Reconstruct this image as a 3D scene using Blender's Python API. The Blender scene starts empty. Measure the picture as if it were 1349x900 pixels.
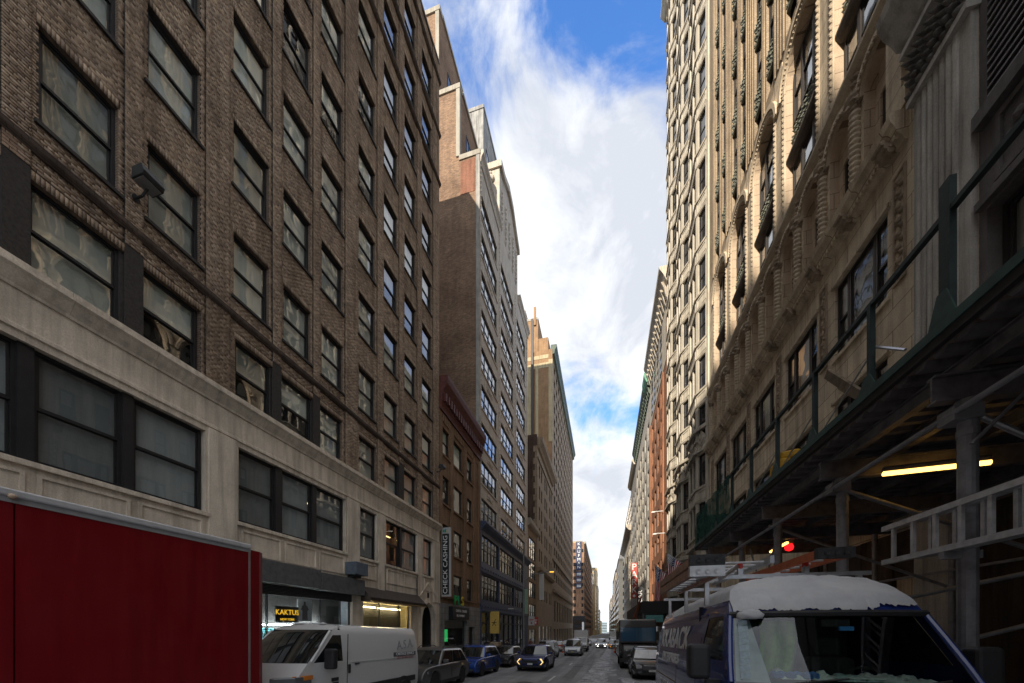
import bpy, bmesh, math, random
from math import sin, cos, pi, radians, sqrt, atan2
from mathutils import Vector, Matrix
RND = random.Random(11)
sc = bpy.context.scene
COL = sc.collection

# ------------------------------------------------------------------ camera
YAW = radians(14.317)
cd = bpy.data.cameras.new('camera')
cam = bpy.data.objects.new('camera', cd); COL.objects.link(cam)
cam.location = (0, 0, 2.1)
cam.rotation_euler = (radians(90), 0, YAW)
cd.sensor_width = 36.0
cd.lens = 480.0 / 1349.0 * 36.0
cd.shift_x = 0.0
cd.shift_y = 376.0 / 1349.0
cd.clip_start = 0.05
cd.clip_end = 6000
sc.camera = cam

# ------------------------------------------------------------------ light
SUN_AZ, SUN_EL = radians(14), radians(23)          # sun behind the camera, to its left
to_sun = Vector((-sin(SUN_AZ) * cos(SUN_EL), -cos(SUN_AZ) * cos(SUN_EL), sin(SUN_EL)))
sd = bpy.data.lights.new('sun', 'SUN'); sd.energy = 2.3; sd.angle = radians(0.5); sd.color = (1.0, 0.89, 0.74)
sun = bpy.data.objects.new('sun', sd); COL.objects.link(sun)
sun.rotation_euler = (-to_sun).to_track_quat('-Z', 'Y').to_euler()

world = bpy.data.worlds.new('World'); sc.world = world; world.use_nodes = True
wn, wl = world.node_tree.nodes, world.node_tree.links
wn.clear()
def W(t, **k):
    n = wn.new(t)
    for a, b in k.items(): setattr(n, a, b)
    return n
def wmath(op, a, b=None, clamp=False):
    n = W('ShaderNodeMath', operation=op, use_clamp=clamp)
    for i, v in enumerate((a, b)):
        if v is None: continue
        if isinstance(v, (int, float)): n.inputs[i].default_value = v
        else: wl.new(v, n.inputs[i])
    return n.outputs[0]
tc = W('ShaderNodeTexCoord')
sky = W('ShaderNodeTexSky', sky_type='NISHITA', sun_disc=False)
sky.sun_elevation = SUN_EL
sky.sun_rotation = atan2(to_sun.x, to_sun.y)
sky.air_density = 1.0; sky.dust_density = 0.6; sky.ozone_density = 2.0
sx = W('ShaderNodeSeparateXYZ'); wl.new(tc.outputs['Generated'], sx.inputs[0])
cx = W('ShaderNodeMapping'); cx.inputs['Scale'].default_value = (1.0, 0.9, 1.5); wl.new(tc.outputs['Generated'], cx.inputs[0])
def wnoise(scale, detail, rough, dist=0.0, off=(0, 0, 0)):
    mp = W('ShaderNodeMapping'); mp.inputs['Location'].default_value = off
    wl.new(cx.outputs[0], mp.inputs[0])
    n = W('ShaderNodeTexNoise'); n.inputs['Scale'].default_value = scale; n.inputs['Detail'].default_value = detail
    n.inputs['Roughness'].default_value = rough; n.inputs['Distortion'].default_value = dist
    wl.new(mp.outputs[0], n.inputs[0]); return n.outputs[0]
cn = wnoise(4.2, 14, 0.60, 0.5, (3.1, 0.4, 0.3))
cn2 = wnoise(1.6, 3, 0.5, 0.0, (7.3, 2.2, 0))
def lobe(d, k):                                       # soft opening or bank in the cloud layer around a direction
    d = Vector(d).normalized()
    vd = W('ShaderNodeVectorMath', operation='DOT_PRODUCT'); vd.inputs[1].default_value = d
    nv = W('ShaderNodeVectorMath', operation='NORMALIZE'); wl.new(tc.outputs['Generated'], nv.inputs[0])
    wl.new(nv.outputs[0], vd.inputs[0])
    return wmath('POWER', wmath('MAXIMUM', vd.outputs['Value'], 0.0), k)
cover = wmath('ADD', wmath('MULTIPLY', cn, 1.0), wmath('MULTIPLY', wmath('SUBTRACT', cn2, 0.5), 0.35))
cover = wmath('ADD', cover, 0.095)
for d, k, a in (((-0.175, 0.46, 0.87), 70, -0.25), ((-0.06, 0.47, 0.885), 160, -0.02), ((0.075, 0.53, 0.845), 120, -0.25), ((-0.05, 0.862, 0.505), 300, -0.17),
                ((0.09, 0.868, 0.49), 300, -0.20), ((-0.05, 0.72, 0.69), 30, 0.18), ((0.0, 0.945, 0.32), 60, 0.10), ((0.0, -0.5, 0.86), 2, 0.26), ((0.0, 0.99, 0.12), 60, 0.22)):  # the wide lobe up behind the camera adds unseen cloud for fill light
    cover = wmath('ADD', cover, wmath('MULTIPLY', lobe(d, k), a))
mr = W('ShaderNodeMapRange', interpolation_type='SMOOTHSTEP'); mr.inputs['From Min'].default_value = 0.42; mr.inputs['From Max'].default_value = 0.68
wl.new(cover, mr.inputs['Value'])
shade = wnoise(3.0, 10, 0.58, 0.3, (1.7, 5.2, 0))
shade = wmath('ADD', wmath('MULTIPLY', shade, 0.55), wmath('MULTIPLY', wnoise(7.5, 12, 0.6, 0.6, (4.4, 1.2, 2.0)), 0.45))
cr = W('ShaderNodeValToRGB'); wl.new(shade, cr.inputs[0])
cr.color_ramp.elements[0].position = 0.41; cr.color_ramp.elements[0].color = (1.8, 1.9, 2.1, 1)
cr.color_ramp.elements[1].position = 0.57; cr.color_ramp.elements[1].color = (2.75, 2.8, 2.88, 1)
gain = W('ShaderNodeMix', data_type='RGBA', blend_type='MULTIPLY'); gain.inputs[0].default_value = 1.0
wl.new(sky.outputs[0], gain.inputs[6]); gain.inputs[7].default_value = (0.40, 0.66, 0.98, 1)
mx = W('ShaderNodeMix', data_type='RGBA'); wl.new(mr.outputs[0], mx.inputs[0]); wl.new(gain.outputs[2], mx.inputs[6]); wl.new(cr.outputs[0], mx.inputs[7])
bg = W('ShaderNodeBackground'); bg.inputs[1].default_value = 0.15
wl.new(mx.outputs[2], bg.inputs[0])
wo = W('ShaderNodeOutputWorld'); wl.new(bg.outputs[0], wo.inputs[0])

vs = sc.view_settings
vs.view_transform = 'Standard'; vs.look = 'None'; vs.exposure = 1.5; vs.gamma = 1.0; vs.use_curve_mapping = False
cy = sc.cycles
cy.max_bounces = 9; cy.diffuse_bounces = 6; cy.glossy_bounces = 3; cy.transmission_bounces = 4; cy.transparent_max_bounces = 10
cy.caustics_reflective = False; cy.caustics_refractive = False

# ------------------------------------------------------------------ materials
MATS = {}
class NT:
    def __init__(s, name):
        s.m = bpy.data.materials.new(name); s.m.use_nodes = True
        s.n, s.l = s.m.node_tree.nodes, s.m.node_tree.links
        s.n.clear(); s.out = s.n.new('ShaderNodeOutputMaterial')
    def N(s, t, **k):
        n = s.n.new(t)
        for a, b in k.items(): setattr(n, a, b)
        return n
    def pos(s, scale=(1, 1, 1), loc=(0, 0, 0)):
        g = s.N('ShaderNodeNewGeometry'); mp = s.N('ShaderNodeMapping')
        mp.inputs['Scale'].default_value = scale; mp.inputs['Location'].default_value = loc
        s.l.new(g.outputs['Position'], mp.inputs[0]); return mp.outputs[0]
    def obj(s, scale=(1, 1, 1)):
        g = s.N('ShaderNodeTexCoord'); mp = s.N('ShaderNodeMapping'); mp.inputs['Scale'].default_value = scale
        s.l.new(g.outputs['Object'], mp.inputs[0]); return mp.outputs[0]
    def noise(s, vec, scale, detail=4, rough=0.55, dist=0.0):
        n = s.N('ShaderNodeTexNoise'); n.inputs['Scale'].default_value = scale; n.inputs['Detail'].default_value = detail
        n.inputs['Roughness'].default_value = rough; n.inputs['Distortion'].default_value = dist
        s.l.new(vec, n.inputs[0]); return n.outputs[0]
    def ramp(s, fac, stops):
        r = s.N('ShaderNodeValToRGB'); s.l.new(fac, r.inputs[0]); e = r.color_ramp.elements
        while len(e) > 1: e.remove(e[0])
        e[0].position = stops[0][0]; e[0].color = (*stops[0][1], 1)
        for p, c in stops[1:]:
            q = e.new(p); q.color = (*c, 1)
        return r.outputs[0]
    def mix(s, fac, a, b, blend='MIX'):
        m = s.N('ShaderNodeMix', data_type='RGBA', blend_type=blend)
        for i, v in ((0, fac), (6, a), (7, b)):
            if isinstance(v, (int, float)): m.inputs[i].default_value = v
            elif isinstance(v, tuple): m.inputs[i].default_value = (*v, 1)
            else: s.l.new(v, m.inputs[i])
        return m.outputs[2]
    def math(s, op, a, b=0.0, clamp=False):
        n = s.N('ShaderNodeMath', operation=op, use_clamp=clamp)
        for i, v in enumerate((a, b)):
            if isinstance(v, (int, float)): n.inputs[i].default_value = v
            else: s.l.new(v, n.inputs[i])
        return n.outputs[0]
    def bump(s, h, strength, dist=0.02):
        b = s.N('ShaderNodeBump'); b.inputs['Strength'].default_value = strength; b.inputs['Distance'].default_value = dist
        s.l.new(h, b.inputs['Height']); return b.outputs[0]
    def principled(s, color, rough=0.8, metal=0.0, normal=None, coat=0.0, spec=0.5):
        p = s.N('ShaderNodeBsdfPrincipled')
        if isinstance(color, tuple): p.inputs['Base Color'].default_value = (*color, 1)
        else: s.l.new(color, p.inputs['Base Color'])
        if isinstance(rough, (int, float)): p.inputs['Roughness'].default_value = rough
        else: s.l.new(rough, p.inputs['Roughness'])
        p.inputs['Metallic'].default_value = metal
        p.inputs['Specular IOR Level'].default_value = spec
        if coat: p.inputs['Coat Weight'].default_value = coat; p.inputs['Coat Roughness'].default_value = 0.04
        if normal: s.l.new(normal, p.inputs['Normal'])
        s.l.new(p.outputs[0], s.out.inputs[0]); s.p = p; return p

def plain(name, c, rough=0.6, metal=0.0, var=0.12, nscale=6.0, bump=0.0, coat=0.0, spec=0.4):
    """a single-material surface with gentle mottling"""
    if name in MATS: return MATS[name]
    t = NT(name); v = t.pos()
    n = t.noise(v, nscale, 5, 0.6)
    k = lambda f: tuple(max(0, x * f) for x in c)
    col = t.ramp(n, [(0.25, k(1 - var * 1.6)), (0.5, c), (0.75, k(1 + var))])
    nb = t.bump(t.noise(v, nscale * 6, 4), bump, 0.01) if bump else None
    t.principled(col, rough, metal, nb, coat, spec)
    MATS[name] = t.m; return t.m

def stone(name, c, dirt=0.45, bump=0.35, spot=0.25, course=0.0, wear=None):
    """weathered masonry: grain, large blotches and rain streaks; course = horizontal/vertical joint grid height"""
    if name in MATS: return MATS[name]
    t = NT(name); v = t.pos()
    k = lambda f: tuple(x * f for x in c)
    a = t.noise(v, 1.3, 6, 0.62)
    base = t.ramp(a, [(0.3, k(1 - spot)), (0.52, c), (0.72, k(1 + spot * .7))])
    fine = t.noise(v, 34, 4, 0.65)
    base = t.mix(0.55, base, t.ramp(fine, [(0.3, (.62, .62, .62)), (0.65, (1.1, 1.1, 1.1))]), 'MULTIPLY')
    st = t.noise(t.pos((2.2, 2.2, 0.16)), 1.9, 6, 0.6)
    streak = t.ramp(st, [(0.36, (1 - dirt, 1 - dirt * 1.02, 1 - dirt * 1.04)), (0.56, (1, 1, 1))])
    base = t.mix(1.0, base, streak, 'MULTIPLY')
    h = fine
    if course:
        g = t.N('ShaderNodeNewGeometry'); sp = t.N('ShaderNodeSeparateXYZ'); t.l.new(g.outputs['Position'], sp.inputs[0])
        cb = t.N('ShaderNodeCombineXYZ'); t.l.new(t.math('ADD', sp.outputs[0], sp.outputs[1]), cb.inputs[0]); t.l.new(sp.outputs[2], cb.inputs[1])
        br = t.N('ShaderNodeTexBrick'); br.inputs['Scale'].default_value = 1; br.inputs['Brick Width'].default_value = course * 2.1
        br.inputs['Row Height'].default_value = course; br.inputs['Mortar Size'].default_value = 0.012; br.inputs['Mortar Smooth'].default_value = 0.2
        br.inputs['Color1'].default_value = (1, 1, 1, 1); br.inputs['Color2'].default_value = (.86, .86, .86, 1); br.inputs['Mortar'].default_value = (.42, .4, .38, 1)
        t.l.new(cb.outputs[0], br.inputs[0])
        base = t.mix(1.0, base, br.outputs[0], 'MULTIPLY')
    nb = t.bump(t.noise(v, 22, 6, 0.6), bump, 0.02)
    t.principled(base, 0.88, 0, nb, spec=0.25)
    MATS[name] = t.m; return t.m

def brickwork(name, c1, c2, mortar, w=0.21, h=0.072, ms=0.009, dirt=0.35, patch=None):
    if name in MATS: return MATS[name]
    t = NT(name); v = t.pos()
    g = t.N('ShaderNodeNewGeometry'); sp = t.N('ShaderNodeSeparateXYZ'); t.l.new(g.outputs['Position'], sp.inputs[0])
    cb = t.N('ShaderNodeCombineXYZ'); t.l.new(t.math('ADD', sp.outputs[0], sp.outputs[1]), cb.inputs[0]); t.l.new(sp.outputs[2], cb.inputs[1])
    br = t.N('ShaderNodeTexBrick'); br.inputs['Scale'].default_value = 1; br.inputs['Brick Width'].default_value = w
    br.inputs['Row Height'].default_value = h; br.inputs['Mortar Size'].default_value = ms; br.inputs['Mortar Smooth'].default_value = 0.15
    br.inputs['Color1'].default_value = (*c1, 1); br.inputs['Color2'].default_value = (*c2, 1); br.inputs['Mortar'].default_value = (*mortar, 1)
    t.l.new(cb.outputs[0], br.inputs[0])
    big = t.noise(v, 0.45, 6, 0.6)
    base = t.mix(1.0, br.outputs[0], t.ramp(big, [(0.32, (.72, .70, .69)), (0.55, (1, 1, 1)), (0.72, (1.14, 1.12, 1.08))]), 'MULTIPLY')
    if patch: base = t.mix(t.ramp(t.noise(v, 0.22, 3), [(0.53, (0, 0, 0)), (0.56, (1, 1, 1))]), base, patch)
    mid = t.noise(v, 9, 4, 0.7)
    base = t.mix(0.8, base, t.ramp(mid, [(0.3, (.68, .67, .66)), (0.68, (1.12, 1.12, 1.12))]), 'MULTIPLY')
    st = t.noise(t.pos((2.0, 2.0, 0.15)), 1.4, 6, 0.6)
    base = t.mix(1.0, base, t.ramp(st, [(0.34, (1 - dirt, 1 - dirt, 1 - dirt)), (0.55, (1, 1, 1))]), 'MULTIPLY')
    nb = t.bump(br.outputs['Fac'], -0.6, 0.012)
    t.principled(base, 0.9, 0, nb, spec=0.2)
    MATS[name] = t.m; return t.m

def brick_island(name, cols):
    """for bricks built as geometry: every brick its own fired colour"""
    t = NT(name); g = t.N('ShaderNodeNewGeometry')
    n = len(cols)
    c = t.ramp(g.outputs['Random Per Island'], [(i / (n - 1), cols[i]) for i in range(n)])
    v = t.pos()
    c = t.mix(0.8, c, t.ramp(t.noise(v, 30, 4, 0.7), [(0.3, (.6, .6, .6)), (0.7, (1.15, 1.15, 1.15))]), 'MULTIPLY')
    c = t.mix(1.0, c, t.ramp(t.noise(v, 0.4, 6, 0.6), [(0.32, (.74, .72, .70)), (0.55, (1, 1, 1)), (0.74, (1.12, 1.1, 1.06))]), 'MULTIPLY')
    st = t.noise(t.pos((2.0, 2.0, 0.14)), 1.5, 6, 0.6)
    c = t.mix(1.0, c, t.ramp(st, [(0.34, (.66, .64, .62)), (0.54, (1, 1, 1))]), 'MULTIPLY')
    t.principled(c, 0.88, 0, t.bump(t.noise(v, 60, 4), 0.4, 0.01), spec=0.25)
    MATS[name] = t.m; return t.m

def glass(name, tint=(.80, .84, .83), wave=0.25, scale=0.9, ior=1.6, gloss=(.95, .97, 1.0)):
    """thin window glass: mirrors by angle, lets the room behind show"""
    if name in MATS: return MATS[name]
    t = NT(name)
    ge = t.N('ShaderNodeNewGeometry'); dt = t.N('ShaderNodeVectorMath', operation='DOT_PRODUCT')
    t.l.new(ge.outputs['Incoming'], dt.inputs[0]); t.l.new(ge.outputs['Normal'], dt.inputs[1])
    f0 = 2 * ((ior - 1) / (ior + 1)) ** 2
    fr = t.math('ADD', t.math('MULTIPLY', t.math('POWER', t.math('SUBTRACT', 1.0, t.math('ABSOLUTE', dt.outputs['Value']), True), 4.0), 1 - f0), f0, True)
    oi = t.N('ShaderNodeObjectInfo')
    add = t.N('ShaderNodeVectorMath', operation='ADD'); t.l.new(t.pos(), add.inputs[0])
    rv = t.N('ShaderNodeCombineXYZ'); t.l.new(t.math('MULTIPLY', oi.outputs['Random'], 37.0), rv.inputs[2]); t.l.new(rv.outputs[0], add.inputs[1])
    w1 = t.noise(add.outputs[0], scale, 2, 0.45, 0.6)
    gl = t.N('ShaderNodeBsdfGlossy'); gl.inputs['Roughness'].default_value = 0.015; gl.inputs['Color'].default_value = (*gloss, 1)
    if wave: t.l.new(t.bump(w1, wave, 0.09), gl.inputs['Normal'])
    tr = t.N('ShaderNodeBsdfTransparent'); tr.inputs[0].default_value = (*tint, 1)
    mx = t.N('ShaderNodeMixShader'); t.l.new(fr, mx.inputs[0]); t.l.new(tr.outputs[0], mx.inputs[1]); t.l.new(gl.outputs[0], mx.inputs[2])
    t.l.new(mx.outputs[0], t.out.inputs[0]); MATS[name] = t.m; return t.m

def darkglass(name, c=(.012, .014, .016), rough=0.03, wave=0.0):
    """far or tinted glass: dark body with a mirror surface"""
    if name in MATS: return MATS[name]
    t = NT(name); nb = None
    if wave:
        nb = t.bump(t.noise(t.pos(), 1.1, 2, 0.45, 0.5), wave, 0.09)
    t.principled(c, rough, 0, nb, spec=0.9); t.p.inputs['IOR'].default_value = 1.6
    MATS[name] = t.m; return t.m

def blindmat(name, c):
    if name in MATS: return MATS[name]
    t = NT(name); oi = t.N('ShaderNodeObjectInfo')
    k = lambda f: tuple(x * f for x in c)
    col = t.ramp(oi.outputs['Random'], [(0.0, k(.55)), (0.5, c), (1.0, k(1.3))])
    col = t.mix(0.5, col, t.ramp(t.noise(t.pos((3, 3, .4)), 2.0, 4), [(.3, (.7, .7, .7)), (.7, (1.1, 1.1, 1.1))]), 'MULTIPLY')
    t.principled(col, 0.8, spec=0.1); MATS[name] = t.m; return t.m

def emit(name, c, s):
    if name in MATS: return MATS[name]
    t = NT(name); e = t.N('ShaderNodeEmission'); e.inputs[0].default_value = (*c, 1); e.inputs[1].default_value = s
    t.l.new(e.outputs[0], t.out.inputs[0]); MATS[name] = t.m; return t.m

def paint(name, c, rough=0.22, dirt=0.25, metal=0.0, flake=0.0):
    """car paint with a film of road salt"""
    if name in MATS: return MATS[name]
    t = NT(name); v = t.obj()
    d = t.noise(v, 3.5, 7, 0.65)
    sp = t.N('ShaderNodeSeparateXYZ'); tcn = t.N('ShaderNodeTexCoord'); t.l.new(tcn.outputs['Object'], sp.inputs[0])
    low = t.math('SUBTRACT', 0.95, sp.outputs[2]); low = t.math('MULTIPLY', low, 0.55, True)
    amt = t.math('MULTIPLY', t.math('ADD', low, 0.25), t.math('MULTIPLY', d, 2 * dirt), True)
    col = t.mix(amt, c, tuple(min(1, .10 + .7 * q) for q in c) if max(c) < .4 else (.34, .33, .31))
    rg = t.math('ADD', t.math('MULTIPLY', amt, 0.5), rough, True)
    t.principled(col, rg, metal, None, 0.6); MATS[name] = t.m; return t.m

# ------------------------------------------------------------------ mesh helpers
def ground(s):
    if s < 60: return -0.03 * s
    if s < 160: return -1.8 - 0.02 * (s - 60)
    return -3.8 - 0.012 * (s - 160)

class MB:
    """collects faces; tf maps local (a, b, c) to world"""
    def __init__(self, tf=None): self.V, self.F, self.M, self.tf = [], [], [], tf
    def face(self, pts, m=0):
        i = len(self.V)
        self.V += [self.tf(*p) if self.tf else tuple(p) for p in pts]
        self.F.append(tuple(range(i, i + len(pts)))); self.M.append(m)
    def grid(self, vs, fs, m=0):
        i = len(self.V)
        self.V += [self.tf(*p) if self.tf else tuple(p) for p in vs]
        for f in fs: self.F.append(tuple(i + q for q in f)); self.M.append(m)
    def box(self, a0, a1, b0, b1, c0, c1, m=0):
        p = [(a, b, c) for a in (a0, a1) for b in (b0, b1) for c in (c0, c1)]
        self.grid(p, [(0, 1, 3, 2), (4, 6, 7, 5), (0, 4, 5, 1), (2, 3, 7, 6), (0, 2, 6, 4), (1, 5, 7, 3)], m)
    def prism(self, poly, k0, k1, axis=0, m=0):
        """poly in the other two axes (in order), extruded along axis from k0 to k1"""
        def P(k, q): l = list(q); l.insert(axis, k); return tuple(l)
        n = len(poly); vs = [P(k0, q) for q in poly] + [P(k1, q) for q in poly]
        fs = [tuple(range(n - 1, -1, -1)), tuple(range(n, 2 * n))] + [(i, (i + 1) % n, n + (i + 1) % n, n + i) for i in range(n)]
        self.grid(vs, fs, m)
    def tube(self, p, q, r, n=8, m=0, r2=None):
        p, q = Vector(p), Vector(q); d = (q - p).normalized(); r2 = r if r2 is None else r2
        u = d.orthogonal().normalized(); w = d.cross(u)
        vs = [tuple(o + (u * cos(2 * pi * i / n) + w * sin(2 * pi * i / n)) * rr) for o, rr in ((p, r), (q, r2)) for i in range(n)]
        fs = [(i, (i + 1) % n, n + (i + 1) % n, n + i) for i in range(n)] + [tuple(range(n - 1, -1, -1)), tuple(range(n, 2 * n))]
        self.grid(vs, fs, m)
    def path(self, pts, r, n=8, m=0):
        for a, b in zip(pts, pts[1:]): self.tube(a, b, r, n, m)
    def lathe(self, prof, c, axis=0, n=24, m=0):
        """prof = [(radius, offset along axis)]"""
        vs = []
        for r, o in prof:
            for i in range(n):
                a = 2 * pi * i / n; l = [r * cos(a), r * sin(a)]; l.insert(axis, o)
                vs.append((c[0] + l[0], c[1] + l[1], c[2] + l[2]))
        k = len(prof); fs = [(j * n + i, j * n + (i + 1) % n, (j + 1) * n + (i + 1) % n, (j + 1) * n + i) for j in range(k - 1) for i in range(n)]
        if prof[0][0] > 1e-4: fs.append(tuple(range(n - 1, -1, -1)))
        if prof[-1][0] > 1e-4: fs.append(tuple(range((k - 1) * n, k * n)))
        self.grid(vs, fs, m)
    def wall(self, s0, s1, z0, z1, ops, dep=0.22, d=0.0, m=0, mr=None, reveal=True):
        """facade sheet in (s, z, d) with holes; op = (a, b, z0, z1[, arch rise])"""
        mr = m if mr is None else mr
        ops = [o for o in ops if o[1] > s0 and o[0] < s1 and o[3] > z0 and o[2] < z1]
        S_ = sorted({s0, s1} | {min(max(x, s0), s1) for o in ops for x in o[:2]})
        Z_ = sorted({z0, z1} | {min(max(x, z0), z1) for o in ops for x in o[2:4]})
        for j in range(len(Z_) - 1):
            zc = (Z_[j] + Z_[j + 1]) / 2; run = None
            for i in range(len(S_) - 1):
                c = (S_[i] + S_[i + 1]) / 2
                solid = not any(o[0] < c < o[1] and o[2] < zc < o[3] for o in ops)
                if solid and run is None: run = S_[i]
                if run is not None and (not solid or i == len(S_) - 2):
                    e = S_[i + 1] if solid else S_[i]
                    self.face([(run, Z_[j], d), (e, Z_[j], d), (e, Z_[j + 1], d), (run, Z_[j + 1], d)], m); run = None
        for o in ops:
            a, b, e, f = o[:4]; k = d - dep
            if len(o) > 4:
                r = o[4]; zs = f - r; n = 14; c = (a + b) / 2; h = (b - a) / 2
                arc = [(c - h * cos(pi * i / n), zs + r * sin(pi * i / n)) for i in range(n + 1)]
                for (x0, y0), (x1, y1) in zip(arc, arc[1:]):
                    self.face([(x0, y0, d), (x1, y1, d), (x1, f, d), (x0, f, d)], m)
                    if reveal: self.face([(x0, y0, d), (x0, y0, k), (x1, y1, k), (x1, y1, d)], mr)
            else: zs = f
            if reveal:
                self.face([(a, e, d), (a, e, k), (a, zs, k), (a, zs, d)], mr)
                self.face([(b, e, d), (b, zs, d), (b, zs, k), (b, e, k)], mr)
                self.face([(a, e, d), (b, e, d), (b, e, k), (a, e, k)], mr)
                if len(o) == 4: self.face([(a, f, d), (a, f, k), (b, f, k), (b, f, d)], mr)
    def mesh(self, name, mats, origin=(0, 0, 0), smooth=False, fix=True):
        ox, oy, oz = origin
        me = bpy.data.meshes.new(name)
        me.from_pydata([(x - ox, y - oy, z - oz) for x, y, z in self.V], [], self.F)
        for m in mats: me.materials.append(m)
        if any(self.M): me.polygons.foreach_set('material_index', self.M)
        if fix and len(self.F) < 6000:
            bm = bmesh.new(); bm.from_mesh(me)
            if smooth: bmesh.ops.remove_doubles(bm, verts=bm.verts, dist=1e-5)
            bmesh.ops.recalc_face_normals(bm, faces=bm.faces); bm.to_mesh(me); bm.free()
        if smooth: me.shade_smooth()
        me.update(); return me
    def build(self, name, mats, parent=None, origin=None, smooth=False, bevel=0, segs=2, fix=True, auto=None):
        if not isinstance(mats, (list, tuple)): mats = [mats]
        base = Vector(parent['o']) if parent is not None else Vector((0, 0, 0))
        org = Vector(origin) if origin is not None else base
        o = bpy.data.objects.new(name, self.mesh(name, mats, tuple(org), smooth, fix)); COL.objects.link(o)
        if parent is not None: o.parent = parent; o.location = org - base
        else: o.location = org
        o['o'] = tuple(org)
        if bevel:
            b = o.modifiers.new('bevel', 'BEVEL'); b.width = bevel; b.segments = segs; b.limit_method = 'ANGLE'; b.angle_limit = radians(28); b.harden_normals = False
        return o

def tag(o, label=None, cat=None, group=None, kind=None):
    if label: o['label'] = label
    if cat: o['category'] = cat
    if group: o['group'] = group
    if kind: o['kind'] = kind
    return o
def thing(name, label, cat, at, group=None):
    o = bpy.data.objects.new(name, None); COL.objects.link(o); o.location = at; o['o'] = tuple(at)
    o.empty_display_size = 0.3
    return tag(o, label, cat, group)
def inst(name, me, parent, at, rz=0.0):
    """a part at world place 'at' that shares mesh data"""
    o = bpy.data.objects.new(name, me); COL.objects.link(o); o.parent = parent
    o.location = Vector(at) - Vector(parent['o']); o['o'] = tuple(at)
    if rz: o.rotation_euler.z = rz
    return o
def kid(name, me, parent, loc=(0, 0, 0)):
    o = bpy.data.objects.new(name, me); COL.objects.link(o); o.parent = parent; o.location = loc; return o
def text_mesh(name, body, size, mat, extrude=0.004, align='CENTER', spacing=1.0, shear=0.0, sx=1.0, offset=0.0):
    c = bpy.data.curves.new(name, 'FONT'); c.body = body; c.size = size; c.extrude = extrude; c.align_x = align; c.align_y = 'CENTER'
    c.space_character = spacing; c.shear = shear; c.offset = offset; c.resolution_u = 3
    t = bpy.data.objects.new(name, c); COL.objects.link(t)
    dg = bpy.context.evaluated_depsgraph_get()
    me = bpy.data.meshes.new_from_object(t.evaluated_get(dg)); bpy.data.objects.remove(t); bpy.data.curves.remove(c)
    if sx != 1.0: me.transform(Matrix.Diagonal((sx, 1, 1, 1)))
    me.materials.clear(); me.materials.append(mat); me.name = name
    return me
def put_text(name, me, parent, at, rot):
    o = bpy.data.objects.new(name, me); COL.objects.link(o); o.parent = parent; o.location = Vector(at) - Vector(parent['o']); o.rotation_euler = rot; return o

class Fac:
    """a facade plane: s along the street, z up, d outward"""
    def __init__(f, L=None, sg=1, S=None):
        if S is None:
            f.t = lambda s, z, d: (L + sg * d, s, z); f.rz = -pi / 2 if sg > 0 else pi / 2
        else:
            f.t = lambda s, z, d: (s, S - d, z); f.rz = pi
LEFT = Fac(-12.2, 1); RIGHT = Fac(7.0, -1)

# ------------------------------------------------------------------ windows
BLACK = plain('black window metal', (.022, .021, .022), 0.45, 0, 0.2)
DARKF = plain('dark bronze frame', (.035, .03, .027), 0.5, 0, 0.2)
ROOM = plain('dim room', (.06, .055, .05), 0.9)
CEIL = plain('rooms behind windows', (.035, .032, .03), 0.9)
G_WAVE = glass('old wavy glass', wave=0.06, scale=1.0, ior=1.72)
G_FLAT = glass('plate glass', wave=0.02, scale=0.6, ior=1.65)
G_FAR = darkglass('far window glass', (.02, .022, .025), 0.04, 0.05)
BLIND = blindmat('grey roller blind', (.82, .79, .70))
BLIND_D = blindmat('dim grey roller blind', (.46, .47, .48))
_wm = {}
def win_parts(w, h, cols, rows, frame, glassm, mull, double):
    key = (round(w, 2), round(h, 2), cols, rows, frame.name, glassm.name, mull, double)
    if key in _wm: return _wm[key]
    f = MB(); b = 0.07
    f.box(-w / 2, -w / 2 + b, -.09, .03, 0, h); f.box(w / 2 - b, w / 2, -.09, .03, 0, h)
    f.box(-w / 2 + b, w / 2 - b, -.09, .035, 0, b); f.box(-w / 2 + b, w / 2 - b, -.09, .03, h - b, h)
    panes = []
    x = [-w / 2 + b + (w - 2 * b) * i / cols for i in range(cols + 1)]
    for i in range(1, cols): f.box(x[i] - mull / 2, x[i] + mull / 2, -.085, .025, b, h - b)
    zr = [b + (h - 2 * b) * j / rows for j in range(rows + 1)]
    for j in range(1, rows):
        for i in range(cols):
            f.box(x[i] + (mull / 2 if i else 0), x[i + 1] - (mull / 2 if i < cols - 1 else 0), -.07, .012, zr[j] - .03, zr[j] + .03)
    fm = f.mesh('window_frame', [frame])
    pm = []
    for j in range(rows):
        for i in range(cols):
            a0 = x[i] + (mull / 2 if i else 0) + .02; a1 = x[i + 1] - (mull / 2 if i < cols - 1 else 0) - .02
            g = MB(); y = -.012 if j == rows - 1 else -.045
            hw = (a1 - a0) / 2; z0 = zr[j] + .025; z1 = zr[j + 1] - .025
            g.face([(hw, 0, 0), (-hw, 0, 0), (-hw, 0, z1 - z0), (hw, 0, z1 - z0)])
            m = g.mesh('pane', [glassm], fix=False)
            s = MB(); bw = .028
            for q in ((-hw - .01, -hw + bw, 0, z1 - z0), (hw - bw, hw + .01, 0, z1 - z0), (-hw + bw, hw - bw, 0, bw), (-hw + bw, hw - bw, z1 - z0 - bw, z1 - z0)):
                s.box(q[0], q[1], -.02, .008, q[2], q[3])
            pm.append((m, ((a0 + a1) / 2, y, z0), s.mesh('sash', [frame]) if double else None))
    _wm[key] = (fm, pm); return _wm[key]
_bm = {}
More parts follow.
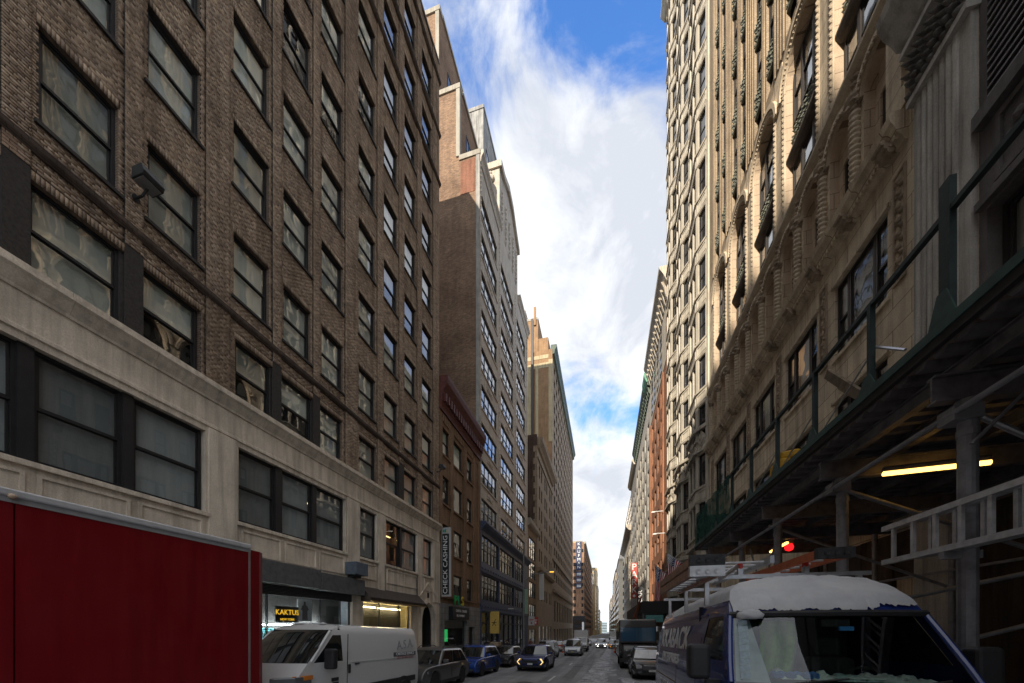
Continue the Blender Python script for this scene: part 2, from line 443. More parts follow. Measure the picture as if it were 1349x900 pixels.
def window(root, fac, s, z, w, h, rec=0.16, cols=1, rows=2, frame=None, glassm=None, mull=0.09, blind=None, bmat=None, full=True, sill=None):
    frame = frame or BLACK; glassm = glassm or G_WAVE
    fm, pm = win_parts(w, h, cols, rows, frame, glassm, mull, full)
    o = inst('window', fm, root, fac.t(s, z, -rec), fac.rz)
    for m, l, sm in pm:
        p = kid('pane', m, o, l)
        if sm: kid('sash', sm, o, l)
    if blind:
        for i in range(cols):
            fr = blind() if callable(blind) else blind
            if fr <= 0.03: continue
            key = (round(w / cols, 2), round(h * fr, 2), (bmat or BLIND).name)
            if key not in _bm:
                q = MB(); hw = w / cols / 2 - .05; q.box(-hw, hw, -.012, 0, h * (1 - fr) + .05, h - .05); _bm[key] = q.mesh('blind', [bmat or BLIND])
            kid('blind', _bm[key], o, (-w / 2 + w / cols * (i + .5), -.13, 0))
    return o
_sm = {}
def simple_window(root, fac, s, z, w, h, rec=0.15, frame=None, glassm=None, cols=1, rows=2):
    """far window: one mesh, frame and glass"""
    frame = frame or BLACK; glassm = glassm or G_FAR
    key = (round(w, 2), round(h, 2), frame.name, glassm.name, cols, rows)
    if key not in _sm:
        f = MB(); b = 0.07
        f.box(-w / 2, -w / 2 + b, -.06, .03, 0, h); f.box(w / 2 - b, w / 2, -.06, .03, 0, h)
        f.box(-w / 2 + b, w / 2 - b, -.06, .03, 0, b); f.box(-w / 2 + b, w / 2 - b, -.06, .03, h - b, h)
        for j in range(1, rows): f.box(-w / 2 + b, w / 2 - b, -.06, .02, h * j / rows - .04, h * j / rows + .04)
        for i in range(1, cols):
            x = -w / 2 + w * i / cols; f.box(x - .05, x + .05, -.055, .025, b, h - b)
        f.face([(w / 2 - b, -.02, b), (-w / 2 + b, -.02, b), (-w / 2 + b, -.02, h - b), (w / 2 - b, -.02, h - b)], 1)
        _sm[key] = f.mesh('window', [frame, glassm], fix=False)
    return inst('window', _sm[key], root, fac.t(s, z, -rec), fac.rz)

def body(mb, s0, s1, z0, z1, D, m_side=0, m_in=1, m_roof=2, gap=0.6, ends=(True, True)):
    """flanks, roof and the dark rooms behind a facade sheet (facade coordinates)"""
    for e, s in zip(ends, (s0, s1)):
        if e: mb.face([(s, z0, 0), (s, z0, -D), (s, z1, -D), (s, z1, 0)], m_side)
    mb.face([(s0, z1, 0), (s1, z1, 0), (s1, z1, -D), (s0, z1, -D)], m_roof)
    mb.face([(s0, z0, -D), (s1, z0, -D), (s1, z1, -D), (s0, z1, -D)], m_side)
    mb.face([(s0, z0, -gap), (s1, z0, -gap), (s1, z1 - .1, -gap), (s0, z1 - .1, -gap)], m_in)
ROOF = plain('tar roof', (.05, .05, .05), 0.9)
import numpy as np
# ================================================================== GROUND
def strip(name, L0, L1, dz, mat, s0=-60, s1=900, kind='structure', step=10):
    mb = MB(); s = [s0, 0, 60, 160, s1]
    xs = sorted(set(list(range(int(s0), 200, step)) + [60, 160, 300, 500, s1]))
    for a, b in zip(xs, xs[1:]):
        mb.face([(L0, a, ground(a) + dz), (L1, a, ground(a) + dz), (L1, b, ground(b) + dz), (L0, b, ground(b) + dz)])
    return tag(mb.build(name, mat, fix=False), kind=kind)
def asphalt():
    t = NT('worn asphalt'); v = t.pos()
    c = t.ramp(t.noise(v, 0.6, 8, 0.65), [(.3, (.17, .17, .172)), (.55, (.24, .24, .242)), (.75, (.31, .31, .31))])
    c = t.mix(0.7, c, t.ramp(t.noise(v, 70, 3, 0.7), [(.3, (.6, .6, .6)), (.7, (1.25, 1.25, 1.25))]), 'MULTIPLY')
    lane = t.noise(t.pos((1.2, 0.03, 1)), 1.5, 4)
    c = t.mix(1.0, c, t.ramp(lane, [(.38, (.7, .7, .72)), (.6, (1.15, 1.15, 1.15))]), 'MULTIPLY')
    t.principled(c, 0.75, 0, t.bump(t.noise(v, 90, 3), .3, .01), spec=0.4); return t.m
ASPH = asphalt()
CONC = stone('pavement concrete', (.36, .35, .335), 0.2, 0.2, 0.18, 0)
mb = MB()
for (L0, L1) in ((-1200, -40), (-40, -8.6), (-8.6, 3.45), (3.45, 40), (40, 1200)):
    xs = [-400, -60] + list(range(-50, 200, 10)) + [300, 500, 900, 3000]
    for a, b in zip(xs, xs[1:]):
        mb.face([(L0, a, ground(a)), (L1, a, ground(a)), (L1, b, ground(b)), (L0, b, ground(b))])
tag(mb.build('road', ASPH, fix=False), kind='structure')
def pavement(name, L0, L1, s0, s1):
    mb = MB(); xs = [s0] + [x for x in range(-60, 900, 10) if s0 < x < s1] + [s1]
    for a, b in zip(xs, xs[1:]):
        h = 0.14; za, zb = ground(a), ground(b)
        mb.grid([(L0, a, za - .1), (L1, a, za - .1), (L1, b, zb - .1), (L0, b, zb - .1), (L0, a, za + h), (L1, a, za + h), (L1, b, zb + h), (L0, b, zb + h)],
                [(4, 5, 6, 7), (0, 1, 5, 4), (1, 2, 6, 5), (3, 7, 6, 2), (0, 4, 7, 3)])
    return tag(mb.build(name, CONC, fix=False), kind='structure')
pavement('pavement', -12.6, -8.6, -40, 144); pavement('pavement', 3.45, 7.4, -40, 148)
pavement('pavement', -12.6, -8.6, 205, 620); pavement('pavement', 3.45, 7.4, 205, 620)
# curbstones on the two near sides
KERB = stone('kerb granite', (.33, .32, .31), .2, .3, .15)
mb = MB()
for i in range(70):
    a = -6 + i * 2.1
    for L0 in (-8.62, 3.40): mb.box(L0, L0 + .17, a, a + 2.08, ground(a + 1) - .1, ground(a + 1) + .155)
tag(mb.build('kerb', KERB), kind='structure')
# lane line dashes, worn white
LINE = plain('worn road paint', (.55, .55, .53), .8, 0, .35, 14)
mb = MB()
for i in range(26):
    a = 6.6 + i * 10.8; L = -2.65
    mb.face([(L - .06, a, ground(a) + .005), (L + .06, a, ground(a) + .005), (L + .06, a + 2.6, ground(a + 2.6) + .005), (L - .06, a + 2.6, ground(a + 2.6) + .005)])
tag(mb.build('lane_marking', LINE), kind='structure')

# ================================================================== LOFT BUILDING (left, near)
MORTAR = plain('brown mortar', (.05, .042, .036), .95, 0, .3, 20)
BRK_A = brick_island('brown face brick', [(0.445, 0.321, 0.218), (0.329, 0.238, 0.166), (0.523, 0.384, 0.26), (0.252, 0.186, 0.141), (0.416, 0.311, 0.229), (0.581, 0.437, 0.311), (0.29, 0.208, 0.15)])
BRK_TEX = brickwork('brown side brick', (.30, .215, .155), (.24, .17, .125), (.12, .10, .085))
LIME = stone('soot stained limestone', (.76, .655, .525), .3, .3, .2)
LIME_D = stone('dark carved limestone', (.40, .34, .275), .45, .4, .25)
WOODF = plain('dark painted timber', (.055, .047, .042), .55, 0, .3, 9, .2)

A = thing('loft_building', 'dark brown brick loft building over a pale stone lower front, nearest on the left', 'building', (-12.2, 10, ground(10)))
ACOL = [(3.2, 4.55), (5.25, 6.62), (7.25, 8.59), (9.64, 10.98), (11.63, 12.97), (13.61, 14.95), (16.12, 17.5), (18.33, 19.71), (20.53, 21.91), (22.8, 24.2)]
AROW = [13.32 + 3.78 * k for k in range(8)]; AH = 2.2
ops_up = [(a, b, z, z + AH) for z in AROW for a, b in ACOL]
R3Z = (9.86, 11.93)
R3 = [(3.3, [(3.45, 4.72), (5.1, 6.68), (7.06, 8.56)], 8.6), (9.7, [(9.73, 11.08), (11.48, 13.08), (13.46, 14.87)], 14.9), (16.14, [(16.16, 17.56)], 17.58),
      (18.38, [(18.4, 19.9), (20.24, 21.9)], 21.92), (22.82, [(22.84, 24.32)], 24.34)]
ops_r3 = [(g[0], g[2], R3Z[0], R3Z[1]) for g in R3]
TOPA = 44.75; S0A, S1A = -9.0, 25.37
m = MB(LEFT.t)
m.wall(S0A, S1A, 9.8, TOPA, ops_up + ops_r3, .24, -.018, 0, 1)
body(m, S0A, S1A, -2.5, TOPA, 22, 2, 3, 4, 0.75)
m.build('wall', [MORTAR, BRK_TEX, BRK_TEX, ROOM, ROOF], A, fix=False)
# unseen bulkhead added behind the parapet to cast shade on the end wall beyond
m = MB(LEFT.t); m.box(8, 24.9, TOPA, 50.4, -3.6, -14); m.build('bulkhead', BRK_TEX, A)
# --- every brick of the face
piers = [(-9, 3.05)] + [(a, b) for a, b in ((4.72, 5.12), (6.74, 7.13), (8.74, 9.5), (11.12, 11.5), (13.1, 13.48), (15.1, 15.98), (17.66, 18.2), (19.86, 20.4), (22.06, 22.68), (24.36, 25.37))]
zones = []
edges = sorted({S0A, S1A} | {x for p in piers for x in p})
for a, b in zip(edges, edges[1:]):
    zones.append((a, b, 0.045 if any(p[0] <= (a + b) / 2 <= p[1] for p in piers) else 0.0))
m = MB(LEFT.t)
for a, b in piers:
    zs = 9.86
    m.box(max(a, 2.0), b, zs, TOPA, -.018, .027)
m.build('pier', MORTAR, A)
allops = ops_up + ops_r3
sold = [(o[0] - .03, o[1] + .03, o[3], o[3] + .21) for o in allops]
bricks = []                                     # (s0, s1, z0, z1, back, front)
PZ, PX, J = .0745, .213, .0125
nrow = int((TOPA - .1 - 9.86) / PZ)
for r in range(nrow):
    z0 = 9.862 + r * PZ; z1 = z0 + PZ - J; zc = (z0 + z1) / 2
    cut = [(o[0], o[1]) for o in allops if o[2] - .02 < zc < o[3] + .0] + [(o[0], o[1]) for o in sold if o[2] < zc < o[3]]
    header = (r % 6 == 5); px = PX / 2 if header else PX
    for a, b, d in zones:
        if b < 2.4: continue
        a = max(a, 2.4); x = a - (px * .5 if r % 2 else 0.0)
        while x < b:
            q0, q1 = max(x, a), min(x + px - J, b)
            x += px
            segs = [(q0, q1)]
            for c0, c1 in cut:
                ns = []
                for u, v in segs:
                    if v <= c0 or u >= c1: ns.append((u, v)); continue
                    if u < c0: ns.append((u, c0 - .003))
                    if v > c1: ns.append((c1 + .003, v))
                segs = ns
            for u, v in segs:
                if v - u > .025: bricks.append((u, v, z0, z1, d - .018, d - .004 + RND.uniform(-.0015, .0025)))
for a, b, z0, z1 in sold:
    x = a
    while x < b - .03:
        bricks.append((x, min(x + PZ - J, b), z0 + .004, z1 - .006, -.012, .006 + RND.uniform(-.002, .002))); x += PZ
bricks.sort(key=lambda q: (q[0] * q[0] * .9 + (q[2] - 9) ** 2 * .35 + 12 * (q[0] < 4.4)))
def brick_stuff(name, arr, L, sg, mat, parent):
    n = len(arr); q = np.array(arr, dtype=np.float64)
    x0 = L + sg * q[:, 4]; x1 = L + sg * q[:, 5]
    V = np.empty((n, 8, 3))
    for i, (xx, ss, zz_) in enumerate(((x0, 0, 2), (x0, 1, 2), (x0, 1, 3), (x0, 0, 3), (x1, 0, 2), (x1, 1, 2), (x1, 1, 3), (x1, 0, 3))):
        V[:, i, 0] = xx; V[:, i, 1] = q[:, ss]; V[:, i, 2] = q[:, zz_]
    V -= np.array(parent['o'])
    Fq = np.array([(4, 5, 6, 7), (0, 1, 5, 4), (3, 7, 6, 2), (0, 4, 7, 3), (1, 2, 6, 5)])
    if sg < 0: Fq = Fq[:, ::-1]
    idx = (np.arange(n)[:, None, None] * 8 + Fq[None]).reshape(-1)
    me = bpy.data.meshes.new(name)
    me.vertices.add(n * 8); me.vertices.foreach_set('co', V.reshape(-1))
    me.loops.add(len(idx)); me.loops.foreach_set('vertex_index', idx.astype(np.int32))
    me.polygons.add(n * 5); me.polygons.foreach_set('loop_start', (np.arange(n * 5) * 4).astype(np.int32))
    me.update(calc_edges=True); me.materials.append(mat)
    o = bpy.data.objects.new(name, me); COL.objects.link(o); o.parent = parent
    return tag(o, kind='stuff')
brick_stuff('brickwork', bricks[300:], -12.2, 1, BRK_A, A)
for i, c in enumerate([(.36, .24, .163), (.27, .18, .125), (.42, .287, .194), (.31, .217, .155)]):
    plain('single brick %d' % i, c, .88, 0, .35, 25, .3)
_bk = {}
for q in bricks[:300]:                            # the nearest bricks, one by one
    k = (round(q[1] - q[0], 2), round(q[3] - q[2], 3), RND.randrange(4))
    if k not in _bk:
        b = MB(); b.box(-.012, .001, -k[0] / 2, k[0] / 2, 0, k[1]); _bk[k] = b.mesh('brick', [MATS['single brick %d' % k[2]]])
    inst('brick', _bk[k], A, (-12.2 + q[5], (q[0] + q[1]) / 2, q[2]))
# --- belts, coping
m = MB(LEFT.t)
m.prism([(12.52, 0), (12.52, .05), (12.62, .11), (12.74, .11), (12.8, .05), (12.8, 0)], 2.4, S1A + .06, 0)
m.build('belt_course', brickwork('belt brick', (.12, .085, .065), (.10, .07, .055), (.05, .042, .036), .21, .08), A)
for zb in (35.62, 39.3, 43.3):
    m = MB(LEFT.t)
    m.prism([(zb - .18, 0), (zb - .12, .09), (zb, .16), (zb + .1, .16), (zb + .16, .06), (zb + .16, 0)], 2.4, S1A + .1, 0)
    m.build('belt_course', MATS['belt brick'], A)
m = MB(LEFT.t); m.box(S0A, S1A + .05, TOPA, TOPA + .14, -.45, .07); m.build('coping', LIME_D, A)
# --- upper windows
def bl():
    r = RND.random(); return 0 if r < .15 else (RND.uniform(.35, .6) if r < .4 else 1.0)
SILL = plain('sooty sill', (.045, .038, .033), .8, 0, .3, 9)
_sl = MB(); _sl.box(-.76, .76, -.05, .06, -.085, 0); SILLM = _sl.mesh('sill', [SILL])
for k, z in enumerate(AROW):
    for a, b in ACOL:
        w = window(A, LEFT, (a + b) / 2, z + .005, b - a - .01, AH - .01, .15, 1, 2, BLACK, G_WAVE, blind=(1.0 if (k == 0 or (k == 1 and RND.random() < .7)) else bl()))
        kid('sill', SILLM, w, (0, .16, 0))
# --- third row of grouped windows
for g0, ws, g1 in R3:
    for a, b in ws:
        window(A, LEFT, (a + b) / 2, R3Z[0] + .005, b - a, R3Z[1] - R3Z[0] - .01, .15, 1, 2, BLACK, G_WAVE, blind=1.0 if RND.random() < .75 else .45)
    for (a, b), (c, d) in zip(ws, ws[1:]):
        m = MB(LEFT.t); m.box(b - .005, c + .005, R3Z[0] + .004, R3Z[1] - .004, -.26, -.06); m.box(b + .09, b + .12, R3Z[0] + .02, R3Z[1] - .02, -.06, -.03); m.box(c - .12, c - .09, R3Z[0] + .02, R3Z[1] - .02, -.06, -.03)
        m.build('mullion', WOODF, A)
# --- limestone lower front
F2Z = (5.7, 8.26)
F2 = [(3.3, [(3.4, 4.96), (5.19, 6.73), (6.94, 8.66)], 8.7), (9.76, [(9.78, 11.29), (11.57, 13.1), (13.32, 15.04)], 15.08), (16.14, [(16.16, 17.56)], 17.58),
      (18.42, [(18.44, 20.03), (20.21, 22.02)], 22.06), (22.85, [(22.87, 24.22)], 24.26)]
SHOP1 = (9.95, 15.55, -.9, 3.72); SHOP2 = (16.4, 21.2, -1.0, 3.42); ARCHD = (22.45, 24.6, -1.1, 3.78, 1.5)
m = MB(LEFT.t)
m.wall(S0A, S1A, -1.6, 9.3, [(g[0], g[2], *F2Z) for g in F2] + [SHOP1, SHOP2, ARCHD, (-2, 8.2, -.5, 3.7)], .3, .06, 0, 0)
m.face([(S1A, -1.6, .06), (S1A, -1.6, -.012), (S1A, 9.3, -.012), (S1A, 9.3, .06)])
m.build('stone_front', LIME, A, fix=False)
for a in [2.4 + 1.642 * i for i in range(14)]:
    m = MB(LEFT.t); w = 1.636
    m.box(a, a + w, 9.70, 9.86, -.05, .24); m.prism([(9.3, .0), (9.3, .1), (9.36, .12), (9.47, .2), (9.58, .27), (9.64, .33), (9.7, .33), (9.7, 0)], a, a + w, 0)
    m.build('stone', LIME, A)
m = MB(LEFT.t); m.prism([(8.42, .06), (8.44, .11), (8.52, .11), (8.56, .06)], 2.4, S1A, 0); m.build('moulding', LIME, A)
for a, b in ((8.76, 9.68), (15.16, 16.06), (17.66, 18.3), (24.36, 25.37)):
    m = MB(LEFT.t); m.box(a, b, 3.9, 8.4, .06, .12); m.build('pilaster', LIME, A, bevel=.012)
for g0, ws, g1 in F2:
    for a, b in ws:
        window(A, LEFT, (a + b) / 2, F2Z[0] + .005, b - a, F2Z[1] - F2Z[0] - .01, .12, 1, 2, BLACK, G_FLAT, blind=1.0 if a < 11.2 or RND.random() < .5 else .0, bmat=BLIND_D)
    for (a, b), (c, d) in zip(ws, ws[1:]):
        m = MB(LEFT.t); m.box(b - .005, c + .005, F2Z[0] + .004, F2Z[1] - .004, -.2, -.02); m.build('mullion', BLACK, A)
    m = MB(LEFT.t); m.box(g0 - .08, g1 + .08, F2Z[0] - .13, F2Z[0] - .005, 0, .15); m.build('sill', LIME, A, bevel=.01)
    n = len(ws)
    for i in range(n):
        a = g0 + (g1 - g0) * i / n + .09; b = g0 + (g1 - g0) * (i + 1) / n - .09; z0, z1 = 4.62, 5.46
        m = MB(LEFT.t)
        for q in ((a, b, z0, z0 + .07), (a, b, z1 - .07, z1), (a, a + .07, z0 + .07, z1 - .07), (b - .07, b, z0 + .07, z1 - .07)): m.box(*q, .06, .10)
        m.build('panel', LIME, A)
# lit ceiling tubes in the second storey rooms
TUBE = emit('cool tube light', (.95, .97, 1.0), 9.0); TUBEW = emit('warm tube light', (1.0, .72, .30), 1.0)
m = MB(LEFT.t)
for s in (11.9, 12.6, 13.6, 14.3, 18.9, 20.6): m.box(s, s + .9, 7.55, 7.6, -.62, -.55)
m.build('ceiling_tube', TUBEW, A)

# --- clothes shop with grey fascia
GREYP = plain('grey fascia metal', (.11, .11, .112), .6, 0, .25, 5, .1)
SHUT = plain('roller shutter steel', (.05, .05, .05), .5, .3, .2)
m = MB(LEFT.t); m.box(9.3, 13.1, 3.72, 4.52, .06, .42); m.build('fascia', GREYP, A, bevel=.01)
m = MB(LEFT.t); m.box(13.12, 16.0, 3.68, 4.44, .06, .46); m.build('fascia', GREYP, A, bevel=.01)
m = MB(LEFT.t)
for i in range(7): m.box(9.95, 15.55, 3.66 - i * .055, 3.705 - i * .055, -.1, .03)
m.build('roller_shutter', SHUT, A)
WHITEW = plain('shop wall white', (.62, .66, .70), .8); BLUEW = plain('shop backdrop blue grey', (.42, .50, .58), .8)
m = MB(LEFT.t)
a, b, e, f = 9.9, 15.6, -.6, 3.75
m.face([(a, e, -3.6), (b, e, -3.6), (b, f, -3.6), (a, f, -3.6)], 1)
m.face([(a, e, 0), (a, e, -3.6), (a, f, -3.6), (a, f, 0)]); m.face([(b, e, 0), (b, e, -3.6), (b, f, -3.6), (b, f, 0)]); m.face([(a, f, 0), (b, f, 0), (b, f, -3.6), (a, f, -3.6)])
m.build('shop_interior', [WHITEW, BLUEW], A, fix=False)
m = MB(LEFT.t)
for s in (9.97, 10.95, 13.6, 14.85, 15.5): m.box(s, s + .05, -.6, 3.34, -.16, -.08)
m.box(9.97, 15.55, 2.0, 2.03, -.15, -.09); m.build('shopfront_frame', BLACK, A)
m = MB(LEFT.t); m.face([(9.95, -.6, -.12), (15.55, -.6, -.12), (15.55, 3.36, -.12), (9.95, 3.36, -.12)]); m.build('shop_glass', G_FLAT, A)
m = MB(LEFT.t); m.box(11.1, 12.6, 3.42, 3.46, -1.3, -1.22); m.box(14.4, 15.1, 3.35, 3.4, -1.6, -1.5); m.box(10.0, 14.2, 2.18, 2.2, -.55, -.5); m.build('shop_tube', emit('bright shop tube', (.85, .94, 1), 45), A)
m = MB(LEFT.t); m.box(11.5, 12.6, 2.28, 2.92, -.3, -.26); sgn = m.build('window_sign', plain('sign black', (.01, .01, .011), .4), A)
YEL = emit('yellow neon', (1.0, .55, .04), .45)
put_text('lettering', text_mesh('lettering', 'KAKTUS', .30, YEL), sgn, (-12.455, 12.05, 2.68), (pi / 2, 0, pi / 2))
put_text('lettering', text_mesh('lettering', 'NEW YORK', .13, YEL), sgn, (-12.455, 12.05, 2.40), (pi / 2, 0, pi / 2))
CLOTH = [plain('cloth %d' % i, c, .9) for i, c in enumerate([(.05, .45, .07), (.05, .42, .08), (.03, .05, .12), (.05, .2, .22), (.5, .5, .5), (.03, .03, .04), (.35, .3, .25)])]
for i, (s, z, k) in enumerate([(10.3, 1.75, 0), (10.75, 1.75, 1), (11.25, 1.75, 3), (11.65, 1.75, 3), (12.6, 1.8, 2), (13.15, 1.8, 2), (13.7, 1.8, 5), (12.1, 1.7, 4)]):
    m = MB(LEFT.t); w = .19
    m.prism([(s - w, z - .45), (s + w, z - .45), (s + w, z + .12), (s + w * 1.5, z + .02), (s + w * 1.2, z + .22), (s + .07, z + .3), (s - .07, z + .3), (s - w * 1.2, z + .22), (s - w * 1.5, z + .02), (s - w, z + .12)], -.75, -.60, 2, 0)
    tag(m.build('shirt', CLOTH[k], bevel=.03), 'folded %s shirt on display behind the shop window, %s' % (['green', 'green', 'navy', 'teal', 'grey', 'black', 'tan'][k], ['leftmost', 'second from the left', 'third from the left', 'fourth from the left', 'beside the mannequin poster', 'second from the right', 'rightmost', 'under the shop sign'][i]), 'shirt', 'shirts in the shop window')
m = MB(LEFT.t); m.box(12.75, 13.55, 2.35, 3.3, -.5, -.47); m.build('poster', plain('poster pale', (.55, .58, .62), .6), A)
m = MB(LEFT.t); m.prism([(q + .58, r) for q, r in ((12.42, 2.4), (12.72, 2.4), (12.7, 2.8), (12.78, 2.85), (12.7, 3.0), (12.62, 3.05), (12.6, 3.2), (12.52, 3.2), (12.5, 3.05), (12.42, 3.0), (12.36, 2.85), (12.44, 2.8))], -.468, -.46, 2); m.build('poster_print', plain('poster dark figure', (.06, .06, .07), .6), A)
m = MB(LEFT.t); m.prism([(14.3, 1.9), (14.55, 1.9), (14.55, 2.5), (14.65, 2.6), (14.5, 2.9), (14.5, 3.1), (14.36, 3.1), (14.36, 2.9), (14.2, 2.6), (14.3, 2.5)], -1.0, -.8, 2)
tag(m.build('mannequin', CLOTH[5], bevel=.05), 'dark mannequin standing at the right end of the shop window', 'mannequin')
# --- second shop, lit yellow behind blank paper, with a brown awning
m = MB(LEFT.t); a, b = 16.35, 21.25
m.face([(a, -1, -.9), (b, -1, -.9), (b, 3.45, -.9), (a, 3.45, -.9)]); m.face([(a, -1, 0), (a, -1, -.9), (a, 3.45, -.9), (a, 3.45, 0)]); m.face([(b, -1, 0), (b, -1, -.9), (b, 3.45, -.9), (b, 3.45, 0)]); m.face([(a, 3.45, 0), (b, 3.45, 0), (b, 3.45, -.9), (a, 3.45, -.9)])
m.build('shop_interior', plain('papered shop cream', (.50, .42, .25), .8), A, fix=False)
m = MB(LEFT.t); m.box(16.45, 18.3, 3.18, 3.23, -.62, -.55); m.box(18.6, 20.9, 3.16, 3.21, -.62, -.55); m.build('shop_tube', emit('warm shop tube', (1, .80, .42), 13), A)
m = MB(LEFT.t); m.face([(16.4, -1, -.14), (21.2, -1, -.14), (21.2, 3.42, -.14), (16.4, 3.42, -.14)]); m.build('shop_glass', G_FLAT, A)
m = MB(LEFT.t)
for s in (16.4, 18.0, 20.0, 21.1): m.box(s, s + .06, -1, 3.42, -.17, -.1)
m.build('shopfront_frame', BLACK, A)
m = MB(LEFT.t); m.prism([(3.44, .06), (3.44, .62), (3.62, .66), (4.2, .08), (4.2, .06)], 16.2, 22.1, 0)
m.build('awning', plain('brown awning cloth', (.055, .04, .03), .8, 0, .3), A)
m = MB(LEFT.t); m.box(16.2, 22.1, 3.40, 3.47, .6, .68, 0); m.build('awning_bar', plain('brass bar', (.25, .17, .07), .5, .4), A)
for a, b, z0, z1 in ((18.25, 18.33, 4.15, 5.6), (21.9, 21.98, 4.1, 5.5)):
    m = MB(LEFT.t); m.tube((a, z0, .1), (a, z1, .1), .035); m.build('conduit', BLACK, A)
# --- arched entrance
DOOR = plain('dark bronze door', (.03, .025, .02), .45, .3, .3)
m = MB(LEFT.t)
for k, (w, d) in enumerate(((0.0, .17), (.13, .12))):
    c, h = 23.525, 1.075 + w
    n = 16; pts = [(c - (h + .13) * cos(pi * i / n), 2.28 + (1.63 + w) * sin(pi * i / n)) for i in range(n + 1)]; inn = [(c - h * cos(pi * i / n), 2.28 + (1.5 + w) * sin(pi * i / n)) for i in range(n + 1)]
    for i in range(n):
        m.prism([inn[i], pts[i], pts[i + 1], inn[i + 1]], .06, d, 2)
    for sgn_ in (-1, 1): m.box(min(c + sgn_ * h, c + sgn_ * (h + .13)), max(c + sgn_ * h, c + sgn_ * (h + .13)), -1.0, 2.28, .06, d)
m.build('arch_moulding', LIME, A)
m = MB(LEFT.t); m.box(22.46, 24.59, -1.0, 3.7, -.75, -.68); m.build('door', DOOR, A)
m = MB(LEFT.t); m.prism([(22.3, 4.2), (22.38, 4.2), (23.52, 5.15), (24.66, 4.2), (24.74, 4.2), (23.52, 5.28)], .06, .12, 2); m.build('gable_moulding', LIME, A)
m = MB(LEFT.t); m.box(23.4, 23.64, 4.15, 4.5, .06, .09); m.build('plaque', DOOR, A)
# --- fixtures on the front, each a thing of its own
m = MB(LEFT.t)
t = thing('sign_cabinet', 'blank blue grey metal sign box on the pale stone pier beside the clothes shop', 'sign box', (-12.08, 15.6, 4.6))
m = MB(LEFT.t); m.box(14.95, 15.85, 4.62, 5.22, .13, .75); m.build('cabinet', plain('blue grey metal', (.10, .125, .16), .5, 0, .2), t, bevel=.015)
m = MB(LEFT.t); m.box(15.1, 15.7, 4.50, 4.63, .13, .45); m.build('bracket', BLACK, t)
def floodlight(at, label, sc_=1.0):
    t = thing('floodlight', label, 'lamp', at, 'floodlights on the brick wall')
    x, y, z = at; k = sc_
    m = MB(); m.tube((x, y, z), (x + .25 * k, y, z + .0), .03 * k); m.tube((x + .25 * k, y, z), (x + .38 * k, y + .05, z + .22 * k), .03 * k); m.lathe([(.09 * k, 0), (.09 * k, .03)], (x, y, z), 0, 10); m.build('arm', BLACK, t)
    m = MB(); cxx = x + .45 * k
    m.prism([(cxx - .22 * k, z + .2 * k), (cxx + .2 * k, z + .2 * k), (cxx + .25 * k, z + .3 * k), (cxx + .16 * k, z + .5 * k), (cxx - .18 * k, z + .5 * k)], y - .24 * k, y + .24 * k, 1); m.build('housing', plain('weathered black casing', (.03, .03, .03), .5, 0, .3), t, bevel=.02)
    m = MB(); m.box(cxx - .18 * k, cxx + .17 * k, y - .2 * k, y + .2 * k, z + .185 * k, z + .199 * k); m.build('lens', plain('dull lens', (.25, .25, .24), .3), t)
    return t
floodlight((-12.155, 6.95, 13.55), 'black square floodlight on a bent arm beside the window above the stone ledge')
floodlight((-12.155, 25.0, 13.7), 'small black floodlight at the far corner of the dark brick building', .9)
# ================================================================== LEFT SIDE, FARTHER ALONG
def shell(name, label, fac, s0, s1, z0, z1, D, mats, ops, rec=.22, cat='building', group=None, gap=.6, ends=(True, True)):
    """a building root with its wall part: facade sheet with openings, flanks, roof; mats = facade, flank"""
    s = (s0 + s1) / 2; b = fac.t(s, 0, 0)
    r = thing(name, label, cat, (b[0], b[1], ground(b[1])), group)
    m = MB(fac.t); m.wall(s0, s1, z0, z1, ops, rec, 0, 0, 0)
    body(m, s0, s1, z0, z1, D, 1, 2, 3, gap, ends)
    m.build('wall', [mats[0], mats[1], CEIL, ROOF], r, fix=False)
    return r
def band(root, fac, name, prof, s0, s1, mat, bevel=0):
    m = MB(fac.t); m.prism(prof, s0, s1, 0); return m.build(name, mat, root, bevel=bevel)

# ---- small brownstone with the check cashing sign
BRK_C = brickwork('orange brown brick', (.33, .20, .115), (.26, .155, .09), (.16, .12, .085), .2, .07, .008, .3)
STN_C = stone('grey painted stone', (.30, .29, .27), .3, .2, .18, .45)
RUST = plain('oxide red cornice paint', (.11, .032, .026), .6, 0, .35, 4, .15)
CW = [(26.05, 27.3), (28.1, 30.05), (31.2, 32.5)]; CR = [(15.55, 2.1), (11.75, 2.15), (8.0, 2.15), (4.5, 1.95)]
ops = [(a, b, z, z + h) for a, b in CW for z, h in CR]
C_ = shell('brownstone', 'four storey orange brown brick house with a dark red cornice, squeezed between two taller buildings', LEFT, 25.4, 34.62, 3.9, 20.6, 16, (BRK_C, BRK_C), ops, ends=(False, False))
for (a, b), st in ((CW[0], 2), (CW[1], 1), (CW[2], 2)):
    for z, h in CR:
        w = window(C_, LEFT, (a + b) / 2, z + .01, b - a - .01, h - .02, .14, 1, st, BLACK, G_WAVE, blind=RND.choice([0, .4, 1]))
        m = MB(LEFT.t); m.box(a - .12, b + .12, z - .14, z - .005, -.02, .1); m.build('sill', BRK_C, C_)
for a, b in ((25.42, 25.85), (27.45, 27.95), (30.3, 30.9), (32.7, 33.3), (34.1, 34.6)):
    m = MB(LEFT.t); m.box(a, b, 4.4, 18.2, .002, .10); m.build('pilaster', BRK_C, C_)
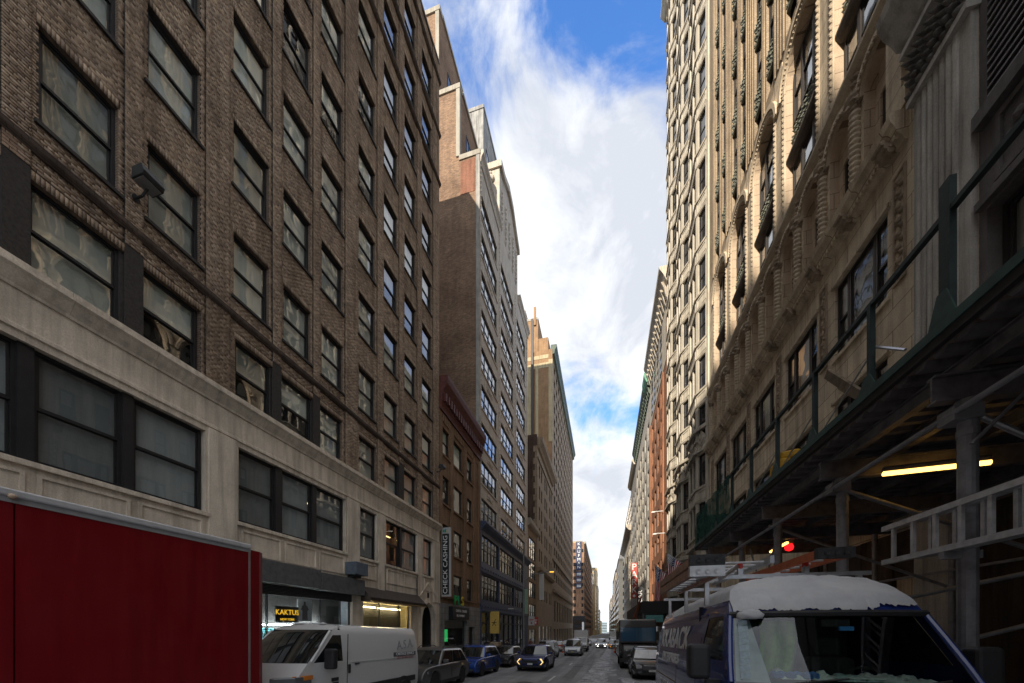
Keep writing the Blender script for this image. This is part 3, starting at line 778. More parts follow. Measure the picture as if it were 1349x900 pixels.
band(C_, LEFT, 'cornice', [(18.75, 0), (18.75, .12), (19.1, .15), (19.3, .25), (20.0, .3), (20.25, .45), (20.6, .66), (20.95, .72), (21.15, .72), (21.2, 0)], 25.45, 34.66, RUST)
m = MB(LEFT.t)
for i in range(18): s = 25.7 + i * .5; m.box(s, s + .22, 19.35, 20.0, .28, .46)
m.build('bracket_row', RUST, C_)
RECESS = plain('dark recess brown', (.05, .04, .03), .9)  # near black brown for recesses, not put on any part
m = MB(LEFT.t)
for i in range(26):
    s = 25.95 + i * .33
    if any(a - .2 < s < b for a, b in ((25.42, 25.85), (27.45, 27.95), (30.3, 30.9), (32.7, 33.3), (34.1, 34.6))): continue
    m.box(s, s + .2, 18.0, 18.6, .003, .08)
tag(m.build('corbel_row', BRK_C, C_), kind='stuff')
m = MB(LEFT.t)
m.wall(25.4, 34.62, -2, 3.95, [(26.2, 31.0, -2, 2.6), (31.5, 33.0, -2, 2.1)], .3, .08, 0, 0); m.face([(25.4, -2, -.7), (34.6, -2, -.7), (34.6, 3.95, -.7), (25.4, 3.95, -.7)], 1)
m.build('stone_front', [STN_C, CEIL], C_, fix=False)
m = MB(LEFT.t); m.face([(26.2, -2, -.15), (31, -2, -.15), (31, 2.6, -.15), (26.2, 2.6, -.15)]); m.build('shop_glass', G_FLAT, C_)
m = MB(LEFT.t); m.box(31.5, 33.0, -2, 2.1, -.28, -.2); m.build('door', DOOR, C_)
GRN = emit('green neon', (.03, .5, .12), .35)
m = MB(LEFT.t); m.box(27.2, 27.9, .9, 1.9, -.45, -.42); m.build('neon_sign', GRN, C_)
# blade sign: CHECK CASHING
t = thing('blade_sign', 'tall black blade sign with white CHECK CASHING lettering between the dark brick and brownstone fronts', 'sign', (-11.8, 25.75, 4.4))
m = MB(); m.box(-12.16, -11.38, 25.66, 25.86, 4.42, 9.68); m.build('frame', plain('pale sign cabinet', (.42, .42, .41), .5), t, bevel=.02)
m = MB(); m.box(-12.05, -11.49, 25.645, 25.67, 4.56, 9.2); pn = m.build('panel', plain('sign face black', (.012, .014, .016), .4), t)
WHT = plain('white lettering', (.75, .75, .73), .5, 0, .05)
put_text('lettering', text_mesh('lettering', 'CHECK CASHING', .50, WHT, sx=1.13), pn, (-11.78, 25.640, 6.85), (pi / 2, -pi / 2, 0))
m = MB(); m.box(-11.98, -11.86, 25.64, 25.67, 9.32, 9.5); m.build('logo', plain('logo green', (.05, .35, .10), .5), t)
m = MB(); m.box(-11.84, -11.72, 25.64, 25.67, 9.32, 9.56); m.build('logo', plain('logo blue', (.05, .2, .45), .5), t)
m = MB(); m.box(-11.70, -11.60, 25.64, 25.67, 9.32, 9.46); m.build('logo', plain('logo yellow', (.6, .45, .05), .5), t)
# little shop sign with coloured letters and a lettered box
t = thing('shop_sign', 'green and yellow PLS letters above a black lightbox over the brownstone shop', 'sign', (-12.0, 28.6, 2.7))
m = MB(LEFT.t); m.box(27.0, 30.6, 2.72, 3.75, .09, .45); bx = m.build('lightbox', plain('sign face black', (.012, .014, .016), .4), t)
for q, (tx, cc) in enumerate((('P', (.02, .35, .08)), ('L', (.02, .3, .12)), ('S', (.55, .42, .03)))):
    put_text('lettering', text_mesh('lettering', tx, 1.15, plain('letter paint %d' % q, cc, .5), .05), t, (-11.9, 27.9 + q * .75, 4.25), (pi / 2, 0, pi / 2))
put_text('lettering', text_mesh('lettering', 'CHECKS  CASHED', .30, WHT), bx, (-11.742, 28.8, 3.42), (pi / 2, 0, pi / 2)); put_text('lettering', text_mesh('lettering', 'BILL PAYMENT', .26, WHT), bx, (-11.742, 28.6, 3.02), (pi / 2, 0, pi / 2))

# ---- tall grey beige building with setbacks
BG = stone('grey beige terracotta', (.60, .54, .46), .22, .25, .14, .0)
BRK_B = brickwork('tan common brick', (.36, .225, .14), (.19, .118, .078), (.26, .20, .155), .30, .10, .014, .2)
BRK_R = brickwork('red patch brick', (.36, .15, .09), (.30, .13, .085), (.2, .15, .12), .21, .075)
CREAM = stone('cream coping stone', (.41, .38, .32), .2, .2, .12)
BW = [(35.2, 40.75), (42.4, 48.6), (50.45, 56.25)]; BR = [12.93 + 3.87 * k for k in range(9)]; BH = 2.4
ops = [(a, b, z, z + BH) for a, b in BW for z in BR]
B_ = shell('setback_building', 'tall grey beige office building with stepped brick end wall and navy shopfront', LEFT, 34.68, 58.0, 12.2, 50.0, 2.1, (BG, BRK_B), ops)
m = MB(LEFT.t); m.box(34.7, 57.98, -3, 49.9, -2.11, -24); m.box(34.71, 57.9, 49.9, 57.4, -2.14, -24); m.box(34.72, 57.7, 57.4, 66.3, -4.4, -24); m.build('core', BRK_B, B_)
for a, b in BW:
    for z in BR:
        window(B_, LEFT, (a + b) / 2, z + .01, b - a - .01, BH - .02, .16, 4, 2, BLACK, G_WAVE, mull=.16, blind=lambda: RND.choice([0, 0, .3, .5, 1]))
        m = MB(LEFT.t); m.box(a - .1, b + .1, z - .16, z - .004, -.02, .09); m.build('sill', BG, B_)
# carved tablets between storeys and bead mouldings up the piers
def tablet(root, fac, s, z, w, h, mat, d=0.0):
    m = MB(fac.t); m.box(s - w / 2, s + w / 2, z - h / 2, z + h / 2, d + .002, d + .05); m.prism([(s - w * .3, z), (s, z - h * .36), (s + w * .3, z), (s, z + h * .36)], d + .05, d + .10, 2)
    for q in (-.42, .42): m.lathe([(.001, .05), (h * .22, .05), (h * .16, .09), (.001, .1)], (s + q * w, z, d), 2, 8)
    return m.build('carved_tablet', mat, root)
for a, b in BW:
    for k in range(8): 
        if k in (0, 1, 3, 6): tablet(B_, LEFT, (a + b) / 2, BR[k] + BH + .75, 1.9, .6, BG)
for s in (34.85, 41.6, 49.5, 57.1):
    m = MB(LEFT.t)
    m.box(s - .09, s + .09, 12.8, 49.6, .0, .07)
    for i in range(72): m.lathe([(.001, .06), (.11, .07), (.001, .16)], (s, 13.1 + i * .5, 0), 2, 6)
    m.build('bead_moulding', BG, B_, fix=False)
band(B_, LEFT, 'parapet_cornice', [(48.9, 0), (48.9, .1), (49.4, .18), (49.7, .4), (50.05, .4), (50.05, 0)], 34.7, 41.6, BG)
band(B_, LEFT, 'parapet_cornice', [(48.9, 0), (48.9, .1), (49.4, .18), (49.7, .4), (50.05, .4), (50.05, 0)], 51.2, 58.05, BG)
# central dormer block with a curved parapet and a carved mask on its flank
m = MB(LEFT.t)
dorm = [(41.8, 50.0), (51.0, 50.0), (51.0, 56.2), (49.6, 57.0), (47.6, 58.3), (45.4, 58.6), (43.4, 57.6), (41.8, 57.4)]
m.prism(dorm, -.01, -2.3, 2); m.build('dormer_block', BG, B_)
m = MB(LEFT.t)
for (a, b), (c, d) in zip([(41.6, 57.4), (43.4, 57.6), (45.4, 58.6), (47.6, 58.3), (49.6, 57.0), (51.2, 56.2)], [(43.4, 57.6), (45.4, 58.6), (47.6, 58.3), (49.6, 57.0), (51.2, 56.2)]):
    m.prism([(a, b - .45), (c, d - .45), (c, d + .3), (a, b + .3)], .3, -2.5, 2)
m.build('dormer_cornice', BG, B_)
for s in (42.6, 44.4, 46.2, 48.0, 49.8):
    m = MB(LEFT.t)
    for i in range(8): m.lathe([(.001, .0), (.34 - .1 * (i % 2), .02), (.001, .22)], (s + .12 * (i % 2), 50.6 + i * .62, 0), 2, 7)
    m.build('carved_garland', BG, B_)
m = MB(); c = (-13.3, 41.8, 55.8); m.lathe([(.001, .0), (.42, -.02), (.5, -.18), (.34, -.36), (.001, -.42)], c, 1, 12); m.lathe([(.001, 0), (.2, -.03), (.14, -.2), (.001, -.24)], (c[0], c[1], c[2] + .75), 1, 10); m.build('carved_mask', BG, B_, smooth=True)
# end wall coping and quoins, cream stone; red brick patch
m = MB()
for (L0, L1, z) in ((-14.4, -12.12, 50.0), (-16.7, -14.28, 57.4), (-24, -16.5, 66.3)):
    n = max(2, int((L1 - L0) / .75))
    for i in range(n):
        a = L0 + (L1 - L0) * i / n; b = L0 + (L1 - L0) * (i + 1) / n - .015
        m = MB(); m.box(a, b, 34.58, 35.3, z - .38, z + .10); m.build('coping_stone', CREAM, B_)
for (L1, z0, z1) in ((-12.19, 4, 49.43), (-14.35, 50.1, 56.83), (-16.65, 57.5, 65.73)):
    m = MB(); m.box(L1 - .38, L1 + .02, 34.60, 35.0, z0, z1 + .15); m.build('quoin_strip', CREAM if z0 > 20 else stone('weathered quoin', (.40, .385, .36), .35), B_)
m = MB(); m.box(-14.25, -12.72, 34.655, 34.69, 46.1, 49.42); m.build('brick_patch', BRK_R, B_)
# windows of the set back storeys
SB1 = Fac(-14.34, 1); SB2 = Fac(-16.6, 1)
for s in (37.2, 40.0):
    simple_window(B_, SB1, s, 51.5, 1.6, 3.0, -.03, cols=2); 
for s in (37.4, 40.4, 43.4): simple_window(B_, SB2, s, 59.2, 1.5, 3.2, -.03, cols=2)
band(B_, SB1, 'parapet_coping', [(57.2, 0), (57.2, .14), (57.5, .14), (57.5, 0)], 35.3, 57.6, CREAM)
band(B_, SB2, 'parapet_coping', [(66.1, 0), (66.1, .14), (66.4, .14), (66.4, 0)], 35.3, 57.6, CREAM)
PH = Fac(-17.1, 1)
m = MB(); m.box(-26, -17.1, 50.2, 57.6, 66.2, 77.4); m.box(-26, -17.0, 50.1, 57.7, 77.4, 77.9); m.build('penthouse', stone('grey stucco', (.38, .375, .36), .45, .2, .3), B_)
for s in (52.0, 54.2, 56.2): simple_window(B_, PH, s, 68.5, 1.3, 4.5, -.03)
# navy shopfront, two storeys of lattice windows
NAVY = plain('navy painted cast iron', (.05, .066, .12), .5, 0, .3, 6, .1)
m = MB(LEFT.t)
NW = [(34.55, 41.0), (41.45, 48.45), (49.0, 54.9)]; nops = [(a, b, z0, z1) for a, b in NW for z0, z1 in ((8.72, 11.5), (4.86, 7.5))]
nops += [(a, b, -3, 3.6) for a, b in NW]
m.wall(33.95 + .72, 57.7, -3, 12.2, [(max(a, 34.9), b, c, d) for a, b, c, d in nops], .3, .16, 0, 0); m.face([(34.68, -3, .16), (34.68, -3, -.6), (34.68, 12.2, -.6), (34.68, 12.2, .16)]); m.face([(34.7, -3, -.7), (57.7, -3, -.7), (57.7, 12.2, -.7), (34.7, 12.2, -.7)], 1)
m.build('cast_iron_front', [NAVY, CEIL], B_, fix=False)
for a, b in NW:
    a = max(a, 34.9)
    for z0, z1 in ((8.72, 11.5), (4.86, 7.5)):
        w = window(B_, LEFT, (a + b) / 2, z0 + .005, b - a - .01, z1 - z0 - .01, .02, 5, 2, BLACK, G_WAVE, mull=.13, blind=lambda: RND.choice([0, .5, 1, 1]))
        m = MB(LEFT.t); m.box(a + .07, b - .07, z1 - .82, z1 - .72, -.1, .0); m.build('transom', BLACK, B_)
    m = MB(LEFT.t); m.face([(a, -3, -.05), (b, -3, -.05), (b, 3.6, -.05), (a, 3.6, -.05)]); m.build('shop_glass', G_FLAT, B_)
    m = MB(LEFT.t)
    for i in range(4): q = a + (b - a) * i / 3; m.box(q - .05, q + .05, -3, 3.6, -.06, .05)
    m.box(a, b, 2.4, 2.52, -.03, .05); m.build('shopfront_frame', BLACK, B_)
band(B_, LEFT, 'navy_cornice', [(11.9, .16), (12.1, .3), (12.3, .55), (12.55, .7), (12.75, .7), (12.8, .0), (11.9, 0)], 34.0 + .7, 57.9, NAVY)
m = MB(LEFT.t)
for z in (8.1, 4.2):
    for i in range(23): m.lathe([(.001, .16), (.12, .17), (.09, .24), (.001, .26)], (35.0 + i * .95, z, 0), 2, 8)
m.build('rosette_row', NAVY, B_)
band(B_, LEFT, 'navy_ledge', [(7.6, .16), (7.65, .32), (7.8, .34), (7.85, .16)], 34.7, 57.7, NAVY); band(B_, LEFT, 'navy_ledge', [(3.65, .16), (3.7, .32), (3.85, .34), (3.9, .16)], 34.7, 57.7, NAVY)
t = thing('blade_sign', 'square yellow blade sign on the navy shopfront', 'sign', (-11.5, 37.5, 1.6))
m = MB(); m.box(-12.0, -11.0, 37.4, 37.6, 1.4, 3.75); m.build('panel', plain('sign yellow', (.62, .42, .10), .5, 0, .1), t, bevel=.02)
m = MB(); m.box(-11.8, -11.25, 37.38, 37.405, 2.55, 2.62); m.prism([(-11.75, 2.2), (-11.68, 2.2), (-11.3, 2.95), (-11.37, 2.95)], 37.38, 37.405, 1); m.prism([(-11.3, 2.2), (-11.37, 2.2), (-11.6, 2.6), (-11.53, 2.6)], 37.379, 37.406, 1); m.build('emblem', plain('sign face black', (.012, .014, .016), .4), t)
m = MB(); m.tube((-12.1, 37.5, 3.6), (-11.2, 37.5, 3.6), .03); m.build('bracket', BLACK, t)

# ---- low tan building, brown stone block, tall orange tower
TAN = brickwork('tan front brick', (.40, .285, .17), (.34, .24, .15), (.22, .17, .12), .2, .07)
rows = [(13.85, 3.4), (10.4, 2.9), (7.1, 2.7), (3.3, 2.7)]
D_ = shell('tan_house', 'narrow five storey tan brick building with a pale cornice beside the navy shopfront', LEFT, 58.05, 66.8, -4, 19.3, 14, (TAN, TAN), [(59.4, 65.2, z, z + h) for z, h in rows] + [(59.4, 65.2, -4, 1.6)])
for z, h in rows: window(D_, LEFT, 62.3, z + .01, 5.78, h - .02, .15, 3, 2, BLACK, G_WAVE, mull=.2, blind=lambda: RND.choice([0, .5, 1]))
band(D_, LEFT, 'cornice', [(18.6, 0), (18.8, .3), (19.2, .5), (19.9, .5), (19.9, -.3), (18.6, -.3)], 58.08, 66.75, CREAM)
m = MB(LEFT.t); m.box(59.4, 65.2, -4, 1.6, -.3, -.15); m.build('shopfront', darkglass('dark shop glass'), D_)

BRN = stone('brown sandstone', (.36, .285, .205), .3, .3, .2)
BRK_D = brickwork('dark chocolate brick', (.16, .11, .085), (.13, .09, .07), (.09, .075, .06))
ew = []
for s in (68.6, 71.0, 75.2, 77.6, 81.8, 84.2): ew += [(s, s + 1.35, z, z + 2.5) for z in [7.2, 14.6, 18.6, 22.6, 26.6, 30.6]] 
E_ = shell('stone_block', 'brown sandstone block of paired windows with a moulded cornice and quoined end wall', LEFT, 66.85, 86.75, -4, 36.2, 20, (BRN, BRK_D), ew + [(68.5 + i * 4.6, 71.8 + i * 4.6, -4, 2.2) for i in range(4)] + [(68.3 + i * 6.6, 72.9 + i * 6.6, 7.0, 10.6) for i in range(0)])
for a, b, z0, z1 in ew: simple_window(E_, LEFT, (a + b) / 2, z0 + .01, b - a - .01, z1 - z0 - .02, .16)
band(E_, LEFT, 'cornice', [(35.4, 0), (35.6, .3), (36.0, .5), (36.6, 1.0), (37.4, 1.1), (37.5, 0)], 66.9, 86.7, BRN)
band(E_, LEFT, 'balcony_ledge', [(12.4, 0), (12.5, .4), (12.9, .7), (13.3, .7), (13.3, 0)], 66.9, 86.7, BRN); band(E_, LEFT, 'belt_course', [(33.6, 0), (33.6, .2), (33.9, .2), (33.9, 0)], 66.9, 86.7, BRN)
for i in range(28):
    m = MB(); w = .75 if i % 2 else .45; m.box(-12.2 - w, -12.17, 66.80, 66.86, 4 + i * 1.14, 4 + i * 1.14 + 1.1); m.build('quoin', BRN, E_)
m = MB(); m.box(-26, -12.3, 66.83, 67.4, 36.2, 38.0); m.build('parapet', BRK_D, E_)
m = MB(LEFT.t)
for i in range(4): m.box(68.5 + i * 4.6, 71.8 + i * 4.6, -4, 2.2, -.3, -.15)
m.build('shopfront', darkglass('dark shop glass'), E_)
t = thing('banner_sign', 'pale vertical banner sign on the brown sandstone block', 'sign', (-11.6, 68.4, 7)); m = MB(); m.box(-12.1, -11.2, 68.3, 68.45, 7.2, 12.2); m.build('panel', plain('pale banner', (.55, .56, .56), .6), t); m = MB(); m.tube((-12.2, 68.4, 12.25), (-11.1, 68.4, 12.25), .05); m.build('bracket', BLACK, t)

TWR = brickwork('orange tower brick', (.42, .25, .13), (.34, .205, .11), (.30, .22, .15), .21, .075, .009, .2)
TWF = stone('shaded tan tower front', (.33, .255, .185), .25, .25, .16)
fw = []
for i in range(14):
    for k in range(17):
        s = 89.6 + i * 3.85; z = 13.5 + k * 3.2
        fw.append((s, s + 2.3, z, z + 2.0))
F_ = shell('orange_tower', 'tall orange brick tower with cream trim and a green copper cornice', LEFT, 86.8, 144.0, -5, 68.6, 22, (TWF, TWR), fw + [(89.4 + i * 5.4, 93.0 + i * 5.4, 3.4, 8.6) for i in range(10)] + [(89.4 + i * 5.4, 93.0 + i * 5.4, -5, 1.6) for i in range(10)])
for a, b, z0, z1 in fw: simple_window(F_, LEFT, (a + b) / 2, z0 + .01, b - a - .01, z1 - z0 - .02, .18, cols=2)
m = MB(LEFT.t)
for i in range(10):
    for z0, z1 in ((3.4, 8.6), (-5, 1.6)): m.box(89.4 + i * 5.4, 93.0 + i * 5.4, z0, z1, -.3, -.18)
m.build('shopfront', darkglass('dark shop glass'), F_)
band(F_, LEFT, 'belt_course', [(10.4, 0), (10.5, .5), (11.2, .6), (11.3, 0)], 86.9, 144, TWF); band(F_, LEFT, 'belt_course', [(18.2, 0), (18.2, .25), (18.6, .25), (18.6, 0)], 86.9, 144, TWF)
COPPER = plain('dull green copper', (.085, .115, .085), .6, 0, .3, 1.5)
band(F_, LEFT, 'cornice', [(67.4, 0), (67.6, .5), (68.4, .6), (69.0, 1.0), (69.6, 1.05), (69.7, -.4), (67.4, -.4)], 86.85, 144.2, COPPER)
m = MB(); 
for q in ((-13.1, -12.15, 46.5, 66.2), (-16.3, -15.6, 46.0, 64.4), (-20.5, -17.2, 44.0, 64.4)): m.box(q[0], q[1], 86.74, 86.82, q[2], q[3])
m.box(-24, -13.1, 86.735, 86.82, 64.4, 65.6); m.box(-24, -13.1, 86.735, 86.82, 66.6, 67.5); m.build('cream_trim', stone('cream painted render', (.52, .44, .28), .25, .15, .15), F_)
m = MB(); m.box(-17.3, -16.75, 86.3, 87.0, 20, 76.4); m.build('flue_pipe', plain('black flue steel', (.05, .04, .038), .5, 0, .25), F_)
m = MB(); m.box(-28, -18.05, 100, 130, 66, 87.6); m.build('upper_storeys', TWR, F_); m = MB(); m.box(-28, -18.0, 99.9, 130.1, 87.6, 88.2); m.build('coping', CREAM, F_)
m = MB(); m.box(-23.4, -21.7, 100.5, 104, 88.2, 91.4); m.build('tank_house', TWR, F_)
m = MB(); m.box(-17.95, -15.2, 100, 112, 68.6, 82.2); m.build('stair_tower', TWR, F_); m = MB(); m.box(-19.2, -18.6, 99.6, 100.2, 86, 91.0); m.build('chimney', TWR, F_)

# ---- beyond the avenue
ORB = brickwork('far orange brick', (.38, .225, .135), (.32, .19, .12), (.3, .2, .14), .3, .1)
ENDK = Fac(S=212.0)
K_ = shell('sign_building', 'orange brick building beyond the avenue with a tall navy KAUFMAN sign on its end wall', Fac(-11.6, 1), 212.0, 330.0, -8, 50.6, 24, (ORB, ORB), [])
KF = Fac(-11.6, 1)
for i in range(16):
    for k in range(12): simple_window(K_, KF, 216 + i * 7.2, 1 + k * 4.1, 3.6, 2.3, -.04, cols=2)
for k in range(13):
    simple_window(K_, ENDK, -17.0, -2 + k * 3.9, 1.5, 2.0, -.05)
    if k not in (11,): simple_window(K_, ENDK, -12.5, -2 + k * 3.9, 1.1, 1.9, -.05)
band(K_, KF, 'cornice', [(49.5, 0), (50, .9), (51, 1.0), (51, -.3), (49.5, -.3)], 212.1, 330, CREAM)
t = thing('wall_sign', 'tall navy wall sign spelling KAUFMAN in white, high on the orange brick end wall', 'sign', (-14.4, 211.9, 24))
NV = plain('sign navy', (.02, .03, .075), .6)
m = MB(); m.box(-16.1, -12.9, 211.75, 211.95, 34.5, 51.0); p_ = m.build('panel', NV, t)
for i, ch in enumerate('KAUFMAN'): put_text('letter', text_mesh('letter', ch, 2.25, WHT, .02, sx=1.1), p_, (-14.5, 211.73, 49.6 - i * 2.22), (pi / 2, 0, 0))
for z in (31.0, 27.6, 24.2):
    m = MB(); m.box(-16.1, -12.9, 211.75, 211.95, z, z + 2.9); q_ = m.build('panel', NV, t); m = MB()
    for j in (.75, 1.6): m.box(-15.7, -13.3, 211.70, 211.76, z + j, z + j + .38)
    m.build('lettering', WHT, q_)
t = thing('corner_store', 'low black clad corner building at the foot of the sign building', 'building', (-13.4, 207, -5))
m = MB(); m.box(-19, -11.0, 206.2, 211.7, -6, 8.2); m.build('wall', plain('black cladding', (.02, .02, .022), .9), t)
m = MB()
for z in (-4.4, -.6, 3.4): m.box(-18.2, -11.6, 206.1, 206.25, z, z + 2.4)
m.build('window', darkglass('dark shop glass'), t); m = MB(); m.box(-12.4, -11.3, 205.9, 206.1, -4, 4.8); m.build('banner', WHT, t)
def tower(name, label, L, sg, s0, s1, steps, mat, D=30, grp=None, wz=4.0, cols=5):
    """stepped far tower: steps = [(inset from the facade, z0, z1)]"""
    f = Fac(L, sg); r = thing(name, label, 'building', (L, (s0 + s1) / 2, ground(s0)), grp)
    for j, (ins, z0, z1) in enumerate(steps):
        m = MB(f.t); m.box(s0 + ins, s1, z0, z1, -ins, -D); m.build('storeys', mat, r)
        m = MB(f.t); m.box(s0 + ins - .3, s1, z1, z1 + 1.0, -ins + .3, -D); m.build('parapet', CREAM, r)
        e = Fac(S=s0 + ins); nk = int((z1 - max(z0, -2)) / wz)
        m = MB(e.t); a0 = L - sg * (ins + 1.2)
        w = min(D - ins - 2, 12); n = max(2, int(w / 2.6))
        for k in range(nk):
            for i in range(n):
                q = a0 - sg * (i + .5) * w / n; m.box(q - .55, q + .55, max(z0, -2) + k * wz + 1.0, max(z0, -2) + k * wz + 2.9, .02, .06)
        tag(m.build('window_grid', G_FAR, r), kind='stuff')
        m = MB(f.t); n = int((s1 - s0 - ins) / 4.2)
        for k in range(nk):
            for i in range(n):
                q = s0 + ins + 2 + i * 4.2; m.box(q, q + 1.9, max(z0, -2) + k * wz + 1.0, max(z0, -2) + k * wz + 2.9, -ins + .02, -ins + .06)
        tag(m.build('window_grid', G_FAR, r), kind='stuff')
    return r
GOLD = stone('far buff stone', (.62, .47, .26), .15, .1, .15); BUFF = stone('far pale stone', (.60, .52, .40), .15, .1, .12); FARB = stone('far brown brick', (.38, .27, .17), .2, .1, .15)
tower('far_block', 'dull brown far block past the sign building', -11.6, 1, 334, 372, [(0, -9, 52)], FARB)
tower('setback_tower', 'golden stepped tower on the left, tallest past the sign building', -9.4, 1, 376, 440, [(0, -10, 44), (2, 44, 58), (6, 58, 72), (14, 72, 92)], GOLD)
tower('setback_tower', 'slim golden stepped tower right behind the tallest golden one', -8.2, 1, 445, 520, [(0, -11, 50), (1.5, 50, 72)], GOLD)
tower('far_block', 'low buff block nearest the vanishing point on the left', -7.6, 1, 540, 640, [(0, -12, 26)], BUFF)
tower('far_block', 'tiny pale block closing the left side of the street', -6.6, 1, 660, 800, [(0, -14, 12)], GOLD)
# ================================================================== RIGHT SIDE
TC = stone('buff terracotta', (.80, .665, .485), .30, .35, .18, .56)
TCL = stone('pale buff terracotta', (.66, .545, .40), .18, .35, .14)
PEACH = stone('peach terracotta reveal', (.66, .51, .365), .15, .3, .12, .5)
TCB = brickwork('ribbed buff brick', (.50, .395, .27), (.43, .335, .23), (.33, .26, .19), .3, .085, .012, .25)
GREYS = stone('soot grey granite', (.56, .53, .48), .4, .35, .2)
VERD = stone('verdigris cast iron', (.25, .265, .215), .3, .6, .3)
LEAF = stone('carved terracotta leaf', (.46, .37, .27), .4, .6, .3)

R1 = thing('terracotta_building', 'ornate buff terracotta building of arches and twisted columns behind the sidewalk shed', 'building', (7.0, 18, ground(18)))
S0, S1, ZT = 9.05, 27.72, 56.0
bays = [(11.4 + 3.2 * k, 13.6 + 3.2 * k) for k in range(5)]
f2 = [(a, b, 10.5, 12.72) for a, b in bays]; f1 = [(a, b, 6.3, 9.05) for a, b in bays]
gf = [(a - .1, b + .2, -2, 4.3) for a, b in bays]
arc = [(11.17 + 1.6 * k, 12.28 + 1.6 * k, 14.5, 17.5, .555) for k in range(10)]
big = [(a - .02, b + .02, 18.35, 24.55, 1.12) for a, b in bays]
str_ = []
for a, b in bays:
    c = (a + b) / 2
    for q in (c - .68, c + .68):
        for k in range(9): str_.append((q - .42, q + .42, 27.75 + 3.35 * k, 29.95 + 3.35 * k))
m = MB(RIGHT.t)
m.wall(S0, S1, -2, 14.0, f2 + f1 + gf, .3, 0, 0, 0)
m.wall(S0, S1, 14.0, 18.2, arc, .26, 0, 0, 3)
m.wall(S0, S1, 18.2, 25.0, big, .36, 0, 0, 3)
m.wall(S0, S1, 25.0, ZT, [(o[0], o[1], 25.6, ZT - .5) for o in str_[::9]], .16, 0, 4, 4)
body(m, S0, S1, -2, ZT, 22, 4, 1, 2, .95)
m.build('wall', [TC, ROOM, ROOF, PEACH, TCB], R1, fix=False)
# arcade: inner peach wall with its own window, twisted column, archivolt, capital
rope = MB(); prof = [(.085, 0.0)]
for i in range(14):
    z = i * .16; prof += [(.10, z + .01), (.145, z + .05), (.15, z + .09), (.11, z + .145)]
rope.lathe([(.18, -.12), (.18, -.03), (.1, 0)] + prof[1:] + [(.12, 2.25)], (0, 0, 0), 2, 12)
bmx = rope.mesh('twisted_column', [TCL], smooth=True)
for v in bmx.vertices:                                   # wind the beads into a rope
    a = atan2(v.co.y, v.co.x); v.co.z += .05 * sin(a) if 0 < v.co.z < 2.2 else 0
capm = MB(); capm.lathe([(.1, 0), (.17, .06), (.13, .14), (.2, .26), (.26, .36), (.26, .42), (.001, .42)], (0, 0, 0), 2, 10)
for i in range(8): capm.lathe([(.001, 0), (.075, .05), (.05, .14), (.001, .17)], (.17 * cos(i * pi / 4), .17 * sin(i * pi / 4), .08 + .1 * (i % 2)), 2, 6)
capm = capm.mesh('capital', [LEAF])
for k, o in enumerate(arc):
    a, b = o[0], o[1]; c = (a + b) / 2; r = .555
    m = MB(RIGHT.t); m.wall(a, b, 14.5, 17.5, [(a + .2, b - .2, 14.6, 16.6)], .16, -.26, 0, 0); m.build('inner_arch_wall', PEACH, R1, fix=False)
    window(R1, RIGHT, c, 14.61, b - a - .4, 1.98, .34, 1, 2, DARKF, G_FLAT, blind=RND.choice([0, .5, 1]))
    x, y, z = RIGHT.t(b + .23, 14.58, .06)
    col = inst('twisted_column', bmx, R1, RIGHT.t(b + .24, 14.58, .07)); kid('capital', capm, col, (0, 0, 2.2))
    m = MB(RIGHT.t); n = 12
    for r0, r1, d in ((r + .0, r + .1, .09), (r + .1, r + .2, .15)):
        for i in range(n):
            t0, t1 = pi * i / n, pi * (i + 1) / n
            m.prism([(c - r0 * cos(t0), 16.945 + r0 * sin(t0)), (c - r1 * cos(t0), 16.945 + r1 * sin(t0)), (c - r1 * cos(t1), 16.945 + r1 * sin(t1)), (c - r0 * cos(t1), 16.945 + r0 * sin(t1))], 0, d, 2)
    for i in range(13):
        t0 = pi * (i + .5) / 13; m.lathe([(.001, .1), (.055, .12), (.001, .2)], (c - (r + .06) * cos(t0), 16.945 + (r + .06) * sin(t0), 0), 2, 6)
    m.build('archivolt', TCL, R1, fix=False)
    m = MB(RIGHT.t)                                       # carved crest between arches
    for i in range(9):
        q = i / 8; m.lathe([(.001, .02), (.10 - .03 * (i % 2), .06), (.001, .17)], (b + .24 + .07 * (-1) ** i, 17.05 + q * .85, 0), 2, 6)
    m.build('carved_crest', LEAF, R1, fix=False)
m = MB(RIGHT.t); m.prism([(17.92, 0), (17.95, .1), (18.1, .2), (18.2, .2), (18.25, 0)], 11.1, S1 - .05, 0); m.build('string_course', TCL, R1)
# bracketed belt with a mitred return at its near end
m = MB(RIGHT.t); m.prism([(13.72, 0), (13.74, .08), (13.86, .14), (13.98, .24), (14.12, .29), (14.22, .36), (14.38, .40), (14.45, .34), (14.47, 0)], 10.72, S1 - .02, 0); m.build('belt_cornice', TC, R1)
br = MB(RIGHT.t)
for i in range(11):
    m = MB(RIGHT.t); s = 11.1 + i * 1.6
    m.prism([(13.70, .0), (13.74, .2), (13.9, .34), (14.1, .40), (14.1, 0)], s - .11, s + .11, 0)
    for j in range(3): m.lathe([(.001, -.16), (.09 - j * .015, -.16), (.09 - j * .015, .16), (.001, .16)], (s, 13.82 + j * .1, .2 + j * .09), 0, 8)
    m.build('bracket', LEAF, R1)
m = MB(RIGHT.t)
for i in range(130): m.box(10.8 + i * .13, 10.86 + i * .13, 13.87, 13.98, .12, .24)
tag(m.build('dentil_row', TC, R1, fix=False), kind='stuff')
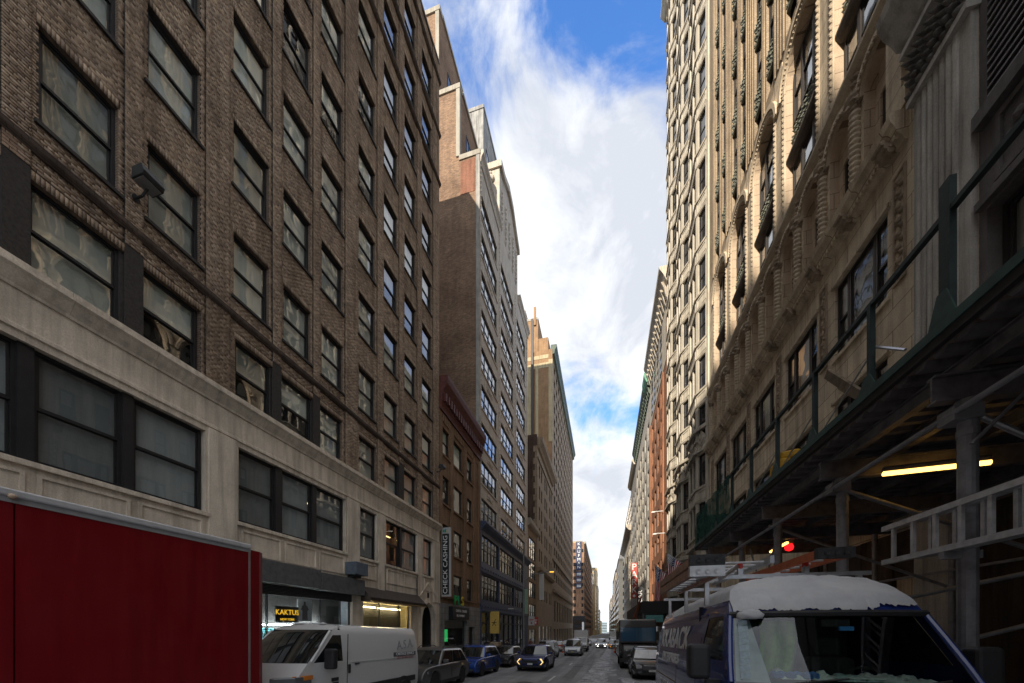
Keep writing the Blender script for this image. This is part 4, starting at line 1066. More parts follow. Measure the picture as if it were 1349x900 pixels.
# second storey: three part windows, carved strips between
for fz, (z0, z1) in ((0, (10.5, 12.72)), (1, (6.3, 9.05))):
    for i, (a, b) in enumerate(bays):
        c = (a + b) / 2
        for s, w, rws in ((a + .28, .54, 2), (c, 1.06, 1), (b - .28, .54, 2)):
            window(R1, RIGHT, s, z0 + .005, w, z1 - z0 - .01, .1, 1, rws, DARKF, G_WAVE, blind=1.0, bmat=blindmat('pale paper blind', (.80, .79, .75)))
        m = MB(RIGHT.t); m.prism([(z1, 0), (z1 + .04, .07), (z1 + .12, .07), (z1 + .12, 0)], a - .12, b + .12, 0); m.build('lintel_moulding', TC, R1); m = MB(RIGHT.t); m.box(a - .1, b + .1, z0 - .12, z0 - .004, 0, .06); m.build('sill', TC, R1)
for i in range(6):
    s = 10.98 + 3.2 * i
    m = MB(RIGHT.t)
    for q in ((s - .2, s + .2, 10.55, 10.6), (s - .2, s + .2, 13.2, 13.25), (s - .2, s - .15, 10.6, 13.2), (s + .15, s + .2, 10.6, 13.2)): m.box(*q, 0, .05)
    for j in range(15):
        m.lathe([(.001, .0), (.10 - .03 * (j % 2), .02), (.001, .09)], (s + .05 * (-1) ** j, 10.75 + j * .165, 0), 2, 7)
    m.build('carved_strip', LEAF, R1, fix=False)
# giant order: ashlar piers block by block, rope trim, big arches
_st = {}
def stone_block(root, fac, s0, s1, z0, z1, mat, d0=0.0, d1=.03, name='stone'):
    key = (round(s1 - s0, 2), round(z1 - z0, 2), mat.name, d1)
    if key not in _st:
        q = MB(); w, h = s1 - s0, z1 - z0; q.box(-w / 2, w / 2, d0, d1, 0, h); _st[key] = q.mesh(name, [mat])
    return inst(name, _st[key], root, fac.t((s0 + s1) / 2, z0, 0), fac.rz)
for k in range(6):
    a = 10.44 + 3.2 * k + (0.24 if k == 0 else 0); b = 11.3 + 3.2 * k
    z = 18.3 if k else 14.55
    j = 0
    while z < 24.9:
        h = .52
        if k == 0:
            off = .12 if j % 2 else 0
            stone_block(R1, RIGHT, a + off, b, z, z + h - .012, TC, 0, .10)
        else:
            mid = (a + b) / 2 + (.16 if j % 2 else -.16) + .1
            stone_block(R1, RIGHT, a + .22, mid - .006, z, z + h - .012, TC); stone_block(R1, RIGHT, mid + .006, b, z, z + h - .012, TC)
        z += h; j += 1
rp = MB(); rp.box(-.09, .09, 0, .05, 0, 5.0)
for i in range(44): rp.lathe([(.001, .03), (.075, .05), (.001, .11)], (.02 * (-1) ** i, 0, .06 + i * .113), 1, 6)
rpm = rp.mesh('rope_trim', [TCL], fix=False)
for a, b in bays:
    inst('rope_trim', rpm, R1, RIGHT.t(b + .12, 18.4, .0), RIGHT.rz); inst('rope_trim', rpm, R1, RIGHT.t(a - .12, 18.4, .0), RIGHT.rz)
    c = (a + b) / 2; r = 1.12; zs = 23.43
    for r0, r1, d in ((r + .02, r + .24, .06), (r + .24, r + .40, .14)):
        m = MB(RIGHT.t); n = 18
        for i in range(n):
            t0, t1 = pi * i / n, pi * (i + 1) / n
            m.prism([(c - r0 * cos(t0), zs + r0 * sin(t0)), (c - r1 * cos(t0), zs + r1 * sin(t0)), (c - r1 * cos(t1), zs + r1 * sin(t1)), (c - r0 * cos(t1), zs + r0 * sin(t1))], 0, d, 2)
        if d < .1:
            for i in range(30):
                t0 = pi * (i + .5) / 30; m.lathe([(.001, .05), (.085, .06), (.001, .12)], (c - (r + .13) * cos(t0), zs + (r + .13) * sin(t0), 0), 2, 6)
        m.build('archivolt', TCL, R1, fix=False)
    for s, w in ((a + .36, .66), (c, .82), (b - .36, .66)):
        window(R1, RIGHT, s, 18.42, w, 1.9, .26, 1, 2, DARKF, G_FLAT, blind=RND.choice([0, .5, 1]))
        window(R1, RIGHT, s, 21.95, w, 2.25, .26, 1, 2, DARKF, G_FLAT, blind=RND.choice([0, .5, 1]))
        m = MB(RIGHT.t); m.box(s - w / 2, s + w / 2, 20.72, 21.9, -.40, -.28)
        for i in range(5):
            for j in range(4): m.lathe([(.001, -.28), (.11 - .04 * ((i + j) % 2), -.26), (.001, -.15)], (s - w / 2 + w * (i + .5) / 5 + .03 * (-1) ** j, 20.86 + j * .27, 0), 2, 6)
        m.build('cast_panel', VERD, R1, fix=False)
    for s in (a + .72, b - .72):
        m = MB(RIGHT.t); m.box(s - .05, s + .05, 18.4, 23.9, -.40, -.22); m.build('mullion', DARKF, R1)
    m = MB(RIGHT.t); m.prism([(20.32, -.42), (20.34, -.15), (20.44, -.06), (20.56, .0), (20.66, .0), (20.72, -.2), (20.72, -.42)], a, b, 0); m.build('transom_cornice', stone('dark bronze ledge', (.12, .10, .085), .3), R1)
    m = MB(RIGHT.t); m.face([(a, 24.15, -.38), (b, 24.15, -.38), (b, 24.6, -.38), (a, 24.6, -.38)]); m.build('arch_light', G_FLAT, R1)
# shaft: strips of windows with cast spandrels, ribbed piers
spm = MB(); spm.box(-.42, .42, 0, .06, 0, 1.14)
spm.prism([(-.02, -.02), (-.02, .16), (.06, .16), (.10, .06), (.10, -.02)], -.44, .44, 0)
for i in range(5):
    for j in range(5): spm.lathe([(.001, .05), (.085 - .03 * ((i + j) % 2), .07), (.001, .15)], (-.34 + .17 * i + .02 * (-1) ** j, 0, .18 + j * .19), 1, 6)
v2 = []
spm.V = [(x, y, z) for x, y, z in spm.V]
spm = spm.mesh('spandrel', [VERD], fix=False)
for (a, b, z0, z1) in str_:
    w = window(R1, RIGHT, (a + b) / 2, z0, b - a, z1 - z0, .14, 1, 2, DARKF, G_FLAT, blind=RND.choice([0, 0, .5, 1]))
    inst('spandrel', spm, R1, RIGHT.t((a + b) / 2, z0 - 1.15, -.12), RIGHT.rz)
for a, b in bays:
    c = (a + b) / 2
    m = MB(RIGHT.t)
    for q in (a - .38, a - .12, c - .12, c + .02, b + .12, b + .36): m.box(q, q + .09, 25.3, ZT - .3, 0, .05)
    m.build('rib', TCB, R1)
# fluted grey pilaster with leafy capital, entablature
PIL = thing('fluted_pilaster', 'tall grey fluted stone pilaster with leafy capital beside the dark louvred bay', 'pilaster', RIGHT.t(9.7, 0, 0))
m = MB(RIGHT.t); m.box(9.06, 10.40, -1, 19, .0, .12); m.build('shaft', GREYS, PIL)
for i in range(7):
    m = MB(RIGHT.t); s = 9.3 + i * .148
    n = 6; pts = [(s + .062 - .062 * cos(pi * j / n), .12 + .045 * sin(pi * j / n)) for j in range(n + 1)]
    m.tf = lambda s_, d_, z_, f=RIGHT.t: f(s_, z_, d_)
    m.prism(pts, 5.2, 14.05, 2); m.build('flute', GREYS, PIL)
m = MB(RIGHT.t); m.box(9.0, 10.45, 14.08, 14.22, .0, .24); m.box(8.98, 10.5, 15.3, 15.42, .0, .34); m.box(9.1, 10.4, 14.22, 15.3, 0, .14); m.build('capital', GREYS, PIL)
m = MB(RIGHT.t)
for i in range(9):
    for j in range(4):
        s = 9.15 + i * .15; z = 14.3 + j * .23
        m.lathe([(.001, .1), (.10 - .02 * ((i + j) % 3), .16), (.06, .26 + .03 * (j % 2)), (.001, .32 + .04 * j)], (s + .03 * (-1) ** j, z, 0), 2, 7)
m.build('acanthus', stone('soot grey carving', (.20, .185, .165), .5, .6, .3), PIL, smooth=True)
m = MB(RIGHT.t); m.prism([(15.75, 0), (15.8, .25), (16.0, .36), (16.2, .52), (16.45, .62), (16.65, .66), (16.7, 0)], 8.9, 10.72, 0); m.build('entablature', GREYS, PIL)
# dark louvred building at the right edge
R0 = thing('louvred_building', 'dark building with a black louvred bay and carved panel at the right edge', 'building', RIGHT.t(6, 0, 0))
DK = stone('dark painted iron front', (.17, .155, .15), .3, .4, .25)
m = MB(RIGHT.t); m.wall(-6, 9.04, -2, 22, [(5.4, 8.9, 11.9, 20.9), (5.4, 8.9, 6.2, 10.0), (1.5, 5.0, 11.9, 20.9), (1.5, 5, 6.2, 10), (.5, 8.6, -2, 4.2)], .4, 0, 0, 0); body(m, -6, 9.04, -2, 22, 18, 0, 1, 2, .7); m.build('wall', [DK, CEIL, ROOF], R0, fix=False)
LOUV = plain('black louvre metal', (.24, .23, .24), .5, 0, .2)
lv = MB(); lv.prism([(-.09, .06), (-.014, .012), (-.014, 0), (.004, 0), (.004, .034), (-.08, .075)], -1.74, 1.74, 0); lvm = lv.mesh('slat', [LOUV])
for c in (7.15, 3.25):
    for i in range(58): inst('slat', lvm, R0, RIGHT.t(c, 11.95 + i * .155, .0), RIGHT.rz)
m = MB(RIGHT.t); m.box(5.3, 9.0, 11.6, 11.88, -.05, .16); m.box(5.3, 9.0, 10.05, 10.2, -.05, .12); m.build('frame_ledge', DK, R0)
m = MB(RIGHT.t)
for q in ((6.0, 8.7, 10.3, 10.4), (6.0, 8.7, 11.4, 11.5), (6.0, 6.1, 10.4, 11.4), (8.6, 8.7, 10.4, 11.4)): m.box(*q, .0, .06)
for i in range(16): m.lathe([(.001, .0), (.12 - .04 * (i % 2), .03), (.001, .1)], (6.3 + i * .145, 10.9 + .16 * sin(i * 1.9), 0), 2, 7)
m.build('carved_panel', DK, R0, fix=False)
window(R0, RIGHT, 7.15, 6.21, 3.48, 3.78, .25, 2, 2, DARKF, glass('ribbed glass', wave=.3, scale=9), blind=1.0)

# ---- cream building of stacked polygonal bays
CRM = stone('cream glazed terracotta', (.62, .56, .455), .25, .3, .14)
CRMD = stone('weathered cream terracotta', (.54, .48, .39), .4, .4, .2)
R2 = thing('bay_window_building', 'very tall cream terracotta building of stacked polygonal bay windows', 'building', (7.0, 36, ground(36)))
m = MB(RIGHT.t); m.wall(27.75, 44.1, -4, 84, [(29 + 5.45 * i, 32.1 + 5.45 * i, -4, 3.4) for i in range(3)], .3, 0); body(m, 27.75, 44.1, -4, 84, 24, 0, 1, 2, .9); m.build('wall', [CRM, ROOM, ROOF], R2, fix=False)
class Fac3:
    def __init__(f, p0, p1):
        d = Vector((p1[0] - p0[0], p1[1] - p0[1])); f.len = d.length; u = d / f.len; n = Vector((-u.y, u.x))
        if n.x > 0: n = -n
        f.t = lambda s, z, e: (p0[0] + u.x * s + n.x * e, p0[1] + u.y * s + n.y * e, z)
        f.rz = atan2(n.y, n.x) - pi / 2
floors = [8.75 + 3.52 * k for k in range(21)]
LEDGE = stone('cream ledge', (.56, .50, .405), .4, .3, .2)
for i in range(3):
    b0 = 27.85 + 5.45 * i
    P = [(7.0, b0 + .45), (6.52, b0 + 1.6), (6.52, b0 + 3.85), (7.0, b0 + 5.0)]
    faces = [Fac3(P[0], P[1]), Fac3(P[1], P[2]), Fac3(P[2], P[3])]
    for fi, fc in enumerate(faces):
        w = .82
        cs = [fc.len / 2] if fi != 1 else [fc.len * .27, fc.len * .73]
        m = MB(fc.t); m.wall(0, fc.len, 5.2, 83, [(c - w / 2, c + w / 2, z, z + 2.35) for c in cs for z in floors], .2, 0); m.build('bay_wall', CRM, R2, fix=False)
        for c in cs:
            for k, z in enumerate(floors):
                if fi == 2: continue
                simple_window(R2, fc, c, z + .01, w - .01, 2.33, .15)
    for k, z in enumerate(floors):
        big_ = k in (2,)
        e = .10
        m = MB()
        q = [(7.02, b0 + .45 - e), (6.52 - e, b0 + 1.6 - e * .45), (6.52 - e, b0 + 3.85 + e * .45), (7.02, b0 + 5.0 + e)]
        m.prism(q, z - .16, z - .01, 2); m.build('ledge', LEDGE, R2)
        e = .05
        q = [(7.02, b0 + .45 - e), (6.52 - e, b0 + 1.6 - e * .45), (6.52 - e, b0 + 3.85 + e * .45), (7.02, b0 + 5.0 + e)]
        m = MB(); m.prism(q, z + 2.42, z + 2.58, 2); m.build('lintel_moulding', LEDGE, R2)
        for fc in faces[:2]:
            m = MB(fc.t); a, b = .14, fc.len - .14
            for g in ((a, b, z - .92, z - .86), (a, b, z - .36, z - .30), (a, a + .06, z - .86, z - .36), (b - .06, b, z - .86, z - .36)): m.box(*g, 0, .035)
            m.build('panel', CRM, R2)
    # ornamental band with diamond cartouches
    e = .22
    q = [(7.02, b0 + .3), (6.52 - e, b0 + 1.5), (6.52 - e, b0 + 3.95), (7.02, b0 + 5.15)]
    for za, zb in ((14.75, 14.95), (16.35, 16.6), (7.9, 8.15)):
        m = MB(); m.prism(q, za, zb, 2); m.build('cornice', CRMD, R2)
    for fc in faces[:2]:
        m = MB(fc.t); c = fc.len / 2
        for r in (.62, .42): m.prism([(c - r * .9, 15.65), (c, 15.65 - r), (c + r * .9, 15.65), (c, 15.65 + r)], 0, .05 + (.62 - r) * .3, 2)
        m.lathe([(.001, .1), (.15, .12), (.001, .2)], (c, 15.65, 0), 2, 8); m.build('cartouche', CRMD, R2)
for s in (27.95, 33.3, 38.75, 43.95):
    m = MB(RIGHT.t); m.box(s - .12, s + .12, 3.5, 83.5, 0, .1); m.build('pier', CRM, R2)
m = MB(RIGHT.t); m.prism([(70.5, 0), (70.6, .5), (71.2, .9), (71.5, .9), (71.5, 0)], 27.8, 44.3, 0); m.build('cornice', CRM, R2)

# ---- red brick, green corniced, and farther fronts
RB = brickwork('salmon red brick', (.50, .22, .115), (.42, .185, .10), (.30, .19, .13), .21, .075)
R3 = shell('red_brick_building', 'salmon red brick building with cream quoined top storeys and a heavy bracketed cornice', RIGHT, 44.15, 61.3, -4, 42.0, 20, (RB, RB), [(49.0 + i * 2.9, 50.6 + i * 2.9, 5 + k * 3.6, 7.2 + k * 3.6) for i in range(4) for k in range(8)] + [(46, 59.5, -4, 2.2)])
for i in range(4):
    for k in range(8): simple_window(R3, RIGHT, 49.8 + i * 2.9, 5.01 + k * 3.6, 1.58, 2.18, .16)
for i in range(4):
    for k in range(2): simple_window(R3, RIGHT, 49.8 + i * 2.9, 34.3 + k * 3.4, 1.5, 2.3, -.1)
m = MB(RIGHT.t); m.box(44.2, 61.25, 33.6, 42, .0, .05); m.build('cream_storeys', CRM, R3)
for i in range(14):
    w = .9 if i % 2 else .5
    m = MB(RIGHT.t); m.box(44.9, 44.9 + w, 33.6 + i * .6, 34.17 + i * .6, .05, .07); m.build('quoin', RB, R3)
for s in (44.7, 48.3, 60.6): 
    m = MB(RIGHT.t); m.box(s - .4, s + .4, 2.4, 33.4, 0, .16); m.build('pilaster', RB, R3)
m = MB(RIGHT.t); m.prism([(41.4, .05), (41.5, .3), (42.2, .6), (42.8, 1.0), (43.1, 1.05), (43.1, 0)], 44.3, 61.4, 0); m.build('cornice', CRM, R3)
for i in range(16):
    m = MB(RIGHT.t); s = 45.2 + i * 1.05; m.prism([(39.9, .05), (40.2, .2), (41.2, .45), (41.9, .75), (41.9, .05)], s - .2, s + .2, 0); m.build('bracket', CRMD, R3)
m = MB(RIGHT.t); m.box(46, 59.5, -4, 2.2, -.3, -.18); m.build('shopfront', darkglass('dark shop glass'), R3)
m = MB(RIGHT.t); m.tube((46.5, 43.1, -1), (46.5, 45.4, -1), .06); m.tube((46.5, 44.2, -1), (46.5, 43.6, .9), .05); m.tube((56, 43.1, -.6), (56, 44.4, -.6), .05); m.tube((56, 43.9, -.6), (56, 43.7, .8), .05); m.build('antenna', BLACK, R3)

GC = stone('grey cream limestone', (.55, .51, .44), .25, .25, .15)
gw = [(63.2 + i * 4.3, 65.4 + i * 4.3, 6 + k * 3.9, 8.6 + k * 3.9) for i in range(6) for k in range(8)]
R4 = shell('copper_cornice_building', 'grey cream building under a green copper cornice', RIGHT, 61.35, 89.0, -5, 41.2, 20, (GC, GC), gw + [(63, 87, -5, 1.8)])
for a, b, c, d in gw: simple_window(R4, RIGHT, (a + b) / 2, c + .01, b - a - .01, d - c - .02, .16, cols=2)
m = MB(RIGHT.t); m.prism([(40.4, 0), (40.6, .5), (41.4, .6), (42.0, .85), (42.4, .9), (42.4, -.3)], 61.4, 89.2, 0); m.build('cornice', COPPER, R4)
m = MB(RIGHT.t); m.prism([(41.0, .62), (41.6, .9), (42.1, 1.0), (42.5, 1.0), (42.5, -.3), (41.0, -.3)], 61.3, 64.5, 0); m.build('cornice_end', plain('bright verdigris', (.13, .32, .22), .6, 0, .3, 2), R4)
for i in range(26):
    m = MB(RIGHT.t); s = 62.0 + i * 1.05; m.prism([(39.3, 0), (39.6, .25), (40.8, .5), (41.2, .7), (41.2, 0)], s - .2, s + .2, 0); m.build('bracket', COPPER, R4)
m = MB(RIGHT.t); m.box(63, 87, -5, 1.8, -.3, -.18); m.build('shopfront', darkglass('dark shop glass'), R4)
GW = stone('grey stucco wall', (.40, .39, .37), .3, .2, .15)
R5 = shell('grey_front_building', 'plain grey stucco fronted building past the copper cornice', RIGHT, 89.05, 106.0, -5, 40.6, 20, (GW, GW), [(90.6 + i * 3.9, 92.6 + i * 3.9, 3 + k * 3.7, 5.2 + k * 3.7) for i in range(4) for k in range(9)])
for i in range(4):
    for k in range(9): simple_window(R5, RIGHT, 91.6 + i * 3.9, 3.01 + k * 3.7, 1.98, 2.18, .16)
band(R5, RIGHT, 'cornice', [(39.8, 0), (40, .5), (40.8, .9), (41.2, .9), (41.2, 0)], 89.1, 106.1, CRM)
R6 = shell('apartment_block', 'brown brick apartment block with white windows, the tallest of the far right fronts', RIGHT, 106.1, 146.0, -6, 30.0, 20, (CRM, CRM), [(108 + i * 4.7, 110.2 + i * 4.7, 1 + k * 3.7, 3.4 + k * 3.7) for i in range(8) for k in range(7)])
for i in range(8):
    for k in range(7): simple_window(R6, RIGHT, 109.1 + i * 4.7, 1.01 + k * 3.7, 2.18, 2.38, .16, cols=2)
band(R6, RIGHT, 'cornice', [(29, 0), (29.2, .6), (30, 1.3), (30.6, 1.4), (30.6, 0)], 106.2, 146, CRMD)
m = MB(RIGHT.t); m.box(110, 145.8, 30, 41, -.4, -18); m.build('upper_storeys', FARB, R6)
for k in range(3):
    for i in range(8): simple_window(R6, RIGHT, 112 + i * 4.3, 31.2 + k * 3.2, 1.7, 1.9, .33, frame=WHT)
    e = Fac(S=110.0); simple_window(R6, e, 9.0, 31.2 + k * 3.2, 1.8, 1.9, -.06, frame=WHT); simple_window(R6, e, 12.6, 31.2 + k * 3.2, 1.8, 1.9, -.06, frame=WHT)
tower('far_block', 'pale gold far block right of the street end, nearest past the avenue', 7.2, -1, 205, 250, [(0, -8, 38), (3, 38, 50)], BUFF)
tower('far_block', 'golden far block second past the avenue on the right', 7.0, -1, 255, 330, [(0, -9, 40), (4, 40, 56)], GOLD)
tower('far_block', 'brown far block low beside the street end on the right', 6.8, -1, 335, 420, [(0, -10, 30)], FARB)
tower('far_block', 'small pale block touching the street end on the right', 6.4, -1, 430, 620, [(0, -12, 34)], BUFF)
GT = darkglass('blue green curtain wall', (.05, .12, .16), .08)
t = thing('glass_tower', 'slim blue green glass tower standing at the end of the street', 'building', (17, 700, -12))
m = MB(); m.box(13.5, 24, 690, 720, -14, 86); m.build('curtain_wall', GT, t)
for k in range(24):
    m = MB(); m.box(13.4, 24.1, 689.85, 690, -8 + k * 4, -7.5 + k * 4); m.build('floor_band', plain('pale floor band', (.4, .45, .47), .5), t)
t = thing('far_block', 'grey blue low block closing the far end of the street', 'building', (-2, 900, -16))
m = MB(); m.box(-9, 5, 890, 930, -18, 14); m.build('storeys', plain('far grey blue cladding', (.25, .33, .38), .6), t)
m = MB()
for k in range(7): m.box(-8.5, 4.5, 889.8, 890, -14 + k * 3.8, -12.4 + k * 3.8)
tag(m.build('window_grid', G_FAR, t), kind='stuff')

# ---- unseen fronts added behind the camera: heights set to shade the street, fill glass
for (sg, L, s0, s1, z1, nm, mt) in ((1, -12.2, -20, -9.1, 33.5, 'unseen brown block added behind the camera on the left for shade', BRK_TEX), (1, -12.2, -82, -50, 53, 'unseen tan block added across the avenue behind the camera to shade the right fronts', BRK_B), (1, -12.2, -112, -82.2, 60, 'unseen brown block added next to the tan one behind the camera for shade', BRK_TEX), (1, -12.2, -190, -112.2, 62, 'unseen grey block added far behind the camera on the left for shade', BG), (-1, 7.0, -100, -62, 9, 'unseen buff block added behind the camera on the right, kept low for sky light', TCB)):
    fc = Fac(L, sg); n = int((s1 - s0) / 3.4); nz = int((z1 - 6) / 3.8)
    ow = [(s0 + 1 + i * 3.4, s0 + 3 + i * 3.4, 5 + k * 3.8, 7.3 + k * 3.8) for i in range(n) for k in range(nz)]
    r = shell('loft_building', nm, fc, s0, s1, -1, z1, 18, (mt, mt), ow, .25)
    m = MB(fc.t); m.face([(s0, 0, -.2), (s1, 0, -.2), (s1, z1, -.2), (s0, z1, -.2)]); m.build('window_glass', G_FAR, r, fix=False)
# ================================================================== SIDEWALK SHED (right)
GREENP = plain('dark green hoarding paint', (.024, .066, .056), .55, 0, .4, 5, .2); BGREEN = plain('blackened green post', (.014, .028, .026), .6, 0, .5, 6, .2)
STEEL = plain('dull galvanised steel', (.25, .25, .265), .5, .3, .25, 8, .1)
STEELB = plain('bright galvanised tube', (.5, .5, .52), .35, .8, .15, 8)
IRON = plain('dark deck steel', (.15, .14, .142), .6, .2, .35, 6, .15)
PLANKW = plain('weathered scaffold plank', (.20, .15, .10), .85, 0, .35, 7, .3)
SH = thing('sidewalk_shed', 'dark green and steel sidewalk shed with open parapet frames over the right pavement', 'scaffold', (5.2, 7, ground(7) + .14))
def sh(name, mb, mat, **k): return mb.build(name, mat, SH, **k)
poles = [0.5, 2.65, 4.77, 6.8, 9.0, 11.1, 13.2]
for s in poles:
    for L, r in ((3.6, .075), (6.55, .05)):
        m = MB(); m.tube((L, s, ground(s) + .14), (L, s, 4.42), r, 14); m.lathe([(r * 1.25, 0), (r * 1.25, .12)], (L, s, 4.3), 2, 14); m.box(L - .13, L + .13, s - .13, s + .13, ground(s) + .14, ground(s) + .16)
        m.lathe([(r * 1.12, 0), (r * 1.12, .07)], (L, s, 4.05), 2, 14); sh('pole', m, STEEL, smooth=False)
    m = MB()
    for (a, b, c, d) in ((-.055, .055, 4.42, 4.44), (-.012, .012, 4.44, 4.68), (-.055, .055, 4.68, 4.70)): m.box(3.3, 6.9, s + a, s + b, c, d)
    sh('cross_beam', m, IRON)
for L in (3.62, 4.25, 5.1, 5.95, 6.75):
    m = MB()
    for (a, b, c, d) in ((-.05, .05, 4.70, 4.715), (-.01, .01, 4.715, 4.86), (-.05, .05, 4.86, 4.875)): m.box(L + a, L + b, -3, 14.75, c, d)
    sh('purlin', m, IRON)
rb = MB(); rb.prism([(-.09, 4.93), (-.05, 4.878), (.05, 4.878), (.09, 4.93)], 3.32, 6.95, 0); rbm = rb.mesh('deck_rib', [IRON])
for i in range(72): inst('deck_rib', rbm, SH, (0, -2.9 + i * .245, 0))
for o in [o for o in SH.children if o.name.startswith('deck_rib')]: o.location = Vector((0, o['o'][1], 0)) - Vector(SH['o']); 
for i in range(15):
    m = MB(); m.box(3.3 + i * .245, 3.3 + i * .245 + .238, -3, 14.78, 4.932, 4.985); sh('deck_plank', m, plain('sooty deck plank', (.16, .125, .10), .85, 0, .35, 7, .3))
m = MB(); m.box(3.24, 3.30, -3, 14.82, 4.93, 5.02); sh('edge_joist', m, plain('black joist', (.03, .027, .026), .7, 0, .3))
m = MB(); m.box(3.22, 3.32, -3, 14.84, 5.02, 5.12); sh('edge_rail', m, GREENP)
posts = [.7, 2.0, 3.3, 4.60, 5.68, 6.97, 8.3, 9.63, 10.96, 12.3, 13.55, 14.75]
for s in posts:
    tall = abs(s - 4.6) < .01
    m = MB(); h = 6.55 if tall else 6.24
    m.box(3.285, 3.345, s - (.06 if tall else .03), s + (.06 if tall else .03), 5.12, h); p_ = m.build('parapet_post', BGREEN, SH)
    m = MB(); m.prism([(s - .17, 5.12), (s + .17, 5.12), (s + .05, 5.33 + (.12 if tall else 0)), (s - .05, 5.33 + (.12 if tall else 0))], 3.262, 3.278, 0); m.build('gusset', GREENP, p_)
    if False:
        m = MB(); m.prism([(s - .22, 6.4), (s + .22, 6.15), (s + .07, 5.95), (s - .07, 5.95)], 3.262, 3.278, 0); m.build('gusset', GREENP, p_)
m = MB(); m.box(3.29, 3.35, -3, 11.5, 6.21, 6.265); sh('top_rail', m, BGREEN)
for a, b in zip(posts[4:], posts[5:8]):
    m = MB(); m.tube((3.33, a + .1, 5.6), (3.33, b - .05, 5.15), .012, 6); sh('stay_wire', m, STEELB)
m = MB(); m.tube((3.36, 5.75, 5.75), (3.36, 5.2, 5.3), .018, 6); sh('stay_wire', m, STEELB)
def beam(p, q, w, h, mat, name):
    p, q = Vector(p), Vector(q); d = (q - p).normalized(); u = d.cross(Vector((1, 0, 0))).normalized() * h / 2; v = Vector((w / 2, 0, 0))
    m = MB(); m.grid([tuple(o + a * v + b * u) for o in (p, q) for a, b in ((-1, -1), (1, -1), (1, 1), (-1, 1))], [(0, 1, 2, 3), (4, 7, 6, 5), (0, 4, 5, 1), (1, 5, 6, 2), (2, 6, 7, 3), (3, 7, 4, 0)]); return sh(name, m, mat)
beam((3.45, 6.9, 6.15), (3.45, 6.0, 5.2), .05, .12, PLANKW, 'plank_brace'); beam((3.55, 6.75, 5.85), (3.55, 6.1, 5.2), .05, .09, PLANKW, 'plank_brace')
beam((3.6, 4.9, 5.15), (3.6, 3.0, 5.15), .12, .1, PLANKW, 'plank_brace'); beam((3.62, 5.6, 5.09), (3.62, 8.2, 5.09), .14, .1, PLANKW, 'plank_brace')
# dust netting on the far bays
def netting():
    t = NT('green dust netting'); v = t.pos()
    n = t.noise(v, 5, 6, .7); c = t.ramp(n, [(.3, (.018, .05, .042)), (.6, (.05, .115, .095)), (.75, (.13, .18, .15))])
    d = t.N('ShaderNodeBsdfDiffuse'); t.l.new(c, d.inputs[0]); tr = t.N('ShaderNodeBsdfTransparent'); mx = t.N('ShaderNodeMixShader')
    t.l.new(t.ramp(t.noise(v, 2.2, 5, .6), [(.35, (.08,) * 3), (.7, (.38,) * 3)]), mx.inputs[0]); t.l.new(d.outputs[0], mx.inputs[1]); t.l.new(tr.outputs[0], mx.inputs[2]); t.l.new(mx.outputs[0], t.out.inputs[0]); return t.m
m = MB(); n = 26
for i in range(n):
    a, b = 10.98 + 3.78 * i / n, 10.98 + 3.78 * (i + 1) / n
    f = lambda s, z: (3.25 + .025 * sin(s * 9 + z * 2) + .02 * sin(s * 23), s, z)
    for j in range(6):
        z0, z1 = 5.0 + 1.22 * j / 6, 5.0 + 1.22 * (j + 1) / 6; m.face([f(a, z0), f(b, z0), f(b, z1), f(a, z1)])
sh('dust_net', m, netting(), smooth=True)
m = MB(); m.box(3.3, 6.9, 14.72, 14.76, 5.0, 6.2); sh('end_net', m, MATS.get('x') or bpy.data.materials['green dust netting'])
# tubes and braces
for p, q, r, mt in (((3.44, 1.0, 4.32), (3.44, 14.6, 4.16), .03, STEEL), ((3.55, 4.72, 4.30), (4.7, 4.72, 3.50), .03, STEELB), ((4.7, 4.72, 3.5), (6.5, 4.72, 2.3), .03, STEELB), ((3.42, 6.74, 4.30), (6.5, 6.74, 2.85), .032, STEEL),
                    ((3.5, 6.86, 4.42), (3.9, 6.86, 4.1), .02, STEEL), ((3.62, 6.8, 2.35), (6.6, 4.6, 3.25), .03, STEEL), ((3.62, 6.9, 1.4), (6.6, 4.9, 2.9), .03, STEEL), ((3.45, 9.05, 4.3), (6.5, 9.05, 2.9), .03, STEEL),
                    ((3.5, 4.6, 3.9), (3.9, 4.6, 4.35), .018, STEEL), ((3.62, 9.0, 4.2), (3.62, 10.2, 2.4), .02, STEEL), ((3.62, 9.4, 2.2), (3.62, 10.6, 4.1), .02, STEEL), ((6.5, 1, 3.2), (6.5, 14, 3.2), .028, STEEL)):
    m = MB(); m.tube(p, q, r, 10); sh('brace_tube', m, mt)
for s in (4.77, 6.8):
    m = MB(); m.box(3.42, 3.66, s - .1, s + .1, 4.2, 4.34); sh('coupler', m, STEEL)
# back wall of the covered walk: shopfronts coloured near black for the shade under the deck
GRIM_SHADE = stone('shade dark grimy stone', (.075, .055, .042), .55, .4, .4)
t = thing('ground_floor_front', 'grimy brown shopfronts, coloured dark for the shade under the sidewalk shed', 'shopfront', (6.95, 10, ground(10)))
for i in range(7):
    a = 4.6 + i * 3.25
    m = MB(); m.box(6.9, 7.2, a, a + 1.15, -1.0, 4.4); m.build('pier', GRIM_SHADE, t)
    m = MB(); m.box(6.95, 7.15, a + 1.16, a + 3.24, 3.3, 4.4); m.build('fascia', plain('shade dark fascia', (.05, .038, .03), .7, 0, .5, 3), t)
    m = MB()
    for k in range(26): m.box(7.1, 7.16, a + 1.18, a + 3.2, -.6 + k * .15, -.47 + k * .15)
    m.build('roller_shutter', plain('dark shutter', (.022, .02, .02), .5, .2, .3), t)
